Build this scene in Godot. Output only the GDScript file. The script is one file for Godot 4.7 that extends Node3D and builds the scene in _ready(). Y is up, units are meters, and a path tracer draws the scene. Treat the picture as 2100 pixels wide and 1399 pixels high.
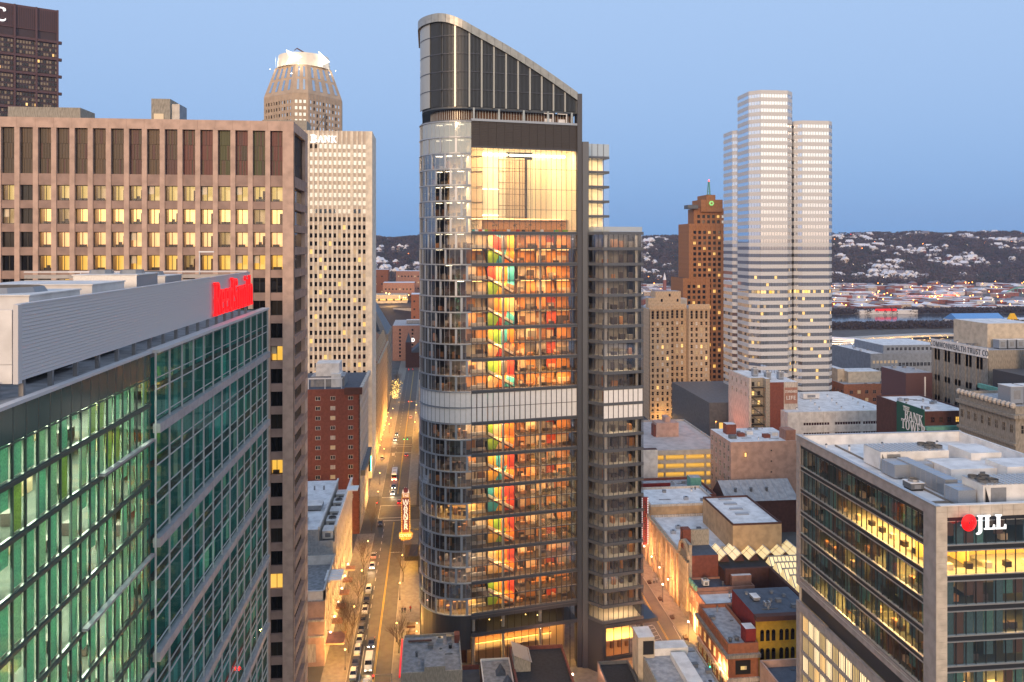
extends Node3D
# A downtown at dusk seen from a drone. World axes follow the street grid: x to the right of the avenue, -z along it, y up, metres.
# The camera hangs 105 m above the avenue, level, its lens shifted down, turned 6 degrees to the right of the avenue.

var M := {}
var rng := RandomNumberGenerator.new()
var taken := {}
var org := {}
var cache := {}
var tex := {}

class Surf:
	var v := PackedVector3Array()
	var n := PackedVector3Array()
	var i := PackedInt32Array()

class Shape:
	var s := {}
	var xf := Transform3D.IDENTITY
	func tri(m: String, a: Vector3, b: Vector3, c: Vector3) -> void:
		if not s.has(m): s[m] = Surf.new()
		var g: Surf = s[m]
		a = xf * a; b = xf * b; c = xf * c
		var nn := (b - a).cross(c - a).normalized()
		var k := g.v.size()
		g.v.append(a); g.v.append(b); g.v.append(c)
		g.n.append(nn); g.n.append(nn); g.n.append(nn)
		g.i.append(k); g.i.append(k + 2); g.i.append(k + 1)
	func q(m: String, a: Vector3, b: Vector3, c: Vector3, d: Vector3) -> void:   # counter-clockwise seen from outside
		if not s.has(m): s[m] = Surf.new()
		var g: Surf = s[m]
		a = xf * a; b = xf * b; c = xf * c; d = xf * d
		var nn := (c - a).cross(d - b).normalized()
		var k := g.v.size()
		g.v.append(a); g.v.append(b); g.v.append(c); g.v.append(d)
		g.n.append(nn); g.n.append(nn); g.n.append(nn); g.n.append(nn)
		g.i.append(k); g.i.append(k + 2); g.i.append(k + 1)
		g.i.append(k); g.i.append(k + 3); g.i.append(k + 2)
	func bx(m: String, x0: float, y0: float, z0: float, x1: float, y1: float, z1: float, top := "") -> void:
		var a := Vector3(x0, y0, z1); var b := Vector3(x1, y0, z1); var c := Vector3(x1, y1, z1); var d := Vector3(x0, y1, z1)
		var e := Vector3(x0, y0, z0); var f := Vector3(x1, y0, z0); var g := Vector3(x1, y1, z0); var h := Vector3(x0, y1, z0)
		q(m, a, b, c, d); q(m, b, f, g, c); q(m, f, e, h, g); q(m, e, a, d, h)
		q(top if top else m, d, c, g, h); q(m, e, f, b, a)
	func box(m: String, c: Vector3, z: Vector3) -> void:
		bx(m, c.x - z.x / 2, c.y - z.y / 2, c.z - z.z / 2, c.x + z.x / 2, c.y + z.y / 2, c.z + z.z / 2)
	func frustum(m: String, c: Vector3, b: Vector2, t: Vector2, h: float, shift := Vector2.ZERO, top := "") -> void:   # c: centre of the base
		var p := []
		for k in 2:
			var w: Vector2 = (t if k else b) / 2.0
			var o := c + Vector3(shift.x * k, h * k, shift.y * k)
			p.append_array([o + Vector3(-w.x, 0, w.y), o + Vector3(w.x, 0, w.y), o + Vector3(w.x, 0, -w.y), o + Vector3(-w.x, 0, -w.y)])
		for k in 4:
			var j := (k + 1) % 4
			q(m, p[k], p[j], p[4 + j], p[4 + k])
		q(top if top else m, p[4], p[5], p[6], p[7]); q(m, p[3], p[2], p[1], p[0])
	func prism(m: String, pts: PackedVector2Array, y0: float, y1: float, top := "", bottom := true) -> void:   # pts are (x, z); any winding
		var p := pts.duplicate()
		if Geometry2D.is_polygon_clockwise(p): p.reverse()
		# In (x, z) with z down the page this order runs so that walls face out
		var n := p.size()
		for k in n:
			var a: Vector2 = p[k]; var b: Vector2 = p[(k + 1) % n]
			q(m, Vector3(b.x, y0, b.y), Vector3(a.x, y0, a.y), Vector3(a.x, y1, a.y), Vector3(b.x, y1, b.y))
		var t := Geometry2D.triangulate_polygon(p)
		for k in range(0, t.size(), 3):
			var a: Vector2 = p[t[k]]; var b: Vector2 = p[t[k + 1]]; var c: Vector2 = p[t[k + 2]]
			if (b - a).cross(c - a) > 0: var w := b; b = c; c = w
			tri(top if top else m, Vector3(a.x, y1, a.y), Vector3(b.x, y1, b.y), Vector3(c.x, y1, c.y))
			if bottom: tri(m, Vector3(a.x, y0, a.y), Vector3(c.x, y0, c.y), Vector3(b.x, y0, b.y))
	func tube(m: String, a: Vector3, b: Vector3, r0: float, r1: float, n := 8, caps := true) -> void:
		var d := (b - a).normalized()
		var u := d.cross(Vector3.UP if absf(d.y) < 0.9 else Vector3.RIGHT).normalized()
		var w := u.cross(d)
		for k in n:
			var p := TAU * k / n; var r := TAU * (k + 1) / n
			var e := u * cos(p) + w * sin(p); var f := u * cos(r) + w * sin(r)
			q(m, a + f * r0, a + e * r0, b + e * r1, b + f * r1)
			if caps:
				tri(m, b, b + f * r1, b + e * r1); tri(m, a, a + e * r0, a + f * r0)
	func ball(m: String, c: Vector3, r: float, n := 8, sy := 1.0) -> void:
		var h := n / 2
		for j in h:
			for k in n:
				var p := []
				for w in [[j, k], [j, k + 1], [j + 1, k + 1], [j + 1, k]]:
					var t: float = PI * w[0] / h; var f: float = TAU * w[1] / n
					p.append(c + Vector3(sin(t) * cos(f), cos(t) * sy, sin(t) * sin(f)) * r)
				q(m, p[0], p[1], p[2], p[3])
	func bar(m: String, a: Vector3, b: Vector3, w: float, h: float) -> void:   # a beam from a to b, w wide, h high
		var d := b - a
		var z := d.normalized()
		var x := (Vector3.UP.cross(z) if absf(z.y) < 0.99 else Vector3.RIGHT).normalized()
		var y := z.cross(x)
		var keep := xf
		xf = keep * Transform3D(Basis(x, y, z), (a + b) / 2)
		bx(m, -w / 2, -h / 2, -d.length() / 2, w / 2, h / 2, d.length() / 2)
		xf = keep
	func mesh(mats: Dictionary) -> ArrayMesh:
		var o := ArrayMesh.new()
		for m in s:
			var g: Surf = s[m]
			var arr := []
			arr.resize(Mesh.ARRAY_MAX)
			arr[Mesh.ARRAY_VERTEX] = g.v; arr[Mesh.ARRAY_NORMAL] = g.n; arr[Mesh.ARRAY_INDEX] = g.i
			o.add_surface_from_arrays(Mesh.PRIMITIVE_TRIANGLES, arr)
			if not mats.has(m): printerr("no material ", m)
			o.surface_set_material(o.get_surface_count() - 1, mats[m])
		return o

func numbered(called: String) -> String:
	if not taken.has(called):
		taken[called] = 0
		return called
	taken[called] += 1
	return "%s_%03d" % [called, taken[called]]
func tag(o: Node, label: String, category: String, group := "") -> void:
	o.set_meta("label", label); o.set_meta("category", category)
	if group: o.set_meta("group", group)
func thing(called: String, label: String, category: String, at := Vector3.ZERO, group := "") -> Node3D:
	var o := Node3D.new()
	o.name = numbered(called); add_child(o); o.position = at; org[o] = at
	tag(o, label, category, group)
	return o
func put(parent: Node, called: String, sh: Shape) -> MeshInstance3D:   # a part drawn in world metres
	var o := MeshInstance3D.new()
	o.mesh = sh.mesh(M)
	o.name = called if parent != self else numbered(called)
	parent.add_child(o, true)
	if org.has(parent): o.position = -org[parent]
	org[o] = Vector3.ZERO
	return o
func inst(parent: Node, called: String, mesh: Mesh, t: Transform3D) -> MeshInstance3D:
	var o := MeshInstance3D.new()
	o.mesh = mesh; o.name = called
	parent.add_child(o, true)
	o.transform = t
	o.position -= org.get(parent, Vector3.ZERO)
	return o
func struct(called: String, sh: Shape) -> MeshInstance3D:
	var o := put(self, called, sh)
	o.set_meta("kind", "structure")
	return o
func stuff(o: Node) -> void: o.set_meta("kind", "stuff")
func boxmesh(m: String, z: Vector3) -> Mesh:
	var k := [m, z]
	if not cache.has(k):
		var b := Shape.new(); b.box(m, Vector3.ZERO, z); cache[k] = b.mesh(M)
	return cache[k]
func frame(o: Vector3, right: Vector3) -> Transform3D:   # a facade: x to the right seen from outside, y up, z out
	var r := right.normalized()
	return Transform3D(Basis(r, Vector3.UP, r.cross(Vector3.UP)), o)
func sub(o: Node3D, called: String) -> Node3D:   # a part that is made of pieces
	var p := Node3D.new()
	p.name = called; o.add_child(p, true); org[p] = org[o]
	return p
func pick(a: Array): return a[rng.randi() % a.size()]
func text(parent: Node, called: String, words: String, m: String, size: float, depth: float, t: Transform3D, face := "Droid Sans", weight := 700, w := 1.0) -> MeshInstance3D:
	var f := SystemFont.new()
	f.font_names = PackedStringArray([face]); f.font_weight = weight
	var tm := TextMesh.new()
	tm.font = f; tm.text = words; tm.font_size = 64; tm.pixel_size = size / 64.0; tm.depth = depth
	tm.material = M[m]
	var o := inst(parent, called, tm, t * Transform3D(Basis.from_scale(Vector3(w, 1, 1)), Vector3.ZERO))
	return o
func lamp(parent: Node, at: Vector3, color: Color, energy: float, size := 0.3, reach := 40.0) -> void:
	var l := OmniLight3D.new()
	l.name = "lamp_light"; l.light_color = color; l.light_energy = energy; l.light_size = size; l.omni_range = reach; l.omni_attenuation = 2.0; l.shadow_enabled = true
	parent.add_child(l, true); l.position = at - org.get(parent, Vector3.ZERO)
func panel_light(parent: Node, t: Transform3D, z: Vector2, color: Color, energy: float) -> void:   # shines along its own -z
	var l := AreaLight3D.new()
	l.name = "panel_light"; l.light_color = color; l.light_energy = energy; l.area_size = z; l.area_range = 40.0; l.shadow_enabled = true
	parent.add_child(l, true); l.transform = t; l.position -= org.get(parent, Vector3.ZERO)

# ---------------------------------------------------------------- materials
func noise_tex(called: String, freq: float, lo: float, hi: float, sx := 1, oct := 4, seed_ := 3, power := 1.0) -> void:
	var nz := FastNoiseLite.new()
	nz.seed = seed_; nz.noise_type = FastNoiseLite.TYPE_SIMPLEX_SMOOTH; nz.frequency = freq; nz.fractal_octaves = oct
	var src := nz.get_seamless_image(512, 512)
	src.convert(Image.FORMAT_L8)
	var im := Image.create(512, 512, false, Image.FORMAT_RGB8)
	for y in 512:
		for x in 512:
			var v: float = src.get_pixel((x * sx) % 512, y).r
			v = lo + (hi - lo) * pow(v, power)
			im.set_pixel(x, y, Color(v, v, v))
	tex[called] = ImageTexture.create_from_image(im)
func mat(key: String, c: Color, rough := 0.8, metal := 0.0, t := "", scale := 0.1) -> StandardMaterial3D:
	var m := StandardMaterial3D.new()
	m.resource_name = key; m.albedo_color = c.linear_to_srgb(); m.roughness = rough; m.metallic = metal
	if t:
		m.albedo_texture = tex[t]; m.uv1_triplanar = true; m.uv1_world_triplanar = true; m.uv1_scale = Vector3.ONE * scale
	M[key] = m
	return m
func glow(key: String, c: Color, energy := 1.0, base := Color(0.3, 0.3, 0.3), rough := 0.4) -> void:
	var m := mat(key, base, rough)
	m.emission_enabled = true; m.emission = c.linear_to_srgb(); m.emission_energy_multiplier = energy
func pane(key: String, c: Color, alpha: float, metal := 0.0, rough := 0.03, spec := 0.5) -> void:
	var m := mat(key, c, rough, metal)
	m.metallic_specular = spec; m.albedo_color.a = alpha; m.transparency = BaseMaterial3D.TRANSPARENCY_ALPHA
func coated(key: String, c: Color, share: float) -> void:   # reflective coated glass: that share of the light is mirrored, the rest passes
	var m := mat(key, c, 0.03, 1.0, "smooth", 0.05)
	m.albedo_color.a = share; m.transparency = BaseMaterial3D.TRANSPARENCY_ALPHA
func materials() -> void:
	noise_tex("smooth", 0.01, 0.96, 1.0, 1, 2, 4)
	noise_tex("fine", 0.08, 0.82, 1.08, 1, 4, 3)
	noise_tex("blotch", 0.012, 0.86, 1.06, 1, 5, 5)
	noise_tex("streak", 0.02, 0.74, 1.1, 6, 4, 9)
	noise_tex("patchy", 0.02, 0.78, 1.08, 1, 5, 11, 1.1)
	mat("asphalt", Color(0.095, 0.088, 0.08), 0.75, 0, "blotch", 0.05)
	mat("asphalt_far", Color(0.10, 0.095, 0.09), 0.9, 0, "patchy", 0.006)
	mat("pavement", Color(0.24, 0.215, 0.185), 0.85, 0, "blotch", 0.08)
	mat("kerb", Color(0.33, 0.31, 0.28), 0.85)
	mat("paint", Color(0.62, 0.60, 0.55), 0.7, 0, "fine", 0.5)
	mat("yellow_paint", Color(0.60, 0.38, 0.03), 0.7, 0, "fine", 0.5)
	mat("granite", Color(0.54, 0.385, 0.315), 0.75, 0, "blotch", 0.06)
	mat("granite_dark", Color(0.34, 0.235, 0.20), 0.75, 0, "blotch", 0.06)
	mat("granite_joint", Color(0.13, 0.085, 0.07), 0.9)
	mat("recess", Color(0.03, 0.025, 0.022), 0.9)
	mat("dark_glass", Color(0.010, 0.010, 0.012), 0.04)
	mat("dim_glass", Color(0.035, 0.03, 0.025), 0.05)
	mat("sky_glass", Color(0.55, 0.58, 0.62), 0.03, 1.0)
	mat("bronze_glass", Color(0.20, 0.15, 0.11), 0.04, 0.6)
	mat("silver", Color(0.52, 0.53, 0.55), 0.35, 0.6, "fine", 0.2)
	mat("white_metal", Color(0.72, 0.71, 0.70), 0.5, 0, "blotch", 0.05)
	mat("white_paint", Color(0.72, 0.72, 0.73), 0.6)
	mat("grey_metal", Color(0.27, 0.28, 0.30), 0.45, 0.3, "blotch", 0.1)
	mat("lead", Color(0.13, 0.14, 0.155), 0.5, 0.2, "blotch", 0.07)
	mat("charcoal", Color(0.050, 0.054, 0.064), 0.45, 0.2)
	mat("black", Color(0.012, 0.012, 0.014), 0.5)
	mat("galvanised", Color(0.42, 0.46, 0.52), 0.4, 0.6, "fine", 0.15)
	mat("snow_roof", Color(0.70, 0.71, 0.73), 0.9, 0, "blotch", 0.04)
	mat("dusty_roof", Color(0.40, 0.41, 0.44), 0.9, 0, "patchy", 0.05)
	mat("slate_roof", Color(0.075, 0.095, 0.13), 0.8, 0, "blotch", 0.08)
	mat("tar_roof", Color(0.022, 0.024, 0.03), 0.85, 0, "patchy", 0.09)
	mat("grey_roof", Color(0.28, 0.29, 0.31), 0.9, 0, "patchy", 0.06)
	mat("beige_roof", Color(0.50, 0.44, 0.42), 0.9, 0, "blotch", 0.03)
	mat("concrete", Color(0.44, 0.42, 0.39), 0.85, 0, "blotch", 0.05)
	mat("pale_concrete", Color(0.56, 0.51, 0.46), 0.85, 0, "streak", 0.03)
	mat("limestone", Color(0.50, 0.40, 0.29), 0.85, 0, "streak", 0.05)
	mat("pink_wall", Color(0.50, 0.33, 0.27), 0.9, 0, "blotch", 0.05)
	mat("beige_wall", Color(0.46, 0.32, 0.19), 0.85, 0, "blotch", 0.06)
	mat("stained_wall", Color(0.36, 0.33, 0.28), 0.9, 0, "streak", 0.08)
	mat("brick", Color(0.20, 0.062, 0.042), 0.9, 0, "blotch", 0.12)
	mat("brick_orange", Color(0.30, 0.115, 0.06), 0.9, 0, "blotch", 0.1)
	mat("brick_dark", Color(0.085, 0.035, 0.028), 0.9, 0, "blotch", 0.1)
	mat("brick_pale", Color(0.36, 0.19, 0.14), 0.9, 0, "blotch", 0.08)
	mat("deco_stone", Color(0.36, 0.165, 0.075), 0.85, 0, "streak", 0.04)
	mat("grey_stone", Color(0.30, 0.275, 0.24), 0.85, 0, "streak", 0.05)
	mat("blue_metal", Color(0.20, 0.235, 0.29), 0.6, 0, "blotch", 0.05)
	mat("copper_green", Color(0.13, 0.36, 0.31), 0.8, 0, "blotch", 0.1)
	mat("sign_green", Color(0.012, 0.09, 0.06), 0.8, 0, "fine", 0.1)
	mat("red_wall", Color(0.20, 0.018, 0.018), 0.85, 0, "blotch", 0.1)
	mat("yellow_wall", Color(0.42, 0.26, 0.022), 0.85, 0, "blotch", 0.1)
	mat("steel_brown", Color(0.10, 0.052, 0.060), 0.7, 0, "fine", 0.1)
	mat("steel_dark", Color(0.045, 0.030, 0.038), 0.7)
	mat("tyre", Color(0.015, 0.015, 0.015), 0.9)
	mat("bark", Color(0.09, 0.065, 0.045), 0.95)
	mat("wood_hill", Color(0.050, 0.047, 0.055), 0.95, 0, "patchy", 0.01)
	mat("winter_crown", Color(0.040, 0.036, 0.042), 0.95)
	mat("evergreen", Color(0.020, 0.040, 0.028), 0.95)
	mat("river_water", Color(0.03, 0.04, 0.05), 0.12)
	for k in [["maroon", Color(0.085, 0.016, 0.02)], ["bronze", Color(0.045, 0.030, 0.022)], ["olive", Color(0.030, 0.042, 0.012)], ["plum", Color(0.050, 0.014, 0.022)], ["umber", Color(0.060, 0.035, 0.022)], ["soot", Color(0.030, 0.022, 0.018)]]:
		mat("slat_" + k[0], k[1], 0.5, 0.1)
	# things that give off light
	glow("lit_cream", Color(1.0, 0.74, 0.36), 1.45)
	glow("lit_amber", Color(1.0, 0.56, 0.13), 1.2)
	glow("lit_gold", Color(0.95, 0.50, 0.05), 0.9)
	glow("lit_dim", Color(0.55, 0.30, 0.05), 0.45)
	glow("lit_olive", Color(0.60, 0.38, 0.07), 0.85)
	glow("lit_pale", Color(1.0, 0.93, 0.72), 1.05)
	glow("lamp_warm", Color(1.0, 0.60, 0.16), 9.0)
	glow("lamp_pink", Color(1.0, 0.62, 0.45), 14.0)
	glow("lamp_orange", Color(1.0, 0.26, 0.035), 18.0)
	glow("lamp_white", Color(1.0, 0.78, 0.5), 10.0)
	glow("tube_warm", Color(1.0, 0.56, 0.16), 6.0)
	glow("tube_white", Color(1.0, 0.84, 0.55), 6.0)
	glow("sign_red", Color(1.0, 0.01, 0.015), 0.95, Color(0.3, 0.0, 0.0))
	glow("sign_white", Color(1.0, 0.97, 0.95), 1.3)
	glow("sign_logo_green", Color(0.15, 0.75, 0.05), 0.7)
	glow("sign_yellow", Color(1.0, 0.55, 0.05), 1.5)
	glow("signal_red", Color(1.0, 0.02, 0.01), 8.0)
	glow("signal_green", Color(0.02, 1.0, 0.35), 6.0)
	glow("headlight", Color(1.0, 0.85, 0.65), 18.0)
	glow("taillight", Color(1.0, 0.02, 0.01), 5.0)

# ---------------------------------------------------------------- sky, sun, camera
func sky_at(e: float, a: float) -> Color:   # e: height, a: angle from the sunset, radians
	var t := 1.0 - exp(-maxf(e, 0.0) / 0.16)
	var c := Vector3(0.135, 0.305, 0.585).lerp(Vector3(0.355, 0.50, 0.745), t)
	var west := exp(-pow(a / 1.15, 2.0)) * exp(-pow(maxf(e, 0.0) / 0.75, 1.5))
	var low := exp(-maxf(e, 0.0) / 0.06)
	var warm := Vector3(1.45, 1.30, 1.06).lerp(Vector3(1.25, 0.86, 0.56), low)
	c = c.lerp(warm, west)
	if e < 0.0: c = c.lerp(Vector3(0.08, 0.08, 0.09), minf(1.0, -e / 0.012))
	return Color(c.x, c.y, c.z)
func light_and_camera() -> void:
	var cam := Camera3D.new()
	cam.name = "camera"
	cam.projection = Camera3D.PROJECTION_FRUSTUM
	cam.near = 1.0; cam.far = 9000.0
	cam.size = 1399.0 / 1600.0
	cam.frustum_offset = Vector2(0, -194.5 / 1600.0)
	add_child(cam)
	cam.position = Vector3(0, 105, 0)
	cam.rotation.y = deg_to_rad(-6.0)
	cam.current = true
	var im := Image.create(512, 256, false, Image.FORMAT_RGBF)
	for y in 256:
		for x in 512:
			var u := (x + 0.5) / 512.0
			im.set_pixel(x, y, sky_at(PI / 2 - PI * (y + 0.5) / 256.0, absf(u - 0.5) * TAU))
	var sm := PanoramaSkyMaterial.new()
	sm.panorama = ImageTexture.create_from_image(im)
	var env := Environment.new()
	env.background_mode = Environment.BG_SKY
	env.sky = Sky.new(); env.sky.sky_material = sm
	env.background_energy_multiplier = 1.0
	env.tonemap_mode = Environment.TONE_MAPPER_LINEAR
	env.tonemap_exposure = 1.25
	env.fog_enabled = true; env.fog_density = 0.00007; env.fog_light_color = Color(0.74, 0.78, 0.93)
	env.sdfgi_enabled = true; env.ssao_enabled = true; env.ssil_enabled = true
	var we := WorldEnvironment.new()
	we.name = "world_environment"; we.environment = env
	add_child(we)
	var sun := DirectionalLight3D.new()
	sun.name = "sun"; sun.light_energy = 0.6; sun.light_color = Color(1.0, 0.82, 0.64); sun.light_angular_distance = 14.0; sun.shadow_enabled = true
	add_child(sun)
	sun.look_at_from_position(Vector3(-0.35, 0.22, 1.0), Vector3.ZERO)

# ---------------------------------------------------------------- the main tower
const TR := Vector3(36.5, 0, -192.0)
const TF := Vector3(9.8, 0, -187.0)
const TC := Vector3(7.9, 0, -197.22)
const TRAD := 10.4
func arc_dir(k: float) -> Vector3:   # outward normal at step k of 14 round the corner
	var a := deg_to_rad(10.6 - 100.6 * k / 14.0)
	return Vector3(sin(a), 0, cos(a))
func tower_outline(inset: float, back := 30.0) -> PackedVector2Array:
	var p := PackedVector2Array()
	var n := arc_dir(0)
	var r := TR - n * inset
	p.append(Vector2(r.x, r.z))
	for k in 15:
		var c := TC + arc_dir(k) * (TRAD - inset)
		p.append(Vector2(c.x, c.z))
	p.append(Vector2(-2.5 + inset, -197.2 - back)); p.append(Vector2(TR.x, TR.z - back + 5))
	return p
func crest(s: float) -> float:   # height of the crown along the path from the right end of the front, s in metres
	if s < 27.15: return 143.3 + 14.6 * (s / 27.15) + 0.7 * sin(PI * s / 27.15)
	var t := clampf((s - 27.15) / 9.0, 0, 1)
	return 157.9 + 3.1 * sin(t * PI / 2)
func path(s: float) -> Array:   # [point, outward normal]
	var n0 := arc_dir(0)
	if s < 27.15: return [TR.lerp(TF, s / 27.15), n0]
	var k := (s - 27.15) / (18.26 / 14.0)
	if k < 14.0: return [TC + arc_dir(k) * TRAD, arc_dir(k)]
	return [TC + Vector3(-TRAD, 0, -(s - 45.41)), Vector3(-1, 0, 0)]
func pane_mesh(glass: String, bar: String, w: float, h: float, t := 0.05, d := 0.12) -> Mesh:
	var k := [glass, bar, w, h, t]
	if not cache.has(k):
		var b := Shape.new()
		b.q(glass, Vector3(0, 0, 0), Vector3(w, 0, 0), Vector3(w, h, 0), Vector3(0, h, 0))
		b.bx(bar, 0, 0, -d / 2, t, h, d / 2)
		b.bx(bar, t, 0, -d / 2, w, t, d / 2)
		cache[k] = b.mesh(M)
	return cache[k]
func tower() -> void:
	mat("tower_metal", Color(0.065, 0.072, 0.09), 0.45, 0.3)
	mat("tower_band", Color(0.12, 0.13, 0.15), 0.4, 0.35)
	mat("tower_sill", Color(0.33, 0.37, 0.43), 0.4, 0.3)
	mat("tower_white", Color(0.80, 0.80, 0.81), 0.5, 0, "smooth", 0.15)
	mat("tower_silver", Color(0.42, 0.45, 0.46), 0.3, 0.55, "blotch", 0.08)
	mat("tower_rim", Color(0.36, 0.37, 0.36), 0.4, 0.45, "blotch", 0.1)
	mat("tower_fin", Color(0.085, 0.10, 0.12), 0.45, 0.3)
	mat("crown_strip", Color(0.40, 0.40, 0.37), 0.35, 0.4)
	mat("louvre_slat", Color(0.060, 0.052, 0.050), 0.5, 0.2)
	mat("ceiling", Color(0.40, 0.36, 0.31), 0.9); mat("carpet", Color(0.06, 0.045, 0.035), 0.95)
	mat("room_amber", Color(0.55, 0.24, 0.07), 0.8)
	mat("room_wood", Color(0.36, 0.17, 0.07), 0.8)
	mat("room_brown", Color(0.10, 0.05, 0.03), 0.8)
	mat("room_grey", Color(0.20, 0.18, 0.16), 0.8)
	mat("room_beige", Color(0.52, 0.38, 0.24), 0.8)
	mat("room_red", Color(0.42, 0.06, 0.02), 0.8)
	mat("room_cream", Color(0.78, 0.66, 0.46), 0.8)
	mat("furniture", Color(0.06, 0.045, 0.04), 0.7)
	for k in [["lime", Color(0.25, 0.44, 0.04)], ["orange", Color(0.68, 0.20, 0.02)], ["red", Color(0.56, 0.06, 0.03)], ["yellow", Color(0.68, 0.40, 0.05)], ["teal", Color(0.05, 0.36, 0.42)], ["sand", Color(0.70, 0.48, 0.22)], ["taupe", Color(0.16, 0.11, 0.07)]]:
		mat("mural_" + k[0], k[1], 0.8)
	coated("tower_glass", Color(0.80, 0.84, 0.90), 0.17)
	coated("corner_glass", Color(0.85, 0.90, 0.97), 0.3)
	coated("hall_glass", Color(0.9, 0.9, 0.9), 0.10)
	coated("annex_glass", Color(0.72, 0.80, 0.92), 0.2)
	pane("frost_glass", Color(0.42, 0.46, 0.46), 0.75, 0.3)
	var o := thing("office_tower", "dark glass office tower with sloped crown, rounded corner and orange lit atrium floors", "skyscraper", Vector3(18, 0, -205))
	var fr := frame(TF, TR - TF)
	var n0 := arc_dir(0)
	var W := 27.15
	var lv := []
	for k in 32: lv.append(16.6 + 3.816 * k)    # lv[24] = 108.2, lv[31] = 134.9
	# floors
	var sl := Shape.new()
	sl.prism("ceiling", tower_outline(0.45), -0.12, 0.12, "carpet")
	var slab := sl.mesh(M)
	var np := PackedVector2Array()
	for v in [[W, -0.45], [11.9, -0.45], [11.9, -3.6], [4.8, -3.6], [4.8, -0.45], [0.0, -0.45]]:
		var e := fr * Vector3(v[0], 0, v[1])
		np.append(Vector2(e.x, e.z))
	var whole := tower_outline(0.45)
	for k in range(2, whole.size()): np.append(whole[k])
	var sn := Shape.new()
	sn.prism("ceiling", np, -0.12, 0.12, "carpet")
	var notched := sn.mesh(M)
	for k in 32:
		if k < 24 and k % 2 == 1: inst(o, "floor_slab", notched, Transform3D(Basis(), Vector3(0, lv[k], 0)))
		elif k <= 24 or k == 31: inst(o, "floor_slab", slab, Transform3D(Basis(), Vector3(0, lv[k], 0)))
	# corner-only floors beside the tall hall
	var cs := Shape.new()
	var cp := PackedVector2Array()
	for k in 15:
		var c := TC + arc_dir(k) * (TRAD - 0.45)
		cp.append(Vector2(c.x, c.z))
	cp.append(Vector2(-2.0, -212)); cp.append(Vector2(6.2, -212))
	cs.prism("ceiling", cp, -0.2, 0.2, "carpet")
	var cslab := cs.mesh(M)
	for k in range(25, 31): inst(o, "floor_slab", cslab, Transform3D(Basis(), Vector3(0, lv[k], 0)))
	# rooms behind the front glass
	var seg := [[0.0, 2.2], [2.2, 4.9], [11.8, 13.0], [13.0, 15.2], [15.2, 17.9], [17.9, 20.6], [20.6, 23.2], [23.2, 27.1]]
	for k in 24:
		var b := Shape.new(); b.xf = fr
		for g in seg.size():
			var c: String = pick(["room_amber", "room_beige", "room_beige", "room_grey", "room_amber", "room_cream", "room_wood"] if g < 6 else ["room_amber", "room_beige", "room_amber"])
			if g == 2: c = "room_brown"
			if g == 6: c = pick(["room_red", "room_amber", "room_red"])
			var dz := -4.2 - 1.5 * ((g * 7 + k) % 3) * 0.5
			b.bx(c, seg[g][0], lv[k] + 0.2, dz - 0.3, seg[g][1] - 0.03, lv[k + 1] - 0.2, dz)
			if (g + k) % 2: b.bx(pick(["room_brown", "furniture", "room_beige", "room_grey"]), seg[g][0] + 0.4, lv[k] + 0.2, dz, seg[g][1] - 0.5, lv[k] + 1.2 + 1.2 * rng.randf(), dz + 0.5)
		for g in 5:
			var x := 12.2 + 2.8 * g + 1.5 * rng.randf()
			b.bx(pick(["room_wood", "furniture", "room_wood"]), x, lv[k] + 0.2, -3.4, x + 1.4, lv[k] + 0.9, -2.7)
			if g % 3 == 0: b.bx("room_beige", x, lv[k] + 0.9, -3.2, x + 0.7, lv[k] + 1.4, -3.1)
		b.bx("ceiling", 0.6, lv[k] + 0.2, -3.3, 4.4, lv[k] + 1.0, -3.0)
		b.bx("room_cream", 0, lv[k] + 0.2, -12, W, lv[k + 1] - 0.2, -11.8)
		put(o, "office_interior", b)
		var warm := (1.0 if k >= 14 else (0.65 if k >= 7 else 0.45)) * (0.7 + 0.6 * rng.randf())
		var up: bool = k >= 14
		for g in 4:
			var x: float = [1.0, 13.4, 18.0, 22.6][g]
			if up or (k + g) % 3 == 0:
				var s := Shape.new(); s.xf = fr
				s.bx("tube_warm", x, lv[k + 1] - 0.34, -2.9, x + (3.4 if g else 2.4), lv[k + 1] - 0.26, -2.75)
				put(o, "ceiling_light", s)
		panel_light(o, fr * Transform3D(Basis(Vector3.RIGHT, -PI / 2), Vector3(W * 0.55, lv[k + 1] - 0.45, -2.4)), Vector2(22, 0.6), Color(1.00, 0.74, 0.46), 185.0 * warm)
	# coloured wall with the stair, one to each pair of floors
	var cols := ["lime", "orange", "red", "yellow", "teal", "sand", "taupe"]
	var seqs := [["lime", "yellow", "orange", "red"], ["sand", "yellow", "orange", "red"], ["yellow", "lime", "orange", "red"], ["teal", "yellow", "red", "red"], ["yellow", "teal", "orange", "red"], ["lime", "sand", "orange", "orange"]]
	for k in 12:
		var y0: float = lv[2 * k] + 0.2; var y1: float = lv[2 * k + 2] - 0.2; var ym := (y0 + y1) / 2
		var b := Shape.new(); b.xf = fr
		var c := []
		for g in 7: c.append("mural_" + (seqs[k % 6][g % 4] if k < 6 else cols[(k * 3 + g * (2 + k % 3)) % 7]))
		var x0 := 4.9; var x2 := 11.8; var z := -3.4
		var sk: float = [0.0, 0.6, -0.5][k % 3]
		var h := y1 - y0
		var f := func(u, v): return Vector3(lerpf(x0, x2, u), y0 + h * v, z)
		b.q(c[0], f.call(0, 0.42), f.call(0.26 + sk * 0.1, 0.52), f.call(0.26 + sk * 0.1, 1), f.call(0, 1))
		b.q(c[1], f.call(0.26 + sk * 0.1, 0.52), f.call(0.5, 0.36), f.call(0.5, 0.86), f.call(0.26 + sk * 0.1, 1))
		b.tri(c[5], f.call(0.26 + sk * 0.1, 1), f.call(0.5, 0.86), f.call(0.5, 1))
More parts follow.
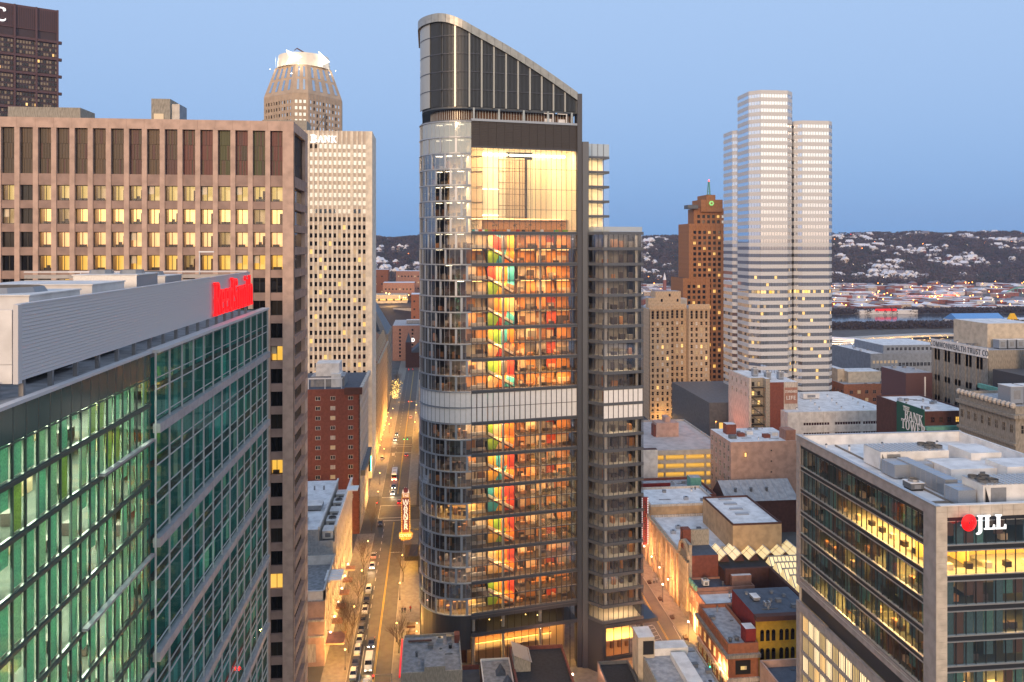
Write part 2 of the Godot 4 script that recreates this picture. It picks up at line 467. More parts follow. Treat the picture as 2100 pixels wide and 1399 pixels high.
		b.q(c[2], f.call(0.5, 0.36), f.call(0.74, 0.5), f.call(0.74, 1), f.call(0.5, 1))
		b.q(c[3], f.call(0.74, 0.5 - 0.2 * sk), f.call(1, 0.3), f.call(1, 1), f.call(0.74, 1))
		b.q(c[4], f.call(0, 0), f.call(0.3, 0), f.call(0.5, 0.36), f.call(0.26 + sk * 0.1, 0.52)); b.tri(c[4], f.call(0, 0), f.call(0.26 + sk * 0.1, 0.52), f.call(0, 0.42))
		b.q(c[5], f.call(0.3, 0), f.call(0.62, 0), f.call(0.74, 0.5), f.call(0.5, 0.36))
		b.q(c[6], f.call(0.62, 0), f.call(1, 0), f.call(1, 0.3), f.call(0.74, 0.5 - 0.2 * sk)); b.tri(c[6], f.call(0.62, 0), f.call(0.74, 0.5 - 0.2 * sk), f.call(0.74, 0.5))
		put(o, "mural", b)
		var st := Shape.new(); st.xf = fr
		st.bar("room_cream", Vector3(x0, ym + 0.7, -2.6), Vector3(x2 - 0.6, y0 + 0.7, -2.6), 0.25, 0.55)
		st.bar("room_brown", Vector3(x0, ym + 0.15, -2.2), Vector3(x2 - 0.6, y0 + 0.15, -2.2), 0.9, 0.3)
		put(o, "stair", st)
		panel_light(o, fr * Transform3D(Basis(Vector3.RIGHT, -PI / 3), Vector3(8.3, y1 - 0.4, -1.2)), Vector2(6, 0.5), Color(1.00, 0.90, 0.71), 17.0)
	for x in [8.35, 17.9]:
		var b := Shape.new(); b.xf = fr
		b.tube("concrete", Vector3(x, 8.2, -1.3), Vector3(x, 108, -1.3), 0.34, 0.34, 10)
		put(o, "column", b)
	# front curtain wall
	for k in 21:
		var s := boxmesh("tower_metal", Vector3(0.12, 91.6, 0.28))
		inst(o, "mullion", s, fr * Transform3D(Basis(), Vector3(0.06 + (W - 0.12) * k / 20.0, 62.4, 0.06)))
	for k in 13:
		var s := Shape.new(); s.xf = fr
		s.bx("tower_band", 0, lv[2 * k] - 0.42, -0.42, W, lv[2 * k] + 0.42, 0.26)
		s.bx("tower_metal", 0, lv[2 * k] - 0.08, 0.26, W, lv[2 * k] + 0.1, 0.4)
		put(o, "spandrel", s)
		if k < 12:
			var t := Shape.new(); t.xf = fr
			t.bx("tower_metal", 0, lv[2 * k + 1] - 0.06, -0.12, W, lv[2 * k + 1] + 0.06, 0.12)
			put(o, "transom", t)
	var pw := W / 20.0
	var glass := boxmesh("tower_glass", Vector3(pw - 0.12, 3.4, 0.01))
	glass = _pane_quad("tower_glass", pw - 0.1, 3.42)
	var solid := boxmesh("tower_white", Vector3(pw - 0.14, 3.36, 0.05))
	var rest := Shape.new(); rest.xf = fr
	for k in 24:
		for g in 20:
			var y: float = lv[k] + 1.908 + (0.17 if k % 2 == 0 else -0.17)
			var at := Vector3((g + 0.5) * pw, y, 0)
			if k == 12 or k == 13: inst(o, "white_panel", solid, fr * Transform3D(Basis(), at))
			elif k >= 9: inst(o, "glass_pane", glass, fr * Transform3D(Basis(), at))
			else: rest.q("tower_glass", at + Vector3(-pw / 2 + .05, -1.71, 0), at + Vector3(pw / 2 - .05, -1.71, 0), at + Vector3(pw / 2 - .05, 1.71, 0), at + Vector3(-pw / 2 + .05, 1.71, 0))
	stuff(put(o, "lower_glass_panes", rest))
	# rounded corner
	var cw := 2 * TRAD * sin(deg_to_rad(100.6 / 28.0))
	var tallp := pane_mesh("corner_glass", "tower_sill", cw, 3.5)
	var frost := pane_mesh("frost_glass", "tower_sill", cw, 3.5)
	var whitep := pane_mesh("tower_white", "tower_metal", cw, 3.5)
	var finm := boxmesh("tower_sill", Vector3(0.5, 3.4, 0.16))
	for k in 31:
		for g in 14:
			var a := TC + arc_dir(g + 1) * TRAD; var b := TC + arc_dir(g) * TRAD
			var t := frame(a + Vector3(0, lv[k] + 0.16, 0), b - a)
			var mm := tallp
			if k == 12 or k == 13: mm = whitep
			if k >= 29: mm = frost
			inst(o, "corner_pane", mm, t)
			if k != 12 and k != 13 and (g + [0, 2, 1][k % 3]) % 3 == 0 and k < 30:
				inst(o, "fin", finm, t * Transform3D(Basis(), Vector3(0.3, 1.74, 0.12)))
	var ring := Shape.new()
	for g in 14:
		for w in [[TRAD + 0.22, TRAD - 0.25]]:
			var a := arc_dir(g + 1); var b := arc_dir(g)
			var lo := Vector3(0, -0.11, 0); var hi := Vector3(0, 0.11, 0)
			ring.q("tower_sill", a * w[0] + lo, b * w[0] + lo, b * w[0] + hi, a * w[0] + hi)
			ring.q("tower_sill", a * w[0] + hi, b * w[0] + hi, b * w[1] + hi, a * w[1] + hi)
			ring.q("tower_metal", a * w[1] + lo, b * w[1] + lo, b * w[0] + lo, a * w[0] + lo)
	var rm := ring.mesh(M)
	for k in 32: inst(o, "sill_band", rm, Transform3D(Basis(), TC + Vector3(0, lv[k], 0)))
	# rooms in the corner
	for k in 31:
		var b := Shape.new()
		var lit: bool = k in [0, 6] or k >= 23
		var core := TC + Vector3(1.5, 0, -3.0)
		b.prism("room_beige" if lit else pick(["room_grey", "room_brown", "room_grey"]), PackedVector2Array([Vector2(core.x - 5, core.z + 4), Vector2(core.x + 3.4, core.z + 7), Vector2(core.x + 4.6, core.z - 3), Vector2(core.x - 5.0, core.z - 8)]), lv[k] + 0.2, lv[k + 1] - 0.2)
		for g in 9:
			var d := arc_dir(1.0 + 1.3 * g) * (6.8 + rng.randf() * 1.6) + TC
			var h := 0.8 + 1.5 * rng.randf() * rng.randf()
			b.box(pick(["furniture", "furniture", "room_grey", "room_wood", "room_brown"]), d + Vector3(0, lv[k] + 0.2 + h / 2, 0), Vector3(0.5 + rng.randf() * 0.5, h, 0.5))
		put(o, "corner_interior", b)
		for g in 3:
			var s := Shape.new()
			var d := TC + arc_dir(2.0 + 3.2 * g) * 7.4
			if lit or (k * 3 + g) % 4 == 0:
				s.box("tube_white", d + Vector3(0, lv[k + 1] - 0.3, 0), Vector3(1.6, 0.06, 0.5))
				put(o, "ceiling_light", s)
		if k in [0, 6]: panel_light(o, Transform3D(Basis(Vector3.RIGHT, -PI / 2), TC + Vector3(-1, lv[k + 1] - 0.4, 7.2)), Vector2(9, 2), Color(1.00, 0.77, 0.42), 150.0)
		elif k >= 23: panel_light(o, Transform3D(Basis(Vector3.RIGHT, -PI / 2), TC + Vector3(0, lv[k + 1] - 0.4, 7.4)), Vector2(8, 2), Color(1.00, 0.86, 0.66), 60.0)
		elif k % 3 != 1: panel_light(o, Transform3D(Basis(Vector3.RIGHT, -PI / 2), TC + Vector3(0, lv[k + 1] - 0.4, 7.4)), Vector2(8, 2), Color(1.00, 0.86, 0.71), 24.0 + 16.0 * (k % 4))
	# the tall lit hall
	var hall_root := o
	o = sub(o, "tall_hall")
	var h0: float = lv[24]; var h1 := 129.0
	var hall := Shape.new(); hall.xf = fr
	hall.bx("room_cream", 0, h0, -8.3, 11.0, h1, -8.0); hall.bx("room_cream", 18.2, h0, -8.3, W, h1, -8.0)
	hall.bx("room_beige", 8.9, h0 + 4.0, -9.6, 16.4, h1 - 1.4, -9.3)
	hall.bx("room_cream", 0, h1, -9.6, W, h1 + 0.3, -0.5)
	hall.bx("room_cream", W - 0.1, h0, -9.6, W, h1, -0.5); hall.bx("room_cream", -0.1, h0, -9.6, 0, h1, -0.5)
	put(o, "hall_wall", hall)
	for k in 14:
		var s := boxmesh("room_cream", Vector3(0.16, 15.6, 0.3))
		inst(o, "slat", s, fr * Transform3D(Basis(), Vector3(16.7 + 0.42 * k, h0 + 11.0, -7.4)))
	for k in 9:
		inst(o, "screen_bar", boxmesh("room_brown", Vector3(0.07, 15.0, 0.1)), fr * Transform3D(Basis(), Vector3(9.1 + 0.9 * k, h0 + 11.4, -7.8)))
	for k in 6:
		inst(o, "screen_rail", boxmesh("room_brown", Vector3(7.4, 0.12, 0.1)), fr * Transform3D(Basis(), Vector3(12.7, h0 + 4.2 + 2.9 * k, -7.7)))
		inst(o, "light_line", boxmesh("tube_white", Vector3(2.6, 0.1, 0.1)), fr * Transform3D(Basis(), Vector3(2.0 + 2.9 * (k % 3), h0 + 4.6 + 3.3 * (k / 3) * 2.0, -7.85)))
	for k in 7:
		inst(o, "ceiling_light", boxmesh("tube_white", Vector3(3.5, 0.5, 0.12)), fr * Transform3D(Basis(), Vector3(2.0 + 3.85 * k, h1 - 0.9, -7.7)))
	panel_light(o, fr * Transform3D(Basis(Vector3.RIGHT, -PI * 0.36), Vector3(W / 2, h1 - 0.4, -2.0)), Vector2(25, 2.0), Color(1.00, 0.88, 0.65), 430.0)
	panel_light(o, fr * Transform3D(Basis(Vector3.RIGHT, -PI * 0.5), Vector3(W / 2, h0 + 3.7, -6.0)), Vector2(24, 1.0), Color(1.00, 0.67, 0.42), 200.0)
	var lo := Shape.new(); lo.xf = fr
	lo.bx("room_amber", 0, h0 + 0.3, -7.9, W, h0 + 3.4, -7.7); lo.bx("room_cream", 0, h0 + 3.4, -8.0, W, h0 + 3.7, -5.6)
	put(o, "hall_gallery", lo)
	for k in 5:
		var s := Shape.new(); s.xf = fr
		var x: float = [1.4, 6.6, 12.0, 15.2, 24.0][k]
		s.tube("bark", Vector3(x, h0 + 0.2, -2.2), Vector3(x, h0 + 1.4, -2.2), 0.07, 0.05, 6)
		for g in 40:
			var d := Vector3(rng.randfn(), rng.randfn() * 0.7, rng.randfn()) * 0.42
			var c := Vector3(x, h0 + 2.0, -2.2) + d
			var e := Vector3(rng.randf() - .5, rng.randf() - .5, rng.randf() - .5) * 0.6
			s.tri("evergreen", c, c + e, c + Vector3(e.z, e.x, e.y))
		put(o, "indoor_tree", s)
	for k in 22:
		var s := Shape.new(); s.xf = fr
		var x := 1.0 + 25.0 * rng.randf()
		s.box(pick(["mural_lime", "mural_orange", "furniture", "tower_white", "mural_teal", "mural_red"]), Vector3(x, h0 + 0.6, -1.6 - rng.randf() * 2), Vector3(0.7, 0.7, 0.7))
		put(o, "lounge_seat", s)
	var hp := _pane_quad("hall_glass", pw - 0.04, 4.9)
	for k in 4:
		for g in 20: inst(o, "hall_pane", hp, fr * Transform3D(Basis(), Vector3((g + 0.5) * pw, h0 + 0.75 + 2.5 + 5.0 * k, 0)))
	for g in 21: inst(o, "hall_mullion", boxmesh("tower_metal", Vector3(0.07, 20.0, 0.12)), fr * Transform3D(Basis(), Vector3(0.02 + (W - 0.04) * g / 20.0, h0 + 10.7, 0)))
	for k in 5: inst(o, "hall_transom", boxmesh("tower_metal", Vector3(W, 0.09, 0.12)), fr * Transform3D(Basis(), Vector3(W / 2, h0 + 0.75 + 5.0 * k, 0)))
	o = hall_root
	# dark louvre band, parapet, terrace
	var lp := Shape.new()
	for k in 15: lp.bx("louvre_slat", -1.02, 0.4 * k, -0.1 - 0.06 * (k % 2), 1.02, 0.4 * k + 0.34, 0.04)
	var lm := lp.mesh(M)
	for k in 13: inst(o, "louvre_panel", lm, fr * Transform3D(Basis(), Vector3(1.044 + 2.088 * k, 129.05, 0.1)))
	var led := Shape.new(); led.xf = fr
	led.bx("tower_metal", 0, 128.7, -0.6, W, 129.04, 0.3); led.bx("tower_metal", 0, 129.04, -0.7, W, 135.0, -0.2)
	led.bx("tower_sill", -0.05, 135.05, -2.5, W + 0.2, 135.6, 0.45)
	put(o, "ledge", led)
	var tr := Shape.new()
	tr.prism("lead", tower_outline(0.1), 135.0, 135.3)
	put(o, "terrace_deck", tr)
	var tw := Shape.new()
	tw.prism("room_brown", tower_outline(2.6), 135.3, 138.2)
	put(o, "terrace_wall", tw)
	for k in 60:
		var a := path(0.6 + 0.72 * k)
		inst(o, "terrace_slat", boxmesh("crown_strip", Vector3(0.16, 2.7, 0.12)), frame(a[0] - a[1] * 2.5 + Vector3(0, 136.7, 0), Vector3.UP.cross(a[1])))
	for k in 5: inst(o, "terrace_post", boxmesh("tower_silver", Vector3(0.45, 2.9, 0.45)), fr * Transform3D(Basis(), Vector3(26.0 - 6.3 * k, 136.9, -0.7)))
	for k in 2:
		var s := Shape.new(); s.xf = fr
		var x := 21.0 + 3.6 * k
		s.bx("white_paint", x, 135.6, -0.9, x + 0.22, 138.0, -0.68); s.bx("white_paint", x - 2.3, 137.8, -0.9, x, 138.0, -0.7)
		s.bx("white_metal", x - 2.0, 135.6, -1.4, x - 0.3, 136.6, -0.8)
		put(o, "window_washing_davit", s)
	# crown: backing wall, fins, strips, rails and the sloped rim
	var tower_root := o
	o = sub(tower_root, "crown")
	var bk := Shape.new()
	var ss := []
	for k in 61: ss.append(73.4 * k / 60.0)
	for k in 60:
		var a := path(ss[k]); var b := path(ss[k + 1])
		var i: Vector3 = a[0] - a[1] * 0.5; var j: Vector3 = b[0] - b[1] * 0.5
		bk.q("tower_fin", Vector3(j.x, 138.1, j.z), Vector3(i.x, 138.1, i.z), Vector3(i.x, crest(ss[k]) - 0.5, i.z), Vector3(j.x, crest(ss[k + 1]) - 0.5, j.z))
	bk.bx("tower_fin", -2.2, 138.1, -225.5, 36.4, 150, -225.2)
	bk.bx("tower_fin", 36.2, 138.1, -225.2, 36.5, 143.0, -192.2)
	put(o, "crown_wall", bk)
	var bays := [0.3]
	for k in 8: bays.append(3.2 + 3.05 * k)
	bays.append(27.6); bays.append(31.0); bays.append(34.5); bays.append(38.0); bays.append(45.0)
	for w in bays.size() - 1:
		var f := Shape.new()
		var s: float = bays[w] + 0.34
		while s < bays[w + 1] - 0.3:
			var a := path(s)
			f.xf = frame(a[0], Vector3.UP.cross(a[1]))
			if bays[w] > 37.5: f.bx("crown_strip", -0.2, 138.6, -0.2, 0.2, crest(s) - 2.0, 0.0)
			else: f.bx("tower_fin", -0.06, 138.6, -0.42, 0.06, crest(s) - 2.0, 0.0)
			s += 0.40 if bays[w] > 37.5 else 0.34
		put(o, "crown_fins", f)
		if w > 0 and w < 11:
			var a := path(bays[w])
			var g := Shape.new(); g.xf = frame(a[0], Vector3.UP.cross(a[1]))
			g.bx("crown_strip", -0.19, 138.4, -0.3, 0.19, crest(bays[w]) - 2.0, 0.12)
			put(o, "crown_strip", g)
	for k in 4:
		var g := Shape.new()
		var y := 142.6 + 4.3 * k
		for w in 44:
			var a := path(w); var b := path(w + 1.0)
			if crest(w) - 2.2 < y: continue
			var i: Vector3 = a[0] + a[1] * 0.08; var j: Vector3 = b[0] + b[1] * 0.08
			g.q("tower_metal", Vector3(j.x, y - 0.1, j.z), Vector3(i.x, y - 0.1, i.z), Vector3(i.x, y + 0.1, i.z), Vector3(j.x, y + 0.1, j.z))
			g.q("tower_sill", Vector3(j.x, y + 0.1, j.z), Vector3(i.x, y + 0.1, i.z), i - a[1] * 0.5 + Vector3(0, y + 0.1, 0), j - b[1] * 0.5 + Vector3(0, y + 0.1, 0))
		put(o, "crown_rail", g)
	for w in 32:
		var g := Shape.new()
		for h in 2:
			var s0 := 1.95 * w + 0.95 * h; var s1 := s0 + (0.95 if h == 0 else 0.94)
			var a := path(s0); var b := path(s1)
			var c0 := crest(s0); var c1 := crest(s1)
			var p: Vector3 = a[0] + a[1] * 0.55; var q: Vector3 = b[0] + b[1] * 0.55
			var pi: Vector3 = a[0] - a[1] * 1.4; var qi: Vector3 = b[0] - b[1] * 1.4
			var l := Vector3(0, -2.0, 0)
			p.y = c0; q.y = c1; pi.y = c0 + 0.25; qi.y = c1 + 0.25
			g.q("tower_rim", q + l, p + l, p, q)
			g.q("tower_rim", q, p, pi, qi)
			var ps: Vector3 = p + l - a[1] * 0.95; var qs: Vector3 = q + l - b[1] * 0.95
			g.q("tower_metal", qs, ps, p + l, q + l)
			g.q("tower_metal", pi, qi, qi + l, pi + l)
		put(o, "rim_panel", g)
	o = tower_root
	var bl := Shape.new()
	bl.bx("tower_metal", 36.5, 0, -195.5, 37.7, 143.0, -191.4); bl.bx("tower_band", 37.75, 0, -197, 39.3, 131.0, -191.0)
	put(o, "dark_metal_pier", bl)
	var bw := Shape.new()
	bw.bx("tower_metal", -2.4, 0, -225.2, 36.4, 138, -224.9); bw.bx("charcoal", -2.5, 0, -225, -2.3, 135, -197.3)
	put(o, "rear_wall", bw)
	lobby(sub(o, "lobby"), fr, W)
	annex(sub(o, "annex"))
func _pane_quad(m: String, w: float, h: float) -> Mesh:
	var k := ["q", m, w, h]
	if not cache.has(k):
		var b := Shape.new()
		b.q(m, Vector3(-w / 2, -h / 2, 0), Vector3(w / 2, -h / 2, 0), Vector3(w / 2, h / 2, 0), Vector3(-w / 2, h / 2, 0))
		cache[k] = b.mesh(M)
	return cache[k]
func lobby(o: Node3D, fr: Transform3D, W: float) -> void:
	var b := Shape.new(); b.xf = fr
	b.bx("room_beige", 1.2, 0.02, -9.3, W, 11.4, -9.0); b.bx("room_wood", 1.2, 11.4, -9.3, W, 16.2, -9.0)
	b.bx("room_cream", 1.2, 3.0, -9.0, 15, 5.2, -8.8); b.bx("room_beige", 15, 0.02, -9, 21, 7.0, -7.6)
	b.bx("pavement", -3, 0.01, -9.2, W, 0.05, -0.3)
	b.bx("room_cream", 1.2, 6.4, -9, 21.5, 7.8, -3.2); b.bx("room_brown", 1.2, 7.8, -6.0, 21.5, 8.0, -3.4)
	put(o, "lobby_interior", b)
	for x in [0.9, 8.35, 17.9]:
		var c := Shape.new(); c.xf = fr
		c.tube("concrete", Vector3(x, 0.05, -1.4), Vector3(x, 16.2, -1.4), 0.42, 0.42, 12)
		put(o, "column", c)
	var s := Shape.new(); s.xf = fr
	s.bx("tower_metal", 0, 11.2, -9.0, W, 12.1, 0.2); put(o, "lobby_soffit", s); s = Shape.new(); s.xf = fr; s.bx("tower_metal", 0, 15.4, -3.2, W, 16.2, 0.1)
	put(o, "lobby_soffit", s)
	for k in 16: inst(o, "lobby_mullion", boxmesh("black", Vector3(0.09, 16.0, 0.2)), fr * Transform3D(Basis(), Vector3(0.05 + (W - 0.1) * k / 15.0, 8.0, 0)))
	pane("lobby_glass", Color(0.03, 0.03, 0.03), 0.12, 0.03)
	for k in 15:
		for r in 2: inst(o, "lobby_pane", _pane_quad("lobby_glass", W / 15.0 - 0.09, 11.0 if r == 0 else 3.2), fr * Transform3D(Basis(), Vector3((k + 0.5) * W / 15.0, 5.6 if r == 0 else 13.75, 0)))
	for k in 5: inst(o, "ceiling_light", boxmesh("tube_warm", Vector3(3.4, 0.08, 0.4)), fr * Transform3D(Basis(), Vector3(3 + 4.6 * k, 11.1, -4.0)))
	panel_light(o, fr * Transform3D(Basis(Vector3.RIGHT, -PI * 0.4), Vector3(12, 11.0, -3.0)), Vector2(22, 1.5), Color(1.00, 0.74, 0.36), 700.0)
	panel_light(o, fr * Transform3D(Basis(Vector3.RIGHT, -PI * 0.4), Vector3(14, 15.2, -3.0)), Vector2(18, 1.5), Color(1.00, 0.77, 0.36), 34.0)
	for k in 6:
		var p := Shape.new(); p.xf = fr
		p.ball("lamp_warm", Vector3(2.0 + 3.1 * k, 14.4 - 0.6 * (k % 3), -2.2), 0.12, 6)
		put(o, "pendant_light", p)
	var lw := Shape.new()      # base of the rounded corner
	var cpp := PackedVector2Array()
	for k in 15:
		var cc := TC + arc_dir(k) * (TRAD - 0.3)
		cpp.append(Vector2(cc.x, cc.z))
	cpp.append(Vector2(-2.2, -222)); cpp.append(Vector2(8.0, -222))
	lw.prism("charcoal", cpp, 8.2, 16.4)
	put(o, "podium_wall", lw)
	var lw2 := Shape.new()
	lw2.bx("brick_dark", -2.0, 0, -224, 9.0, 8.2, -196.6)
	put(o, "podium_base", lw2)
func annex(o: Node3D) -> void:
	var A := Vector3(42.2, 0, -187.5)
	var u := Vector3(0.983, 0, -0.184); var v := Vector3(-0.67, 0, -0.742)
	var L := 10.6; var S := 4.6
	var B := A + u * L; var C := A + v * S
	var ft := frame(A, u); var st := frame(C, -v)
	var pts := PackedVector2Array()
	for p in [A, B, B + Vector3(-2, 0, -24), C + Vector3(0, 0, -20), C]: pts.append(Vector2(p.x, p.z))
	var mid := (A + B + C) / 3.0
	var inner := PackedVector2Array()
	for p in pts: inner.append(p.lerp(Vector2(mid.x, mid.z - 6), 0.05))
	var sl := Shape.new(); sl.prism("ceiling", inner, -0.15, 0.15)
	var sm := sl.mesh(M)
	var pw := L / 8.0
	var glass := _pane_quad("annex_glass", pw - 0.1, 3.1)
	var sg := _pane_quad("annex_glass", S / 3 - 0.1, 3.1)
	var wp := boxmesh("tower_white", Vector3(pw - 0.2, 3.1, 0.06))
	for k in 26:
		var y := 12.8 + 3.816 * k
		inst(o, "annex_slab", sm, Transform3D(Basis(), Vector3(0, y, 0)))
		for w in 2:
			var s := Shape.new(); s.xf = ft if w == 0 else st
			var ll := L if w == 0 else S
			s.bx("tower_band", -0.15 if w == 0 else 0.0, y - 0.36, -0.3, ll + (0.15 if w == 0 else -0.15), y + 0.36, 0.15)
			put(o, "annex_spandrel", s)
		if k == 25: break
		var white: bool = k == 13 or k == 14
		for g in 8:
			var at := ft * Transform3D(Basis(), Vector3((g + 0.5) * pw, y + 1.9, 0))
			inst(o, "annex_panel" if white else "annex_pane", wp if white else glass, at)
		for g in 3: inst(o, "annex_side_pane", sg, st * Transform3D(Basis(), Vector3((g + 0.5) * S / 3, y + 1.9, 0)))
		if k >= 1:
			var b := Shape.new(); b.xf = ft
			for g in 4:
				var h := 0.8 + 1.6 * rng.randf()
				b.bx(pick(["room_grey", "furniture", "furniture", "room_wood"]), 1.2 + 2.3 * g, y + 0.16, -3.2 - rng.randf(), 1.8 + 2.3 * g + rng.randf(), y + 0.16 + h, -2.6)
			b.bx("room_grey", 0.5, y + 0.16, -6.4, L - 1.5, y + 3.6, -6.2)
			b.bx("concrete", L - 1.4, y + 0.16, -1.4, L - 0.8, y + 3.6, -0.8); b.bx("concrete", 0.7, y + 0.16, -1.4, 1.3, y + 3.6, -0.8)
			put(o, "annex_interior", b)
			if k % 2 == 0 or k > 15: panel_light(o, ft * Transform3D(Basis(Vector3.RIGHT, -PI / 2), Vector3(L / 2, y + 3.5, -2.4)), Vector2(9, 0.8), Color(1.00, 0.90, 0.74), 16.0 if k < 12 else 30.0)
	for g in 9: inst(o, "annex_mullion", boxmesh("tower_metal", Vector3(0.09, 95.4, 0.2)), ft * Transform3D(Basis(), Vector3(L * g / 8.0, 12.8 + 47.7, 0.02)))
	for g in 3: inst(o, "annex_mullion", boxmesh("tower_metal", Vector3(0.09, 95.4, 0.2)), st * Transform3D(Basis(), Vector3(S * g / 3.0, 12.8 + 47.7, 0.02)))
	var bs := Shape.new()    # base with the two gold storeys
	bs.xf = ft
	bs.bx("tower_metal", -0.1, 11.4, -0.5, L + 4.0, 12.3, 0.3); bs.bx("tower_metal", 0, 3.4, -0.5, L, 4.2, 0.2)
	bs.bx("tower_metal", L - 0.6, 0, -0.5, L, 11.4, 0.1); bs.bx("tower_metal", 0, 0, -0.5, 0.7, 11.4, 0.1)
	bs.bx("room_beige", 0.7, 0.2, -7.3, L - 0.6, 12.2, -7.0); bs.bx("room_cream", 0.7, 7.4, -7, L - 0.6, 7.7, -1.0)
	bs.bx("tower_metal", L, 11.4, -20, L + 4, 12.3, -0.5)
	for g in 4: bs.bx("room_wood", 1.5 + 2 * g, 4.3, -4.0, 2.3 + 2 * g, 5.4 + (g % 3), -3.4)
	bs.xf = st
	bs.bx("tower_metal", 0, 0, -0.4, S - 0.05, 12.4, 0.1)
	put(o, "annex_base", bs)
	for g in 4:
		inst(o, "annex_shop_pane", _pane_quad("lobby_glass", 2.0, 7.1), ft * Transform3D(Basis(), Vector3(1.75 + 2.1 * g, 7.8, -0.1)))
		inst(o, "annex_shop_mullion", boxmesh("tower_metal", Vector3(0.12, 7.2, 0.16)), ft * Transform3D(Basis(), Vector3(0.7 + 2.1 * g, 7.8, -0.1)))
	for k in 2: inst(o, "ceiling_light", boxmesh("tube_warm", Vector3(3.6, 0.08, 0.3)), ft * Transform3D(Basis(), Vector3(3.0 + 4 * k, 11.0, -3)))
	panel_light(o, ft * Transform3D(Basis(Vector3.RIGHT, -PI * 0.42), Vector3(L / 2, 11.2, -2.2)), Vector2(8.5, 1), Color(1.00, 0.73, 0.35), 190.0)
	panel_light(o, ft * Transform3D(Basis(Vector3.RIGHT, -PI * 0.42), Vector3(L / 2, 16.2, -2.2)), Vector2(8.5, 1), Color(1.00, 0.84, 0.62), 60.0)
	panel_light(o, ft * Transform3D(Basis(Vector3.RIGHT, -PI * 0.42), Vector3(L / 2, 3.2, -1.6)), Vector2(8.5, 1), Color(1.00, 0.62, 0.28), 50.0)
	var wl := Shape.new(); wl.bar("charcoal", Vector3(B.x - 0.35, 60.5, B.z - 0.3), Vector3(B.x - 2.2, 60.5, B.z - 24), 0.2, 95.4); wl.bar("charcoal", Vector3(B.x - 2, 60.5, B.z - 24), Vector3(C.x, 60.5, C.z - 20), 0.2, 95.4)
	put(o, "annex_rear_wall", wl)
	var rf := Shape.new(); rf.prism("grey_roof", pts, 108.2, 108.5)
	put(o, "annex_roof", rf)
	for w in [[ft, L], [st, S]]:
		var g := Shape.new(); g.xf = w[0]
		g.q("frost_glass", Vector3(0, 108.6, -0.4), Vector3(w[1], 108.6, -0.4), Vector3(w[1], 109.8, -0.4), Vector3(0, 109.8, -0.4))
		put(o, "roof_glass_rail", g)
	# lit block above the annex
	var Q := Vector3(39.4, 0, -195.0)
	var qt := frame(Q, u)
	for k in 6:
		var y := 108.9 + 3.75 * k
		var s := Shape.new(); s.xf = qt
		s.bx("tower_band", 0, y - 0.3, -7, 6.4, y + 0.3, 0.05)
		if k < 5: s.bx("room_cream", 0.1, y + 0.3, -4.2, 6.3, y + 3.45, -4.0)
		put(o, "upper_block_floor", s)
		for g in 4:
			inst(o, "upper_block_pane", _pane_quad("hall_glass" if k < 5 else "frost_glass", 1.5, 3.1), qt * Transform3D(Basis(), Vector3(0.8 + 1.6 * g, y + 1.87, -0.02)))
			inst(o, "upper_block_mullion", boxmesh("tower_metal", Vector3(0.1, 3.15, 0.14)), qt * Transform3D(Basis(), Vector3(1.6 * g, y + 1.87, 0)))
		if k < 5: panel_light(o, qt * Transform3D(Basis(Vector3.RIGHT, -PI * 0.4), Vector3(3.2, y + 3.4, -1.0)), Vector2(5.5, 0.6), Color(1.00, 0.88, 0.66), 42.0)

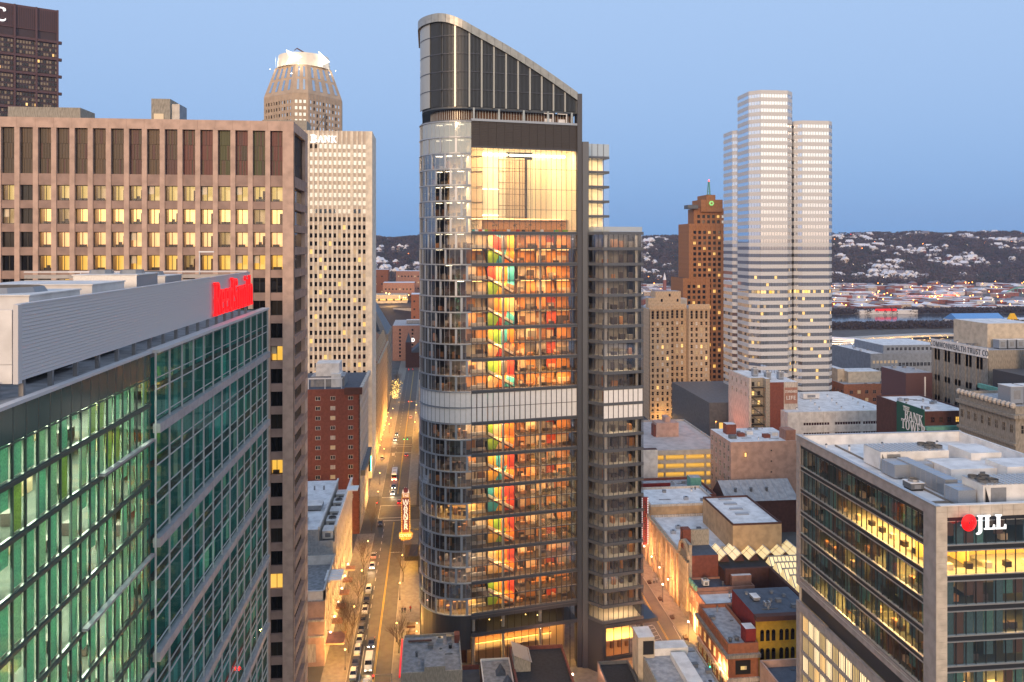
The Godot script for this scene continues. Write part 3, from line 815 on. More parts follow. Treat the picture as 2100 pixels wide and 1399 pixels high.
# ---------------------------------------------------------------- ground, streets, markings
func ground() -> void:
	var g := Shape.new()
	g.q("asphalt_far", Vector3(-1900, 0, 1500), Vector3(2600, 0, 1500), Vector3(2600, 0, -3150), Vector3(-1900, 0, -3150))
	struct("ground", g)
	var r := Shape.new()
	r.q("asphalt", Vector3(-20.2, 0.008, -100), Vector3(-9.4, 0.008, -100), Vector3(-9.4, 0.008, -730), Vector3(-20.2, 0.008, -730))
	struct("avenue_road", r)
	var r2 := Shape.new()
	r2.q("asphalt", Vector3(57.0, 0.008, -100), Vector3(67.2, 0.008, -100), Vector3(67.2, 0.008, -330), Vector3(57.0, 0.008, -330))
	struct("right_street_road", r2)
	var c := Shape.new()
	c.q("asphalt", Vector3(-120, 0.012, -303), Vector3(-20.3, 0.012, -303), Vector3(-20.3, 0.012, -316), Vector3(-120, 0.012, -316))
	c.q("asphalt", Vector3(-9.3, 0.012, -303), Vector3(57, 0.012, -303), Vector3(57, 0.012, -316), Vector3(-9.3, 0.012, -316))
	struct("cross_road", c)
	for v in [["pavement_left", -26.3, -20.2, -100, -288.5], ["pavement_left_far", -26.3, -20.2, -331, -720], ["pavement_right", -9.4, 56.6, -100, -232], ["pavement_right_far", -9.4, -3.3, -232, -302], ["pavement_right_end", -9.4, -5.5, -317, -720], ["pavement_right_street", 67.2, 72.0, -100, -330]]:
		var s := Shape.new()
		s.bx("pavement", v[1], 0, v[4], v[2], 0.13, v[3])
		struct(v[0], s)
		var k := Shape.new()
		var inner: float = v[2] if v[0].begins_with("pavement_left") else v[1]
		if v[0] != "pavement_right": k.bx("kerb", inner - 0.08 if inner == v[1] else inner - 0.07, 0, v[4], inner + 0.07 if inner == v[1] else inner + 0.08, 0.15, v[3])
		else: k.bx("kerb", -9.48, 0, v[4], -9.32, 0.15, v[3]); k.bx("kerb", 56.5, 0, v[4], 56.7, 0.15, v[3])
		struct("kerb" + v[0].trim_prefix("pavement"), k)
	var m := Shape.new()
	for x in [-13.85, -13.55]: m.q("yellow_paint", Vector3(x, 0.016, -150), Vector3(x + 0.15, 0.016, -150), Vector3(x + 0.15, 0.016, -300), Vector3(x, 0.016, -300))
	for x in [-13.85, -13.55]: m.q("yellow_paint", Vector3(x, 0.016, -334), Vector3(x + 0.15, 0.016, -334), Vector3(x + 0.15, 0.016, -660), Vector3(x, 0.016, -660))
	for k in 26:
		var z := -150.0 - 6.1 * k
		if z > -300: m.q("paint", Vector3(-17.15, 0.016, z), Vector3(-17.0, 0.016, z), Vector3(-17.0, 0.016, z - 2.6), Vector3(-17.15, 0.016, z - 2.6))
	for k in 40:
		var z := -336.0 - 8.0 * k
		m.q("paint", Vector3(-17.35, 0.016, z), Vector3(-17.2, 0.016, z), Vector3(-17.2, 0.016, z - 3), Vector3(-17.35, 0.016, z - 3))
	m.q("paint", Vector3(-17.15, 0.0165, -150), Vector3(-17.0, 0.0165, -150), Vector3(-17.0, 0.0165, -205), Vector3(-17.15, 0.0165, -205))
	for z in [-301.5, -304.5, -319.0, -329.3, -400.0, -412.0, -416.0]: m.q("paint", Vector3(-20.0, 0.017, z), Vector3(-9.6, 0.017, z), Vector3(-9.6, 0.017, z - 0.45), Vector3(-20.0, 0.017, z - 0.45))
	m.q("paint", Vector3(-13.4, 0.018, -270), Vector3(-9.6, 0.018, -270), Vector3(-9.6, 0.018, -270.4), Vector3(-13.4, 0.018, -270.4))
	for x in [-20.0, -9.8]: m.q("paint", Vector3(x, 0.018, -304.9), Vector3(x + 0.2, 0.018, -304.9), Vector3(x + 0.2, 0.018, -319), Vector3(x, 0.018, -319))
	for x in [-19.0, -18.3]: m.q("paint", Vector3(x, 0.016, -395), Vector3(x + 0.5, 0.016, -395), Vector3(x + 0.5, 0.016, -399.8), Vector3(x, 0.016, -399.8))
	struct("road_markings", m)
	var n := Shape.new()
	for x in [62.9, 63.2]: n.q("yellow_paint", Vector3(x - 0.9, 0.016, -150), Vector3(x - 0.75, 0.016, -150), Vector3(x + 1.15, 0.016, -260), Vector3(x + 1.0, 0.016, -260))
	n.q("paint", Vector3(64.4, 0.016, -150), Vector3(64.55, 0.016, -150), Vector3(67.0, 0.016, -210), Vector3(66.85, 0.016, -210))
	for k in 26:
		var z := -150.0 - 2.2 * k
		var x0 := 64.6 + 2.4 * (k * 2.2) / 60.0
		n.q("paint", Vector3(x0, 0.017, z), Vector3(67.0, 0.017, z - 1.5), Vector3(67.0, 0.017, z - 1.75), Vector3(x0, 0.017, z - 0.25))
	n.q("paint", Vector3(61.4, 0.016, -196), Vector3(61.55, 0.016, -196), Vector3(61.55, 0.016, -210.5), Vector3(61.4, 0.016, -210.5)); n.q("paint", Vector3(57.2, 0.016, -210.5), Vector3(61.4, 0.016, -210.5), Vector3(61.4, 0.016, -210.7), Vector3(57.2, 0.016, -210.7))
	for k in 8: n.q("paint", Vector3(57.2, 0.017, -196 - 1.9 * k), Vector3(61.35, 0.017, -197.6 - 1.9 * k), Vector3(61.35, 0.017, -197.8 - 1.9 * k), Vector3(57.2, 0.017, -196.2 - 1.9 * k))
	struct("right_street_markings", n)

# ---------------------------------------------------------------- helpers for facades
func px(x: float, y: float, depth: float) -> Vector3:   # the point that far along the lens axis behind that place of the photograph
	var a := (x - 1050.0) / 1600.0
	var c := cos(deg_to_rad(6.0)); var s := sin(deg_to_rad(6.0))
	return Vector3((s + a * c) * depth, 105.0 + (505.0 - y) / 1600.0 * depth, (-c + a * s) * depth)
func win_mesh(glass: String, fr: String, w: float, h: float, div: int, bar := 0.09, cross := 0) -> Mesh:
	var k := ["w", glass, fr, w, h, div, bar, cross]
	if not cache.has(k):
		var b := Shape.new()
		b.q(glass, Vector3(-w / 2, 0, 0), Vector3(w / 2, 0, 0), Vector3(w / 2, h, 0), Vector3(-w / 2, h, 0))
		for g in div + 1:
			var x := -w / 2 + (w - bar) * g / div
			b.bx(fr, x, 0, 0.005, x + bar, h, 0.08)
		for g in cross + 2:
			var y := (h - bar) * g / (cross + 1)
			b.bx(fr, -w / 2 + bar, y, 0.005, w / 2 - bar, y + bar, 0.06)
		cache[k] = b.mesh(M)
	return cache[k]
func room_mesh(lit: String, fr: String, w: float, h: float, div: int, v: int) -> Mesh:   # a lit room seen through its window
	var k := ["room", lit, fr, w, h, div, v]
	if not cache.has(k):
		var b := Shape.new()
		b.q("hall_glass", Vector3(-w / 2, 0, 0), Vector3(w / 2, 0, 0), Vector3(w / 2, h, 0), Vector3(-w / 2, h, 0))
		for g in div + 1: b.bx(fr, -w / 2 + (w - 0.1) * g / div, 0, 0.005, -w / 2 + (w - 0.1) * g / div + 0.1, h, 0.08)
		b.bx(fr, -w / 2, 0, 0.005, w / 2, 0.1, 0.06); b.bx(fr, -w / 2, h - 0.1, 0.005, w / 2, h, 0.06)
		var z := -1.5 - 0.25 * (v % 3)
		b.q(lit, Vector3(-w / 2, -0.2, z), Vector3(w / 2, -0.2, z), Vector3(w / 2, h + 0.3, z), Vector3(-w / 2, h + 0.3, z))
		b.q("room_beige", Vector3(-w / 2, -0.2, 0), Vector3(-w / 2, -0.2, z), Vector3(-w / 2, h + 0.3, z), Vector3(-w / 2, h + 0.3, 0)); b.q("room_beige", Vector3(w / 2, -0.2, z), Vector3(w / 2, -0.2, 0), Vector3(w / 2, h + 0.3, 0), Vector3(w / 2, h + 0.3, z))
		b.q("carpet", Vector3(-w / 2, -0.2, 0), Vector3(w / 2, -0.2, 0), Vector3(w / 2, -0.2, z), Vector3(-w / 2, -0.2, z)); b.q("ceiling", Vector3(-w / 2, h + 0.3, z), Vector3(w / 2, h + 0.3, z), Vector3(w / 2, h + 0.3, 0), Vector3(-w / 2, h + 0.3, 0))
		b.bx("tube_white", -w * 0.3, h + 0.18, z * 0.6, w * 0.1, h + 0.24, z * 0.5)
		if v % 2 == 0: b.bx("furniture", -w * 0.4, -0.2, z * 0.8, w * (0.1 + 0.08 * v), 0.5, z * 0.5)
		if v % 3 == 1: b.bx("room_brown", w * 0.1, -0.2, z + 0.05, w * 0.4, h * 0.75, z + 0.3)
		if v == 3: b.bx("room_cream", -w * 0.48, h * 0.45, -0.12, w * 0.02, h, -0.1)
		if v == 4: b.bx("furniture", -w * 0.2, 0.4, z * 0.7, w * 0.05, 0.95, z * 0.66)
		cache[k] = b.mesh(M)
	return cache[k]
func grid(o: Node, t: Transform3D, w: float, h: float, d: Dictionary) -> void:
	# an outer wall skin of piers and bands with recessed windows: c columns of width ww every cw from x0, r rows of height wh every rh from y0
	var c: int = d.c; var r: int = d.r
	var rec: float = d.get("rec", 0.3)
	var wall: String = d.wall; var sp: String = d.get("band", wall)
	var b := Shape.new(); b.xf = t
	var ys := []
	for j in r: ys.append(d.y0 + d.rh * j)
	var xs := []
	if d.has("xs"): xs = d.xs; c = xs.size()
	else:
		for i in c: xs.append(d.x0 + d.cw * i)
	var proud: float = d.get("proud", 0.0)
	if proud > 0.0 or d.get("vertical", false):
		var last := 0.0
		for i in c + 1:
			var e: float = xs[i] if i < c else w
			b.bx(wall, last, 0, -rec, e, h, proud)
			if i < c:
				last = xs[i] + d.ww
				var y := 0.0
				for j in r + 1:
					var f: float = ys[j] if j < r else h
					if f - y > 0.01: b.bx(sp, xs[i], y, -rec, last, f, d.get("inset", 0.0))
					if j < r: y = ys[j] + d.wh
	else:
		var y := 0.0
		for j in r + 1:
			var f: float = ys[j] if j < r else h
			if f - y > 0.01: b.bx(sp, 0, y, -rec, w, f, 0)
			if j < r:
				var last := 0.0
				for i in c + 1:
					var e: float = xs[i] if i < c else w
					if e - last > 0.01: b.bx(wall, last, ys[j], -rec, e, ys[j] + d.wh, 0)
					if i < c: last = xs[i] + d.ww
				y = ys[j] + d.wh
	put(o, d.get("wall_name", "wall"), b)
	var many := Shape.new()
	var parts: int = d.get("parts", 300)
	var n := 0
	for j in range(r - 1, -1, -1):
		for i in c:
			var g: String = d.glass.call(i, j)
			if g == "": continue
			var at := t * Transform3D(Basis(), Vector3(xs[i] + d.ww / 2, ys[j], -rec + 0.03))
			n += 1
			if n <= parts and d.get("rooms", false) and g.begins_with("lit_"): inst(o, "lit_window", room_mesh(g, d.get("frame", "black"), d.ww, d.wh, d.get("div", 1), rng.randi() % 6), at)
			elif n <= parts: inst(o, "window", win_mesh(g, d.get("frame", "black"), d.ww, d.wh, d.get("div", 1), d.get("bar", 0.09), d.get("cross", 0)), at)
			else:
				many.xf = at
				many.q(g, Vector3(-d.ww / 2, 0, 0), Vector3(d.ww / 2, 0, 0), Vector3(d.ww / 2, d.wh, 0), Vector3(-d.ww / 2, d.wh, 0))
				if d.get("div", 1) > 1: many.bx(d.get("frame", "black"), -0.05, 0, 0.005, 0.05, d.wh, 0.05)
	if n > parts: stuff(put(o, "small_windows" if parts == 0 else "further_windows", many))
func block(o: Node, called: String, m: String, x0: float, y0: float, z0: float, x1: float, y1: float, z1: float, top := "") -> void:
	var b := Shape.new(); b.bx(m, x0, y0, z0, x1, y1, z1, top); put(o, called, b)
func parapet(o: Node, m: String, x0: float, z0: float, x1: float, z1: float, y: float, h := 0.9, t := 0.4) -> void:
	var b := Shape.new()
	b.bx(m, x0, y, z1 - t, x1, y + h, z1); b.bx(m, x0, y, z0, x1, y + h, z0 + t)
	b.bx(m, x0, y, z0 + t, x0 + t, y + h, z1 - t); b.bx(m, x1 - t, y, z0 + t, x1, y + h, z1 - t)
	put(o, "parapet", b)
func roof_unit(o: Node, m: String, c: Vector3, z: Vector3, fans := 0, called := "rooftop_unit") -> void:   # c: centre of its base
	var b := Shape.new()
	b.box(m, c + Vector3(0, z.y / 2 + 0.15, 0), Vector3(z.x, z.y - 0.3, z.z))
	b.box("black", c + Vector3(0, 0.1, 0), Vector3(z.x * 0.9, 0.2, z.z * 0.9))
	b.box("grey_metal", c + Vector3(0, z.y * 0.55, z.z / 2 + 0.02), Vector3(z.x * 0.5, z.y * 0.5, 0.06))
	b.box("white_metal", c + Vector3(0, z.y + 0.04, 0), Vector3(z.x + 0.2, 0.1, z.z + 0.2))
	var unit := put(o, called, b)
	for k in fans:
		var f := c + Vector3((k - (fans - 1) / 2.0) * z.x / fans, z.y, 0)
		b = Shape.new()
		b.tube("grey_metal", f, f + Vector3(0, 0.5, 0), minf(z.x / fans, z.z) * 0.4, minf(z.x / fans, z.z) * 0.36, 10, false)
		b.tube("black", f + Vector3(0, 0.1, 0), f + Vector3(0, 0.25, 0), minf(z.x / fans, z.z) * 0.34, minf(z.x / fans, z.z) * 0.34, 10)
		put(unit, "fan", b)

# ---------------------------------------------------------------- left of the avenue
func granite_building() -> void:
	var o := thing("granite_building", "pink granite office block with amber lit windows and dark coloured slat panels on top", "office building", Vector3(-55, 0, -155))
	var X := -25.0; var Z := -147.1; var w := 62.0
	var ft := frame(Vector3(X - w, 0, Z), Vector3.RIGHT)
	var xs := []
	for i in 19: xs.append(w - 1.98 - 2.23 - 3.1 * (18 - i))
	grid(o, ft, w, 118.0, {"c": 19, "r": 27, "xs": xs, "ww": 2.23, "wh": 2.75, "rh": 4.19, "y0": 113.2 - 4.19 * 26, "wall": "granite", "band": "granite_dark", "inset": -0.14, "vertical": true, "rec": 0.75, "div": 2, "bar": 0.1, "parts": 300, "rooms": true, "glass": func(i, j):
		if j < 21 and i < 16: return "dark_glass"
		if j >= 23:
			if i < 5: return ["dark_glass", "dim_glass", "lit_dim", "dark_glass"][(i * 3 + j * 5) % 4] if j != 26 else ["lit_olive", "dim_glass", "lit_dim", "lit_olive", "dim_glass"][i]
			return ["lit_gold", "lit_peach", "lit_cream2", "lit_olive"][j - 23] if (i * 5 + j) % 11 else "lit_dim"
		return ["dark_glass", "dark_glass", "dark_glass", "lit_gold", "dim_glass"][(i * 7 + j * 3) % 5]})
	# coloured slat panels in three staggered tiers
	var tints := ["soot", "soot", "bronze", "soot", "bronze", "bronze", "umber", "bronze", "plum", "umber", "plum", "maroon", "maroon", "olive", "maroon", "olive", "maroon"]
	for i in 19:
		var b := Shape.new(); b.xf = ft
		var tint: String = tints[maxi(0, i - 2)]
		for t in 3:
			for k in 9:
				var x: float = xs[i] + 0.02 + 0.243 * k
				var y := 118.0 + 2.73 * t
				var m: String = tint if rng.randf() < 0.62 else pick(["bronze", "umber", "soot", "plum"])
				b.bx("slat_" + m, x, y + 0.02, -0.75, x + 0.236, y + 2.71, -0.68 + 0.05 * ((k + t) % 2) + 0.03 * rng.randf())
		put(o, "slat_panel", b)
		block(o, "pier", "granite", X - w + xs[i] + 2.23, 118.0, Z - 0.75, X - w + (xs[i + 1] if i < 18 else w), 126.2, Z)
	var cap := Shape.new(); cap.xf = ft
	for i in 20:
		var x0: float = (xs[i] - 0.45 if i < 19 else w - 2.4) if i > 0 else 0.0
		var x1: float = (xs[i + 1] - 0.45 if i < 18 else w - 2.4) if i < 19 else w
		cap.bx("granite", x0 + 0.012, 126.2, -0.75, x1 - 0.012, 128.0, 0.02)
	put(o, "stone_cap", cap)
	# side along the avenue
	var st := frame(Vector3(X, 0, Z - 0.02), Vector3.FORWARD)
	var L := 16.7
	grid(o, st, L, 118.0, {"c": 1, "r": 27, "x0": 1.2, "cw": 1, "ww": 12.3, "wh": 2.75, "rh": 4.19, "y0": 113.2 - 4.19 * 26, "wall": "granite", "band": "granite_dark", "rec": 0.9, "div": 9, "bar": 0.25, "frame": "bronze_glass", "glass": func(_i, j): return "sky_glass" if j > 18 else "bronze_glass"})
	var b2 := Shape.new(); b2.xf = st
	for t in 3:
		for k in 52: b2.bx("slat_" + pick(["bronze", "umber", "bronze", "soot"]), 1.2 + 0.24 * k, 118.0 + 2.73 * t + 0.02, -0.75, 1.2 + 0.24 * k + 0.23, 120.7 + 2.73 * t, -0.66 + 0.05 * ((k + t) % 2))
	put(o, "slat_panel", b2)
	var b3 := Shape.new(); b3.xf = st
	b3.bx("granite", 0, 118, -0.75, 1.2, 126.2, 0); b3.bx("granite", 13.7, 118, -0.75, L, 126.2, 0); b3.bx("granite", 0, 126.2, -0.75, L, 128, 0.02)
	put(o, "stone_cap", b3)
	block(o, "core", "recess", X - w, 0, Z - L, X - 0.92, 127.4, Z - 3.2, "grey_roof"); block(o, "roof_edge", "grey_roof", X - w, 126.9, Z - 3.2, X - 0.92, 127.4, Z - 0.77); block(o, "slat_backing", "recess", X - w, 117.6, Z - 3.2, X - 0.92, 126.9, Z - 0.77)
	var p := px(208, 240, 175); block(o, "roof_penthouse", "stained_wall", p.x - 6.0, 127, -163, p.x + 7.0, 131.4, -156.5, "grey_roof")
	p = px(369, 230, 160)
	var e := Shape.new()
	e.bx("stained_wall", p.x - 2.5, 127, -162, p.x + 1.0, 133.5, -157); e.bx("grey_metal", p.x + 1.0, 127, -162, p.x + 2.6, 132.6, -157.5); e.bx("lit_dim", p.x - 2.0, 128.0, -157, p.x - 0.2, 130.6, -156.9)
	put(o, "roof_stack", e)
func curtain_blinds(b: Shape, x: float, y: float, w: float, h: float, ms: Array) -> void:
	var r := rng.randf()
	if r < 0.78: b.bx(pick(ms), x + w * 0.22, y, -0.3, x + w - 0.02, y + h, -0.26)
	elif r < 0.86: b.bx(pick(ms), x + w * 0.22, y + h * 0.55, -0.3, x + w - 0.02, y + h, -0.26); b.bx("furniture", x + 0.2, y, -1.4, x + w - 0.3, y + 0.9, -0.8)
	else: b.bx("furniture", x + 0.2, y, -1.6, x + w - 0.2, y + 0.8, -1.0); b.bx("room_beige", x + 0.1, y, -3.4, x + w, y + h * 0.8, -3.3)
func green_glass_building() -> void:
	mat("blind_mint", Color(0.30, 0.60, 0.42), 0.8, 0, "fine", 0.12)
	mat("blind_pale", Color(0.44, 0.64, 0.44), 0.8, 0, "fine", 0.12)
	mat("blind_lime", Color(0.42, 0.56, 0.16), 0.8, 0, "fine", 0.12)
	mat("blind_teal", Color(0.06, 0.46, 0.38), 0.8, 0, "streak", 0.2)
	mat("blind_deep", Color(0.012, 0.22, 0.18), 0.8, 0, "streak", 0.2)
	mat("green_spandrel", Color(0.045, 0.095, 0.085), 0.12, 0.0)
	mat("green_bar", Color(0.06, 0.095, 0.085), 0.35, 0.2)
	mat("band_grey", Color(0.36, 0.35, 0.38), 0.5, 0.1, "blotch", 0.1)
	mat("screen_white", Color(0.50, 0.50, 0.52), 0.5, 0.1)
	mat("room_floor", Color(0.05, 0.06, 0.05), 0.9)
	for k in ["mint", "pale", "lime", "teal", "deep"]: M["blind_" + k].backlight_enabled = true; M["blind_" + k].backlight = Color(0.9, 0.9, 0.9)
	coated("green_glass", Color(0.62, 0.95, 0.82), 0.2)
	coated("teal_glass", Color(0.30, 0.85, 0.76), 0.24)
	var o := thing("green_glass_building", "green glass office block with white roof screen and red lettering on its street corner", "office building", Vector3(-45, 0, -80))
	var X := -25.0; var top := 95.5; var fh := 3.43
	var zs := -73.0; var z1 := -121.6; var z0 := -36.0
	var lt := frame(Vector3(X, 0, z0), Vector3.FORWARD)
	var L := z0 - zs; var pw := L / 24.0
	# the older plain face
	for k in range(0, 9):
		var y := top - 1.3 - fh * (k + 1)
		var f := Shape.new(); f.xf = lt
		f.bx("room_floor", 0, y - 0.15, -9, L, y + 0.15, -0.1); f.bx("blind_pale", 0, y + 0.15, -6.2, L, y + fh - 0.15, -6.0)
		for g in 24:
			if k > 0 or true: curtain_blinds(f, pw * g, y + 0.2, pw, fh - 0.4, ["blind_mint", "blind_mint", "blind_pale", "blind_lime"] if k < 2 else ["blind_mint", "blind_mint", "blind_pale"])
		put(o, "floor_interior", f)
		panel_light(o, lt * Transform3D(Basis(Vector3.RIGHT, -PI * 0.7), Vector3(L / 2, y + fh - 0.4, -2.6)), Vector2(L - 2, 0.6), Color(0.92, 1.00, 0.85), 460.0)
		for g in 24:
			if k == 0: inst(o, "spandrel_panel", boxmesh("green_spandrel", Vector3(pw - 0.06, 2.2, 0.05)), lt * Transform3D(Basis(), Vector3(pw * (g + 0.5), top - 1.15, 0)))
			inst(o, "glass_pane", _pane_quad("green_glass", pw - 0.1, fh - 0.5 if k else fh - 1.1), lt * Transform3D(Basis(), Vector3(pw * (g + 0.5), y + (fh / 2 if k else fh / 2 - 0.35), 0)))
		var e := Shape.new(); e.xf = lt
		e.bx("green_bar", 0, y - 0.22, -0.1, L, y + 0.22, 0.08); e.bx("green_bar", 0, y - 0.04, 0.08, L, y + 0.1, 0.16)
		if k == 0: e.bx("green_bar", 0, y + 2.3, -0.06, L, y + 2.42, 0.06)
		put(o, "transom", e)
	for g in 25: inst(o, "mullion", boxmesh("green_bar", Vector3(0.15, 32.0, 0.14)), lt * Transform3D(Basis(), Vector3(pw * g, top - 16, -0.04)))
	for k in 3:
		var e := Shape.new(); e.xf = lt
		e.bx("band_grey", L - (11.0 if k % 2 == 0 else 14), top - 7.95 - 10.29 * k, 0.1, L, top - 7.75 - 10.29 * k, 0.5)
		put(o, "ledge", e)
	# the newer face with white mullions and grey bands
	var rt := frame(Vector3(X + 0.45, 0, zs), Vector3.FORWARD)
	var R := zs - z1; var nw := 13; var rw := R / nw
	for k in 18:
		var y := top - fh * (k + 1)
		var f := Shape.new(); f.xf = rt
		f.bx("room_floor", 0.4, y - 0.15, -9, R - 0.4, y + 0.15, -0.3)
		for g in nw:
			for h in 3:
				var m: String = "blind_deep" if rng.randf() < 0.7 else pick(["blind_teal", "blind_teal", "blind_mint"])
				f.bx(m, rw * g + rw / 3 * h + 0.02, y + 0.2, -0.8 - 0.4 * rng.randf(), rw * g + rw / 3 * (h + 1) - 0.02, y + fh - 0.2, -0.75)
			inst(o, "glass_pane_teal", _pane_quad("teal_glass", rw - 0.1, fh - 0.08), rt * Transform3D(Basis(), Vector3(rw * (g + 0.5), y + fh / 2, 0)))
		put(o, "floor_interior", f)
		var e := Shape.new(); e.xf = rt
		if k % 3 == 1: e.bx("band_grey", 0.02, y - 0.42, -0.2, R, y + 0.42, 0.45)
		else:
			e.bx("screen_white", 0, y - 0.035, -0.05, R, y + 0.035, 0.08)
		e.bx("screen_white", 0, y + 1.0, -0.05, R, y + 1.05, 0.06)
		put(o, "band" if k % 3 == 1 else "transom", e)
	for g in nw + 1: inst(o, "white_mullion", boxmesh("screen_white", Vector3(0.075, 61.7, 0.16)), rt * Transform3D(Basis(), Vector3(rw * g, top - 30.8, 0.05)))
	for k in 6: panel_light(o, rt * Transform3D(Basis(Vector3.RIGHT, -PI * 0.7), Vector3(R / 2 + [0, 8, -6][k % 3], top - fh * (2 * k + 1) - 0.4, -2.6)), Vector2(18, 0.6), Color(0.85, 1.00, 0.92), 200.0)
	for k in 3:
		if true:
			var b := Shape.new()
			b.ball("tube_white", Vector3(X - 2.5, 74.0 - 9 * k, -84 - 9.0 * k), 0.14, 6)
			put(o, "pendant_light", b)
	var en := Shape.new()   # far end wall and body
	en.bx("green_spandrel", X - 40, 0, z1 - 0.02, X + 0.4, top, z1 + 0.3); en.bx("green_spandrel", X - 40, 0, z0 - 0.3, X, top, z0)
	en.bx("charcoal", X - 40, 0, z1 + 0.3, X - 9.2, top, z0 - 0.3, "grey_roof"); en.bx("green_spandrel", X - 9.2, 0, z1 + 0.3, X - 0.2, 33, z0 - 0.3)
	put(o, "body", en)
	var rf := Shape.new()
	rf.bx("grey_roof", X - 9.2, top - 0.6, z1 + 0.3, X - 0.1, top - 0.2, z0 - 0.3)
	put(o, "roof", rf)
	var pp := Shape.new()
	pp.bx("screen_white", X - 0.3, top - 0.1, zs, X + 0.25, top + 0.12, z0); pp.bx("screen_white", X - 0.3, top - 0.1, z1, X + 0.75, top + 0.2, zs)
	put(o, "coping", pp)
	# roof screen of long slats on posts
	var sx := X - 1.0; var sa := -52.6; var sb := -116.0
	for k in 20: inst(o, "screen_slat", boxmesh("screen_white", Vector3(0.14, 0.225, sa - sb)), Transform3D(Basis(Vector3.BACK, 0.12), Vector3(sx + 0.02, 96.55 + 0.24 * k, (sa + sb) / 2)))
	var bkp := Shape.new(); bkp.bx("band_grey", sx - 0.25, 96.4, sb, sx - 0.1, 101.2, sa); bkp.bx("screen_white", sx - 0.3, 101.2, sb, sx + 0.12, 101.32, sa)
	put(o, "screen_back", bkp)
	for k in 17: inst(o, "screen_post", boxmesh("grey_metal", Vector3(0.3, 1.4, 0.3)), Transform3D(Basis(), Vector3(sx - 0.3, 95.9, sa - 1.0 - 3.85 * k)))
	var wp := Shape.new()
	wp.bx("screen_white", sx - 0.1, 96.3, sa, sx + 0.2, 101.3, sa + 0.5)
	put(o, "screen_corner", wp)
	for k in 4:
		for j in 2: inst(o, "white_panel", boxmesh("white_metal", Vector3(3.36, 3.45 if j else 1.2, 0.2)), Transform3D(Basis(), Vector3(sx - 1.95 - 3.4 * k, 96.8 + (2.45 if j else 0.1), sa + 0.2)))
	var mech := Shape.new()
	for k in 5: mech.box(pick(["white_metal", "grey_metal", "galvanised"]), Vector3(sx - 2 - 2.6 * k, 95.9, sa + 0.6), Vector3(1.8, 1.2 + 0.3 * (k % 2), 1.2))
	put(o, "plant_room_units", mech)
	# roof plant behind the screen
	var back := Shape.new()
	for k in 6: back.bx("grey_metal", sx - 30, 97.0 + 0.7 * k, sb + 1.0, sx, 97.5 + 0.7 * k, sb + 1.3)
	back.bx("screen_white", sx - 30, 101.3, sb + 0.8, sx, 101.5, sb + 1.4)
	put(o, "far_screen", back)
	roof_unit(o, "galvanised", Vector3(-32, 95.5, -84), Vector3(6, 6.6, 6), 2)
	roof_unit(o, "white_metal", Vector3(-33, 95.5, -73), Vector3(9, 6.2, 7), 0)
	roof_unit(o, "white_metal", Vector3(-32, 95.5, -62), Vector3(8, 6.0, 8), 1)
	roof_unit(o, "galvanised", Vector3(-34, 95.5, -97), Vector3(7, 6.0, 6), 1)
	var mast := Shape.new()
	var mp := px(409, 560, 112)
	mast.tube("white_paint", Vector3(mp.x, 98, mp.z), Vector3(mp.x, 104.2, mp.z), 0.09, 0.07, 6); mast.bx("white_paint", mp.x - 0.1, 104.1, mp.z - 0.1, mp.x + 2.0, 104.3, mp.z + 0.1)
	mp = px(165, 556, 80); mast.bx("white_paint", mp.x - 1.2, 102.3, mp.z - 0.1, mp.x + 1.0, 102.42, mp.z + 0.1); mast.tube("white_paint", Vector3(mp.x, 99, mp.z), Vector3(mp.x, 102.3, mp.z), 0.06, 0.05, 6)
	put(o, "roof_light_mast", mast)
	var tt := frame(Vector3(sx + 0.42, 98.55, -106.2), Vector3.FORWARD)
	var sg := thing("lettering_sign", "red illuminated serif lettering on the white roof screen of the green glass building", "sign", tt.origin)
	text(sg, "red_letters", "ReedSmith", "sign_red", 5.6, 0.3, tt, "Droid Serif", 400, 0.70)
	lamp(sg, tt * Vector3(0, -0.6, 1.2), Color(1.0, 0.1, 0.1), 2.0, 0.5)
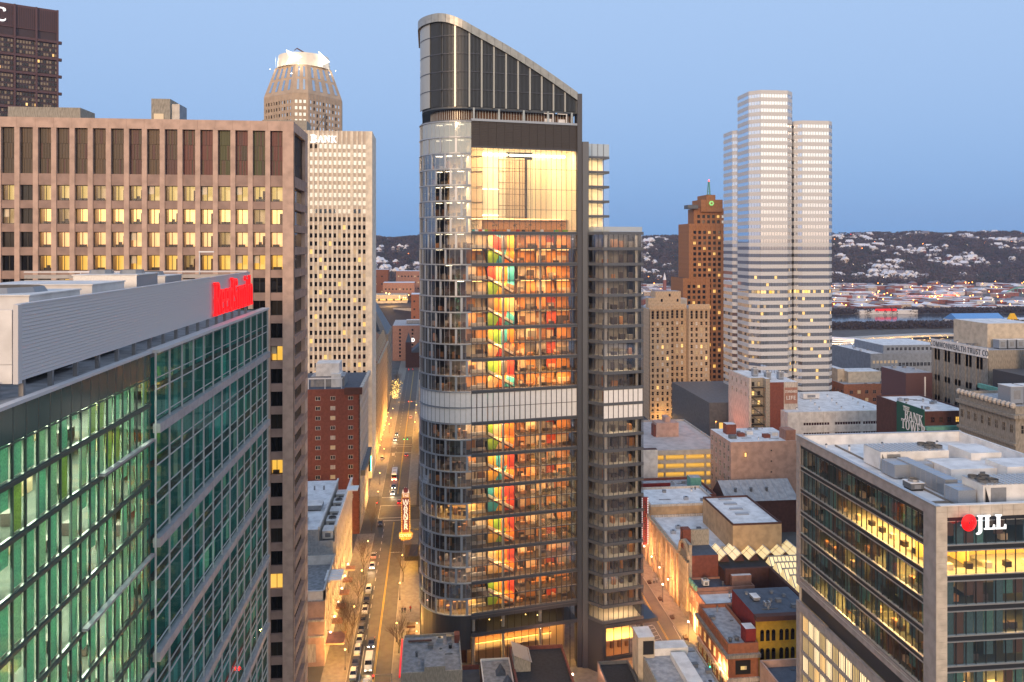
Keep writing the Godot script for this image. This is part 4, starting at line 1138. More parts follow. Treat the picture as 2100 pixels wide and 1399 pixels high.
func brick_building() -> void:
	var o := thing("brick_hotel", "dark red brick block with few small windows and white rooftop plant by the avenue", "building", Vector3(-48, 0, -310))
	var X := -25.5; var Z := -289.0; var w := 42.0
	var ft := frame(Vector3(X - w, 0, Z), Vector3.RIGHT)
	var xs := []
	for p in [653, 683, 719]: xs.append(px(p, 800, 285).x - (X - w) - 0.85)
	grid(o, ft, w, 53.0, {"c": 3, "r": 11, "xs": xs, "ww": 1.8, "wh": 1.5, "rh": 3.58, "y0": 48.9 - 3.58 * 10, "wall": "brick", "rec": 0.15, "div": 2, "frame": "pale_concrete", "bar": 0.16, "glass": func(i, j): return ["dark_glass", "dim_glass", "dark_glass", "lit_dim", "dark_glass", "pale_concrete"][(i * 5 + j * 2) % 6]})
	var st := frame(Vector3(X, 0, Z), Vector3.FORWARD)
	grid(o, st, 40.0, 53.0, {"c": 10, "r": 12, "x0": 1.6, "cw": 3.9, "ww": 1.7, "wh": 2.1, "rh": 3.9, "y0": 5.0, "wall": "pale_concrete", "rec": 0.3, "glass": func(i, j): return ["dark_glass", "dim_glass", "lit_gold", "dark_glass"][(i * 5 + j * 3) % 4]})
	var b := Shape.new()
	b.bx("brick", X - w, 0, Z - 40, X - 0.35, 52.6, Z - 0.2, "slate_roof"); b.bx("brick_dark", X - 5.5, 51.0, Z - 1.0, X + 0.8, 53.4, Z + 0.8)
	b.bx("pale_concrete", X - 0.2, 51.6, Z - 40, X + 1.0, 53.3, Z - 1.0); b.bx("lead", X - 0.2, 20, Z - 38, X + 1.6, 22.0, Z - 4)
	put(o, "body", b)
	var p := px(677, 740, 300)
	block(o, "white_penthouse", "white_metal", p.x - 4.2, 56.5, -306, p.x + 4.5, 61.2, -297); block(o, "penthouse_base", "grey_metal", p.x - 6, 52.6, -307, p.x + 6.4, 56.4, -296.5, "dusty_roof")
	var f := Shape.new()
	for k in 5: f.bx("white_paint", X - 31 + 6.0 * k, 52.6, -292.2, X - 30.7 + 6.0 * k, 56.4, -291.9)
	f.bx("white_paint", X - 31, 56.2, -292.3, X - 6.5, 56.6, -291.9); f.bx("white_metal", X - 11, 52.6, -303, X - 7.5, 57.6, -295)
	put(o, "roof_frame", f)
	roof_unit(o, "galvanised", Vector3(X - 26, 52.6, -297), Vector3(5, 3, 4), 1)
func low_pale_building() -> void:
	mat("blue_tile", Color(0.33, 0.37, 0.42), 0.5, 0, "blotch", 0.15)
	var o := thing("low_pale_building", "low pale building with snowy white roof, blue tiled end wall and roof terrace", "building", Vector3(-48, 0, -235))
	var X := -26.2
	var b := Shape.new()
	b.bx("pale_concrete", X - 46, 0, -268, X - 4.6, 26.0, -222, "snow_roof"); b.bx("pale_concrete", X - 4.6, 0, -268, X - 0.4, 22.4, -222, "grey_roof")
	b.bx("pale_concrete", X - 46, 0, -222, X - 0.4, 16.4, -199, "grey_roof")
	put(o, "body", b)
	for i in 14:
		for j in 6: inst(o, "wall_tile", boxmesh("blue_tile", Vector3(1.9, 1.56, 0.1)), Transform3D(Basis(), Vector3(X - 5.7 - 1.94 * i + (4.0 if j < 4 else 0.0), 17.2 + 1.6 * j, -221.94)))
	var ter := Shape.new()
	ter.bx("white_metal", X - 4.9, 26.0, -268, X - 4.4, 26.7, -222); ter.bx("pale_concrete", X - 0.4, 19, -268, X + 0.1, 26.4, -222.5); ter.bx("white_metal", X - 0.5, 26.4, -268, X + 0.2, 26.8, -222.5)
	put(o, "terrace_parapet", ter)
	for k in 5: roof_unit(o, "white_metal", Vector3(X - 2.4, 22.4, -226 - 8.2 * k), Vector3(3.0, 2.4, 4.6), k % 2)
	roof_unit(o, "grey_metal", Vector3(X - 9, 26, -240), Vector3(6, 1.6, 5), 0); roof_unit(o, "galvanised", Vector3(X - 11, 26, -228), Vector3(5, 1.4, 3.4), 1)
	for k in 3:
		var v := Shape.new(); v.tube("grey_metal", Vector3(X - 8 - 3 * k, 26, -258), Vector3(X - 8 - 3 * k, 27.3, -258), 0.3, 0.25, 8); put(o, "roof_vent", v)
	parapet(o, "white_metal", X - 46, -221.9, X, -199, 16.4, 2.4, 0.5)
	var can := Shape.new()
	for k in 4: can.bx("white_paint", X - 1.0, 18.4, -212.0 + 1.7 * k, X + 3.4, 18.7, -210.6 + 1.7 * k)
	can.bx("white_paint", X + 0.1, 18.0, -212.2, X + 0.5, 18.4, -205)
	put(o, "roof_canopy", can)
	var can2 := Shape.new(); can2.bx("white_paint", X - 0.4, 26.8, -258, X + 3.2, 27.1, -253); put(o, "roof_canopy", can2)
	var st := frame(Vector3(X, 0, -199), Vector3.FORWARD)
	grid(o, st, 69.0, 19.0, {"c": 15, "r": 3, "x0": 2.0, "cw": 4.5, "ww": 2.2, "wh": 3.2, "rh": 5.4, "y0": 4.4, "wall": "pale_concrete", "rec": 0.4, "div": 2, "glass": func(i, j): return ["dark_glass", "dim_glass", "lit_gold", "lit_dim"][(i * 3 + j * 7) % 4]})
	var ft := frame(Vector3(X - 46, 0, -198.9), Vector3.RIGHT)
	grid(o, ft, 46.0, 16.2, {"c": 9, "r": 1, "x0": 1.2, "cw": 5.0, "ww": 2.6, "wh": 4.6, "rh": 5, "y0": 1.0, "wall": "pink_wall", "rec": 0.35, "div": 2, "cross": 2, "frame": "pale_concrete", "glass": func(_i, _j): return "dark_glass"})
	for k in 2: block(o, "string_course", "pale_concrete", X - 46, 7.2 + 4.0 * k, -198.9, X + 0.1, 7.7 + 4.0 * k, -198.7)
	for k in 6:
		var z := -203.0 - 8.6 * k
		var s := Shape.new(); s.ball("lamp_pink", Vector3(X + 0.9, 6.4, z), 0.21, 8); s.bar("black", Vector3(X, 6.9, z), Vector3(X + 0.9, 6.7, z), 0.06, 0.06)
		put(o, "wall_lamp", s)
		lamp(o, Vector3(X + 0.9, 6.4, z), Color(1.00, 0.67, 0.46), 24.0, 0.2, 30)
		block(o, "awning", "brick_pale", X + 0.1, 4.0, z - 3.5, X + 2.8, 4.4, z - 0.8)
	block(o, "entrance_awning", "brick_pale", X - 0.0, 4.6, -206.0, X + 4.6, 5.0, -200.0)
func avenue_far() -> void:
	# buildings farther down the left side and at the end of the avenue
	var o := thing("gothic_mansard_building", "ornate tan stone building with steep gilded mansard roof beyond the avenue crossing", "building", Vector3(-50, 0, -440))
	var X := -26.0
	var st := frame(Vector3(X, 0, -392), Vector3.FORWARD)
	grid(o, st, 90.0, 46.0, {"c": 18, "r": 11, "x0": 1.5, "cw": 4.95, "ww": 2.0, "wh": 2.4, "rh": 3.9, "y0": 4.5, "wall": "limestone", "vertical": true, "inset": -0.2, "rec": 0.5, "parts": 60, "glass": func(i, j): return "lit_gold" if j < 2 or (i * 3 + j) % 7 == 0 else ["dark_glass", "dim_glass"][(i + j) % 2]})
	var ft := frame(Vector3(X - 50, 0, -391.9), Vector3.RIGHT)
	grid(o, ft, 50.0, 46.0, {"c": 12, "r": 11, "x0": 1.2, "cw": 4.1, "ww": 2.0, "wh": 2.4, "rh": 3.9, "y0": 4.5, "wall": "limestone", "vertical": true, "inset": -0.2, "rec": 0.5, "parts": 50, "frame": "lit_dim", "glass": func(i, j): return "lit_gold" if j < 3 else ["dark_glass", "dim_glass"][(i + j) % 2]})
	var b := Shape.new()
	b.bx("limestone", X - 50, 0, -482, X - 0.6, 45.8, -392.6); b.bx("limestone", X - 50.8, 45.9, -483, X + 0.9, 47.0, -391.0)
	b.frustum("deco_stone", Vector3(X - 25, 47.0, -437), Vector2(50, 90), Vector2(24, 66), 13.0, Vector2.ZERO, "slate_roof")
	put(o, "mansard_roof", b)
	for k in 9:
		var s := Shape.new()
		s.frustum("limestone", Vector3(X - 2.0, 47.0, -397.0 - 9.6 * k), Vector2(3.6, 4.4), Vector2(1.0, 0.6), 7.5)
		put(o, "dormer", s)
	for k in 4:
		var s := Shape.new()
		s.frustum("limestone", Vector3(X - 5 - 11.0 * k, 47.0, -393.5), Vector2(5.0, 3.0), Vector2(0.8, 0.6), 9.5)
		put(o, "gable", s)
	for k in 8:
		var z := -396.0 - 11.0 * k
		var s := Shape.new(); s.ball("lamp_warm", Vector3(X + 1.0, 5.2, z), 0.21, 6); put(o, "wall_lamp", s)
		if k % 2 == 0: lamp(o, Vector3(X + 1.0, 5.2, z), Color(1.00, 0.67, 0.32), 110.0, 0.2, 40)
	var gs := Shape.new(); gs.bx("signal_green", X + 0.3, 7.0, -345.0, X + 0.6, 13.5, -344.2); gs.bx("black", X - 0.6, 7.0, -345.1, X + 0.28, 13.5, -344.1)
	var gg := put(self, "neon_blade_sign", gs); tag(gg, "green neon blade sign on the wall past the brick block", "sign")
	o = thing("grey_sloped_building", "grey stone office block with sloping ribbed glass top behind the gothic building", "building", Vector3(-60, 0, -550))
	st = frame(Vector3(-27.0, 0, -510), Vector3.FORWARD)
	grid(o, st, 50.0, 48.0, {"c": 8, "r": 11, "x0": 1.6, "cw": 6.1, "ww": 3.4, "wh": 2.6, "rh": 4.1, "y0": 3, "wall": "grey_stone", "rec": 0.5, "parts": 40, "glass": func(i, j): return "lit_gold" if (i + 2 * j) % 9 == 0 else "dark_glass"})
	var c := Shape.new()
	c.bx("grey_stone", -90, 0, -560, -27.6, 48, -509.5); c.frustum("lead", Vector3(-58.5, 48, -534.7), Vector2(62, 50), Vector2(34, 24), 26)
	put(o, "sloped_top", c)
	for k in 7:
		var s := Shape.new(); s.bar("dark_glass", Vector3(-33.0 - 7.2 * k, 50, -509.4 - 0.9), Vector3(-41.0 - 5.0 * k, 71.0, -521.4), 2.2, 0.3); put(o, "glass_strip", s)
	o = thing("red_wall_block", "plain red brick block with a white letter closing the end of the avenue", "building", Vector3(-20, 0, -730))
	var D := 715.0
	var p := px(805, 668, D); var q := px(875, 668, D)
	grid(o, frame(Vector3(p.x, 0, p.z), q - p), (q - p).length(), 32.0, {"c": 2, "r": 8, "xs": [6.0, 17.5], "ww": 1.6, "wh": 1.8, "rh": 3.4, "y0": 3.5, "wall": "brick_pale", "rec": 0.3, "parts": 30, "glass": func(_i, _j): return "dark_glass"})
	var rb := Shape.new(); rb.bx("brick_pale", p.x, 0, p.z - 60, q.x, 31.8, p.z - 3.5, "dusty_roof"); put(o, "body", rb)
	roof_unit(o, "grey_metal", Vector3(-14, 31.8, -745), Vector3(16, 3.5, 8), 0)
	text(o, "white_letter", "D", "sign_white", 5.0, 0.3, frame(px(847, 694, D - 0.4) + Vector3(0, -1.5, 0.5), q - p))
	o = thing("stone_church", "dark stone church with steep slate roof at the end of the avenue", "church", Vector3(-8, 0, -690))
	var cs := Shape.new()
	cs.bx("brick_dark", -16, 0, -705, 6, 13, -680); cs.frustum("slate_roof", Vector3(-5, 13, -692.5), Vector2(23, 26), Vector2(0.5, 26), 10)
	put(o, "nave", cs)
	var ct := Shape.new(); ct.bx("brick_dark", -21, 0, -684, -16, 22, -679); ct.frustum("slate_roof", Vector3(-18.5, 22, -681.5), Vector2(5, 5), Vector2(0.3, 0.3), 8); put(o, "spire", ct)
	# right side beyond the tower: pale pointed facade seen edge-on
	o = thing("pale_gabled_house", "narrow white facade with pointed slate roof beside the rounded tower corner", "building", Vector3(1, 0, -420))
	var w := Shape.new(); w.bx("white_metal", -5.6, 0, -460, 12, 38, -395); w.frustum("slate_roof", Vector3(3.2, 38, -427), Vector2(17.6, 65), Vector2(6, 50), 12); put(o, "body", w)
	grid(o, frame(Vector3(-5.62, 0, -460), Vector3.BACK), 65.0, 38.0, {"c": 10, "r": 7, "x0": 2, "cw": 6.2, "ww": 2.4, "wh": 3.0, "rh": 5.0, "y0": 3, "wall": "white_metal", "rec": 0.2, "parts": 70, "glass": func(i, j): return "lit_gold" if j == 0 else "dark_glass"})
	o = thing("dark_shopfront_row", "low dark shop row along the pavement behind the theatre blade sign", "shop", Vector3(4, 0, -310))
	var d := Shape.new(); d.bx("brick_dark", -3.4, 0, -352, 14, 17.0, -262, "slate_roof"); d.bx("stained_wall", -3.6, 0, -292, 10, 21, -270, "dusty_roof"); put(o, "body", d)
	for k in 6:
		var s := Shape.new(); s.bx("lit_gold", -3.62, 0.4, -268.0 - 13 * k, -3.45, 3.0, -264.0 - 13 * k); put(o, "lit_shop_window", s)
	block(o, "awning", "black", -8.2, 4.2, -262, -3.6, 5.6, -252); lamp(o, Vector3(-6, 3.4, -257), Color(1.00, 0.74, 0.32), 30.0, 0.3, 25)
	block(o, "canopy_frame", "charcoal", -3.8, 0, -262, -2.0, 9.0, -252)
func warner_sign() -> void:
	var D := 262.0
	var a := px(832, 1000, D)
	var o := thing("theatre_blade_sign", "tall red and gold vertical theatre sign spelling a name over the avenue pavement", "sign", Vector3(a.x, 0, a.z))
	glow("sign_letter", Color(1.0, 0.84, 0.72), 0.7); glow("sign_bulb", Color(1.0, 0.60, 0.10), 0.9)
	mat("sign_maroon", Color(0.16, 0.012, 0.02), 0.6); mat("sign_gold", Color(0.50, 0.27, 0.03), 0.45, 0.3)
	var s := D / 1600.0
	var t := frame(Vector3(a.x, 105 - (1105 - 505) * s, a.z), Vector3.RIGHT)     # foot of the sign
	var b := Shape.new(); b.xf = t
	var H := 105 * s
	b.bx("sign_maroon", -1.15, 1.6, -0.35, 1.15, H - 3.4, 0.35)
	b.bx("sign_gold", -1.5, 1.6, -0.4, -1.15, H - 3.4, 0.42); b.bx("sign_gold", 1.15, 1.6, -0.4, 1.5, H - 3.4, 0.42)
	b.bx("sign_gold", -2.2, 0.4, -0.5, 2.2, 2.2, 0.5); b.bx("sign_gold", -1.6, -0.3, -0.4, 1.6, 0.4, 0.4)
	b.bx("sign_gold", -1.3, H - 3.4, -0.4, 1.3, H - 1.9, 0.4)
	put(o, "frame", b)
	var e := Shape.new(); e.xf = t
	for k in 4: e.tri("sign_letter", Vector3(-1.2 + 0.6 * k, H - 1.9, 0.3), Vector3(-0.6 + 0.6 * k, H - 1.9, 0.3), Vector3(-0.9 + 0.6 * k, H - 0.4 + (0.7 if k in [1, 2] else 0.0), 0.3))
	e.ball("sign_maroon", Vector3(0, H - 0.9, 0), 0.95, 10)
	put(o, "finial", e)
	text(o, "lettering", "THE", "sign_letter", 1.3, 0.1, t * Transform3D(Basis(), Vector3(0, H - 2.65, 0.45)), "Droid Sans", 700, 0.9)
	var word := "WARNER"
	for k in 6: text(o, "lettering", word[k], "sign_letter", 2.35, 0.12, t * Transform3D(Basis(), Vector3(0, H - 4.8 - 1.66 * k, 0.45)), "Droid Sans", 800, 1.0)
	text(o, "lettering", "CENTRE", "sign_letter", 1.25, 0.1, t * Transform3D(Basis(), Vector3(0, 1.3, 0.56)), "Droid Serif", 700, 0.8)
	var bl := Shape.new(); bl.xf = t
	for k in 18:
		for x in [-1.32, 1.32]: bl.ball("sign_bulb", Vector3(x, 2.4 + 0.6 * k, 0.5), 0.13, 6)
	for k in 8: bl.ball("sign_bulb", Vector3(-2.0 + 0.57 * k, 0.35, 0.6), 0.12, 6)
	stuff(put(o, "sign_bulbs", bl))
	var arm := Shape.new(); arm.bar("black", t * Vector3(1.2, 3, 0), t * Vector3(8, 3, 0), 0.15, 0.3); arm.bar("black", t * Vector3(1.2, 11, 0), t * Vector3(8, 11, 0), 0.15, 0.3); put(o, "bracket", arm)

# ---------------------------------------------------------------- towers of the skyline
func octo(c: Vector3, fw: float, ch: float, dp: float) -> PackedVector2Array:   # front width, chamfer, side depth; c: middle of the front edge
	return PackedVector2Array([Vector2(c.x - fw / 2, c.z), Vector2(c.x + fw / 2, c.z), Vector2(c.x + fw / 2 + ch, c.z - ch), Vector2(c.x + fw / 2 + ch, c.z - ch - dp), Vector2(c.x + fw / 2, c.z - 2 * ch - dp), Vector2(c.x - fw / 2, c.z - 2 * ch - dp), Vector2(c.x - fw / 2 - ch, c.z - ch - dp), Vector2(c.x - fw / 2 - ch, c.z - ch)])
func shrink(p: PackedVector2Array, by: float) -> PackedVector2Array:
	var q := Geometry2D.offset_polygon(p, -by, Geometry2D.JOIN_MITER)
	return q[0]
func white_tower() -> void:
	mat("panel_white", Color(0.60, 0.61, 0.63), 0.5, 0.0, "fine", 0.05)
	mat("mirror_glass", Color(0.80, 0.82, 0.86), 0.03, 0.92)
	var m := M["mirror_glass"] as StandardMaterial3D
	m.albedo_color = Color(0.80, 0.82, 0.86).linear_to_srgb()
	var o := thing("white_striped_tower", "tall white octagonal tower with mirrored ribbon windows in horizontal stripes", "skyscraper", Vector3(185, 0, -400))
	var f := px(1588, 500, 408)
	var z := f.z
	var vols := [[octo(Vector3(f.x, 0, z), 14.8, 4.6, 15.0), 186.6, 0], [octo(Vector3(px(1674, 500, 412).x, 0, z - 2.0), 15.0, 3.2, 15.0), 171.4, 1], [octo(Vector3(f.x - 0.4, 0, z - 21.0), 14.0, 5.0, 13.0), 169.0, 2]]
	for v in vols:
		var p: PackedVector2Array = v[0]; var h: float = v[1]
		var g := Shape.new(); g.prism("mirror_glass", shrink(p, 0.12), 0, h - 0.4, "grey_roof"); put(o, "glass_body", g)
		var b := Shape.new(); b.prism("panel_white", p, -2.0, 0.0)
		var bm := b.mesh(M)
		var n := int(h / 3.8)
		for k in n:
			var y := h - 3.8 * k
			if y > 8: inst(o, "spandrel_band", bm, Transform3D(Basis(), Vector3(0, y, 0)))
		var mu := Shape.new()
		for e in [7, 0, 1, 2]:
			var a: Vector2 = p[(e + 7) % 8] if e == 7 else p[e]
			var c: Vector2 = p[7] if e == 7 else p[(e + 1) % 8]
			if e == 7: a = p[7]; c = p[0]
			var L := a.distance_to(c)
			for k in int(L / 1.5) + 1:
				var q := a.lerp(c, k * 1.5 / L)
				mu.xf = frame(Vector3(q.x, 0, q.y), Vector3(c.x - a.x, 0, c.y - a.y))
				mu.bx("band_dark", -0.04, 6, -0.2, 0.04, h - 2, -0.03)
		stuff(put(o, "mullions", mu))
	# lit offices: one nearly full row and scattered rooms
	for k in 60:
		var e: int = pick([0, 0, 7, 1])
		var v: Array = vols[0] if k % 2 else vols[1]
		var p: PackedVector2Array = v[0]
		var a := p[0] if e == 0 else (p[7] if e == 7 else p[1]); var c := p[1] if e == 0 else (p[0] if e == 7 else p[2])
		var y: float = v[1] - 3.8 * (27 if (k < 26 and v[2] == 0) else (23 if k < 26 else 24 + rng.randi() % 14)) - 3.7
		var L := a.distance_to(c)
		var q := a.lerp(c, (floorf(rng.randf() * (L / 1.5 - 1)) * 1.5 + 0.1) / L)
		var s := Shape.new(); s.xf = frame(Vector3(q.x, 0, q.y), Vector3(c.x - a.x, 0, c.y - a.y))
		s.bx(pick(["lit_gold", "lit_amber", "lit_dim"]), 0, y, -0.3, 1.35, y + 1.5, -0.06)
		put(o, "lit_window", s)
	var b := Shape.new()
	var q := px(1485, 850, 385)
	b.bx("lead", q.x - 6, 0, z - 45, q.x + 26, 27, q.z - 4, "lead")
	put(o, "podium", b)
	var w := Shape.new()
	for k in 5: w.bx("lit_gold", q.x - 1.0 + 4.6 * k, 12 - 1.2 * k, q.z - 3.95, q.x + 3.0 + 4.6 * k, 17 - 1.2 * k, q.z - 3.8)
	put(o, "podium_windows", w)
func deco_tower() -> void:
	var o := thing("brown_stepped_tower", "brown stone stepped tower with green hexagon sign and roof mast", "skyscraper", px(1440, 505, 540) * Vector3(1, 0, 1))
	var D := 520.0; var s := D / 1600.0
	var lit := func(i, j): return ["dark_glass", "dark_glass", "dark_glass", "lit_gold", "dark_glass", "dark_glass", "bronze_glass"][(i * 5 + j * 3) % 7]
	var specs := [[1413, 1490, 120.0, 0.0, 22], [1423, 1496, 130.4, -3.5, 12], [1401, 1458, 84.0, 6.0, 26]]
	for v in specs:
		var a := px(v[0], 505, D - v[3]); var c := px(v[1], 505, D - v[3])
		var w := c.x - a.x
		var n := int((w - 1.5) / 3.4)
		grid(o, frame(Vector3(a.x, 0, a.z), Vector3.RIGHT), w, v[2], {"c": n, "r": int(v[2] / 3.58) - 1, "x0": (w - n * 3.4) / 2 + 0.7, "cw": 3.4, "ww": 2.0, "wh": 2.1, "rh": 3.58, "y0": 2.2, "wall": "deco_stone", "vertical": true, "inset": -0.25, "rec": 0.5, "proud": 0.15, "parts": 60, "bar": 0.14, "div": 2, "glass": (func(i, j): return "sky_glass" if j > 30 and i > 4 else lit.call(i, j)) if v[2] > 125 else lit})
		block(o, "mass", "deco_stone", a.x, 0, a.z - v[4], c.x, v[2] - 0.3, a.z - 0.6, "brick_dark")
	for v in [[1438, 1484, 136.2, 426], [1449, 1468, 139.4, 410]]:
		var a := px(v[0], 505, D + 2); var c := px(v[1], 505, D + 2)
		block(o, "setback", "deco_stone", a.x, 128, a.z - 18, c.x, v[2], a.z)
	var a := px(1417, 430, D - 1); block(o, "roof_house", "lead", a.x - 2, 130, a.z - 8, a.x + 5, 132.5, a.z)
	for v in [[1413, 120.0, 0.0, 22.0], [1401, 84.0, 6.0, 26.0]]:
		var e := px(v[0], 505, D - v[2])
		grid(o, frame(Vector3(e.x - 0.05, 0, e.z - v[3]), Vector3.BACK), v[3], v[1], {"c": int(v[3] / 3.6), "r": int(v[1] / 3.58) - 1, "x0": 1.5, "cw": 3.5, "ww": 1.8, "wh": 2.1, "rh": 3.58, "y0": 2.2, "wall": "deco_stone", "rec": 0.4, "parts": 0, "glass": lit})
	var mt := px(1454, 400, D + 8); var ma := Shape.new()
	for k in 3:
		var d := Vector3(sin(TAU * k / 3), 0, cos(TAU * k / 3))
		ma.bar("copper_green", Vector3(mt.x, 139, mt.z) + d * 1.2, Vector3(mt.x, 149, mt.z) + d * 0.3, 0.5, 0.5)
	for k in 5: ma.bx("copper_green", mt.x - 1.1 + 0.16 * k, 140 + 1.8 * k, mt.z - 1.1 + .16 * k, mt.x + 1.1 - 0.16 * k, 140.2 + 1.8 * k, mt.z + 1.1 - .16 * k)
	put(o, "roof_mast", ma)
	var be := Shape.new(); be.ball("signal_red", Vector3(mt.x, 149.4, mt.z), 0.5, 6); put(o, "beacon_light", be)
	var lg := px(1459, 417, D + 1.2); var hx := Shape.new()
	hx.tube("sign_logo_green", lg, lg + Vector3(0, 0, 0.4), 1.75, 1.75, 6); hx.tube("deco_stone", lg, lg + Vector3(0, 0, 0.5), 0.7, 0.7, 6)
	put(o, "hexagon_sign", hx)
func cream_tower() -> void:
	mat("cream_stone", Color(0.62, 0.46, 0.31), 0.85, 0, "streak", 0.05)
	var o := thing("cream_stone_tower", "cream stone tower with double wings, carved cornice and rows of sash windows", "building", px(1396, 505, 485) * Vector3(1, 0, 1))
	var D := 470.0; var s := D / 1600.0
	var a := px(1332, 635, D); var b := px(1460, 635, D); var w := b.x - a.x; var h := 66.8
	var ft := frame(Vector3(a.x, 0, a.z), Vector3.RIGHT)
	var g := func(i, j):
		return ["dark_glass", "dim_glass", "dark_glass", "pale_concrete", "dark_glass", "lit_dim", "white_metal", "dark_glass", "dim_glass", "dark_glass", "white_metal", "dark_glass", "lit_amber"][(i * 7 + j * 13 + i * j) % 13]
	var parts := [[0.0, 13.4, 4, 0.0], [13.4, 24.4, 3, -5.0], [24.4, w, 4, 0.0]]
	for v in parts:
		var t := ft * Transform3D(Basis(), Vector3(v[0], 0, v[3]))
		var ww: float = v[1] - v[0]
		grid(o, t, ww, h - 6.5, {"c": v[2], "r": 17, "x0": (ww - v[2] * 3.05) / 2 + 0.78, "cw": 3.05, "ww": 1.5, "wh": 2.2, "rh": 3.5, "y0": 1.0, "wall": "cream_stone", "vertical": true, "inset": -0.12, "rec": 0.45, "div": 1, "bar": 0.12, "cross": 1, "frame": "cream_stone", "parts": 110, "glass": g})
		grid(o, t * Transform3D(Basis(), Vector3(0, h - 6.5, 0)), ww, 6.5, {"c": v[2], "r": 1, "x0": (ww - v[2] * 3.05) / 2 + 0.7, "cw": 3.05, "ww": 1.65, "wh": 5.0, "rh": 6, "y0": 0.6, "wall": "cream_stone", "vertical": true, "inset": -0.1, "rec": 0.6, "cross": 2, "bar": 0.12, "frame": "cream_stone", "glass": g})
		var c := Shape.new(); c.xf = t
		c.bx("cream_stone", -0.3, h - 0.2, -0.5, ww + 0.3, h + 0.6, 0.9); put(o, "cornice", c); c = Shape.new(); c.xf = t; c.bx("cream_stone", -0.1, h - 7.2, -0.2, ww + 0.1, h - 6.7, 0.7); put(o, "string_course", c); c = Shape.new(); c.xf = t; c.bx("cream_stone", -0.1, h - 10.6, -0.2, ww + 0.1, h - 10.3, 0.5); put(o, "string_course", c); c = Shape.new(); c.xf = t; c.bx("cream_stone", -0.1, 5.0, -0.2, ww + 0.1, 5.5, 0.6)
		put(o, "string_course", c); c = Shape.new(); c.xf = t
		c.bx("cream_stone", 0, h + 0.6, -0.5, ww, h + 3.0, 0.2)
		put(o, "attic_wall", c)
		for k in v[2] + 1:
			var x: float = clampf((ww - v[2] * 3.05) / 2 + 3.05 * k, 0.4, ww - 0.4)
			var p := Shape.new(); p.xf = t; p.tube("cream_stone", Vector3(x, h - 6.4, 0.3), Vector3(x, h - 0.3, 0.3), 0.4, 0.34, 8); put(o, "pilaster", p)
			if k < v[2]:
				var r := Shape.new(); r.xf = t; r.tube("cream_stone", Vector3(x + 1.5, h + 1.9, 0.1), Vector3(x + 1.5, h + 1.9, 0.5), 1.0, 0.8, 10); put(o, "medallion", r)
	var m := Shape.new(); m.xf = ft
	m.bx("cream_stone", 0.02, 0, -30, w, h + 0.2, -5.6, "dusty_roof"); m.bx("cream_stone", 0.02, 0, -5.6, 13.4, h + 0.2, -0.7, "dusty_roof"); m.bx("cream_stone", 24.4, 0, -5.6, w, h + 0.2, -0.7, "dusty_roof")
	m.bx("cream_stone", 6, h, -18, 22, h + 10.5, -8, "dusty_roof"); m.bx("cream_stone", 1.5, h, -14, 6, h + 6.5, -8, "dusty_roof"); m.bx("concrete", 22, h, -16, 26, h + 6.0, -8, "white_metal")
	put(o, "body", m)
	for k in 3: inst(o, "penthouse_window", win_mesh("dark_glass", "cream_stone", 1.4, 1.9, 1), ft * Transform3D(Basis(), Vector3([10.0, 15.0, 20.0][k], h + [4.0, 7.2, 4.0][k], -7.96)))
	grid(o, frame(Vector3(a.x - 0.05, 0, a.z - 30), Vector3.BACK), 30, h, {"c": 9, "r": 18, "x0": 1.4, "cw": 3.2, "ww": 1.5, "wh": 2.2, "rh": 3.5, "y0": 1.0, "wall": "cream_stone", "rec": 0.4, "parts": 0, "glass": g})
	for k in 3:
		lamp(o, ft * Vector3(6 + 13 * k, 3, 6), Color(1.00, 0.77, 0.46), 60.0, 0.5, 60)
		var l := Shape.new(); l.xf = ft; l.ball("lamp_warm", Vector3(6 + 13 * k, 3, 6), 0.21, 6); put(o, "facade_lamp", l)
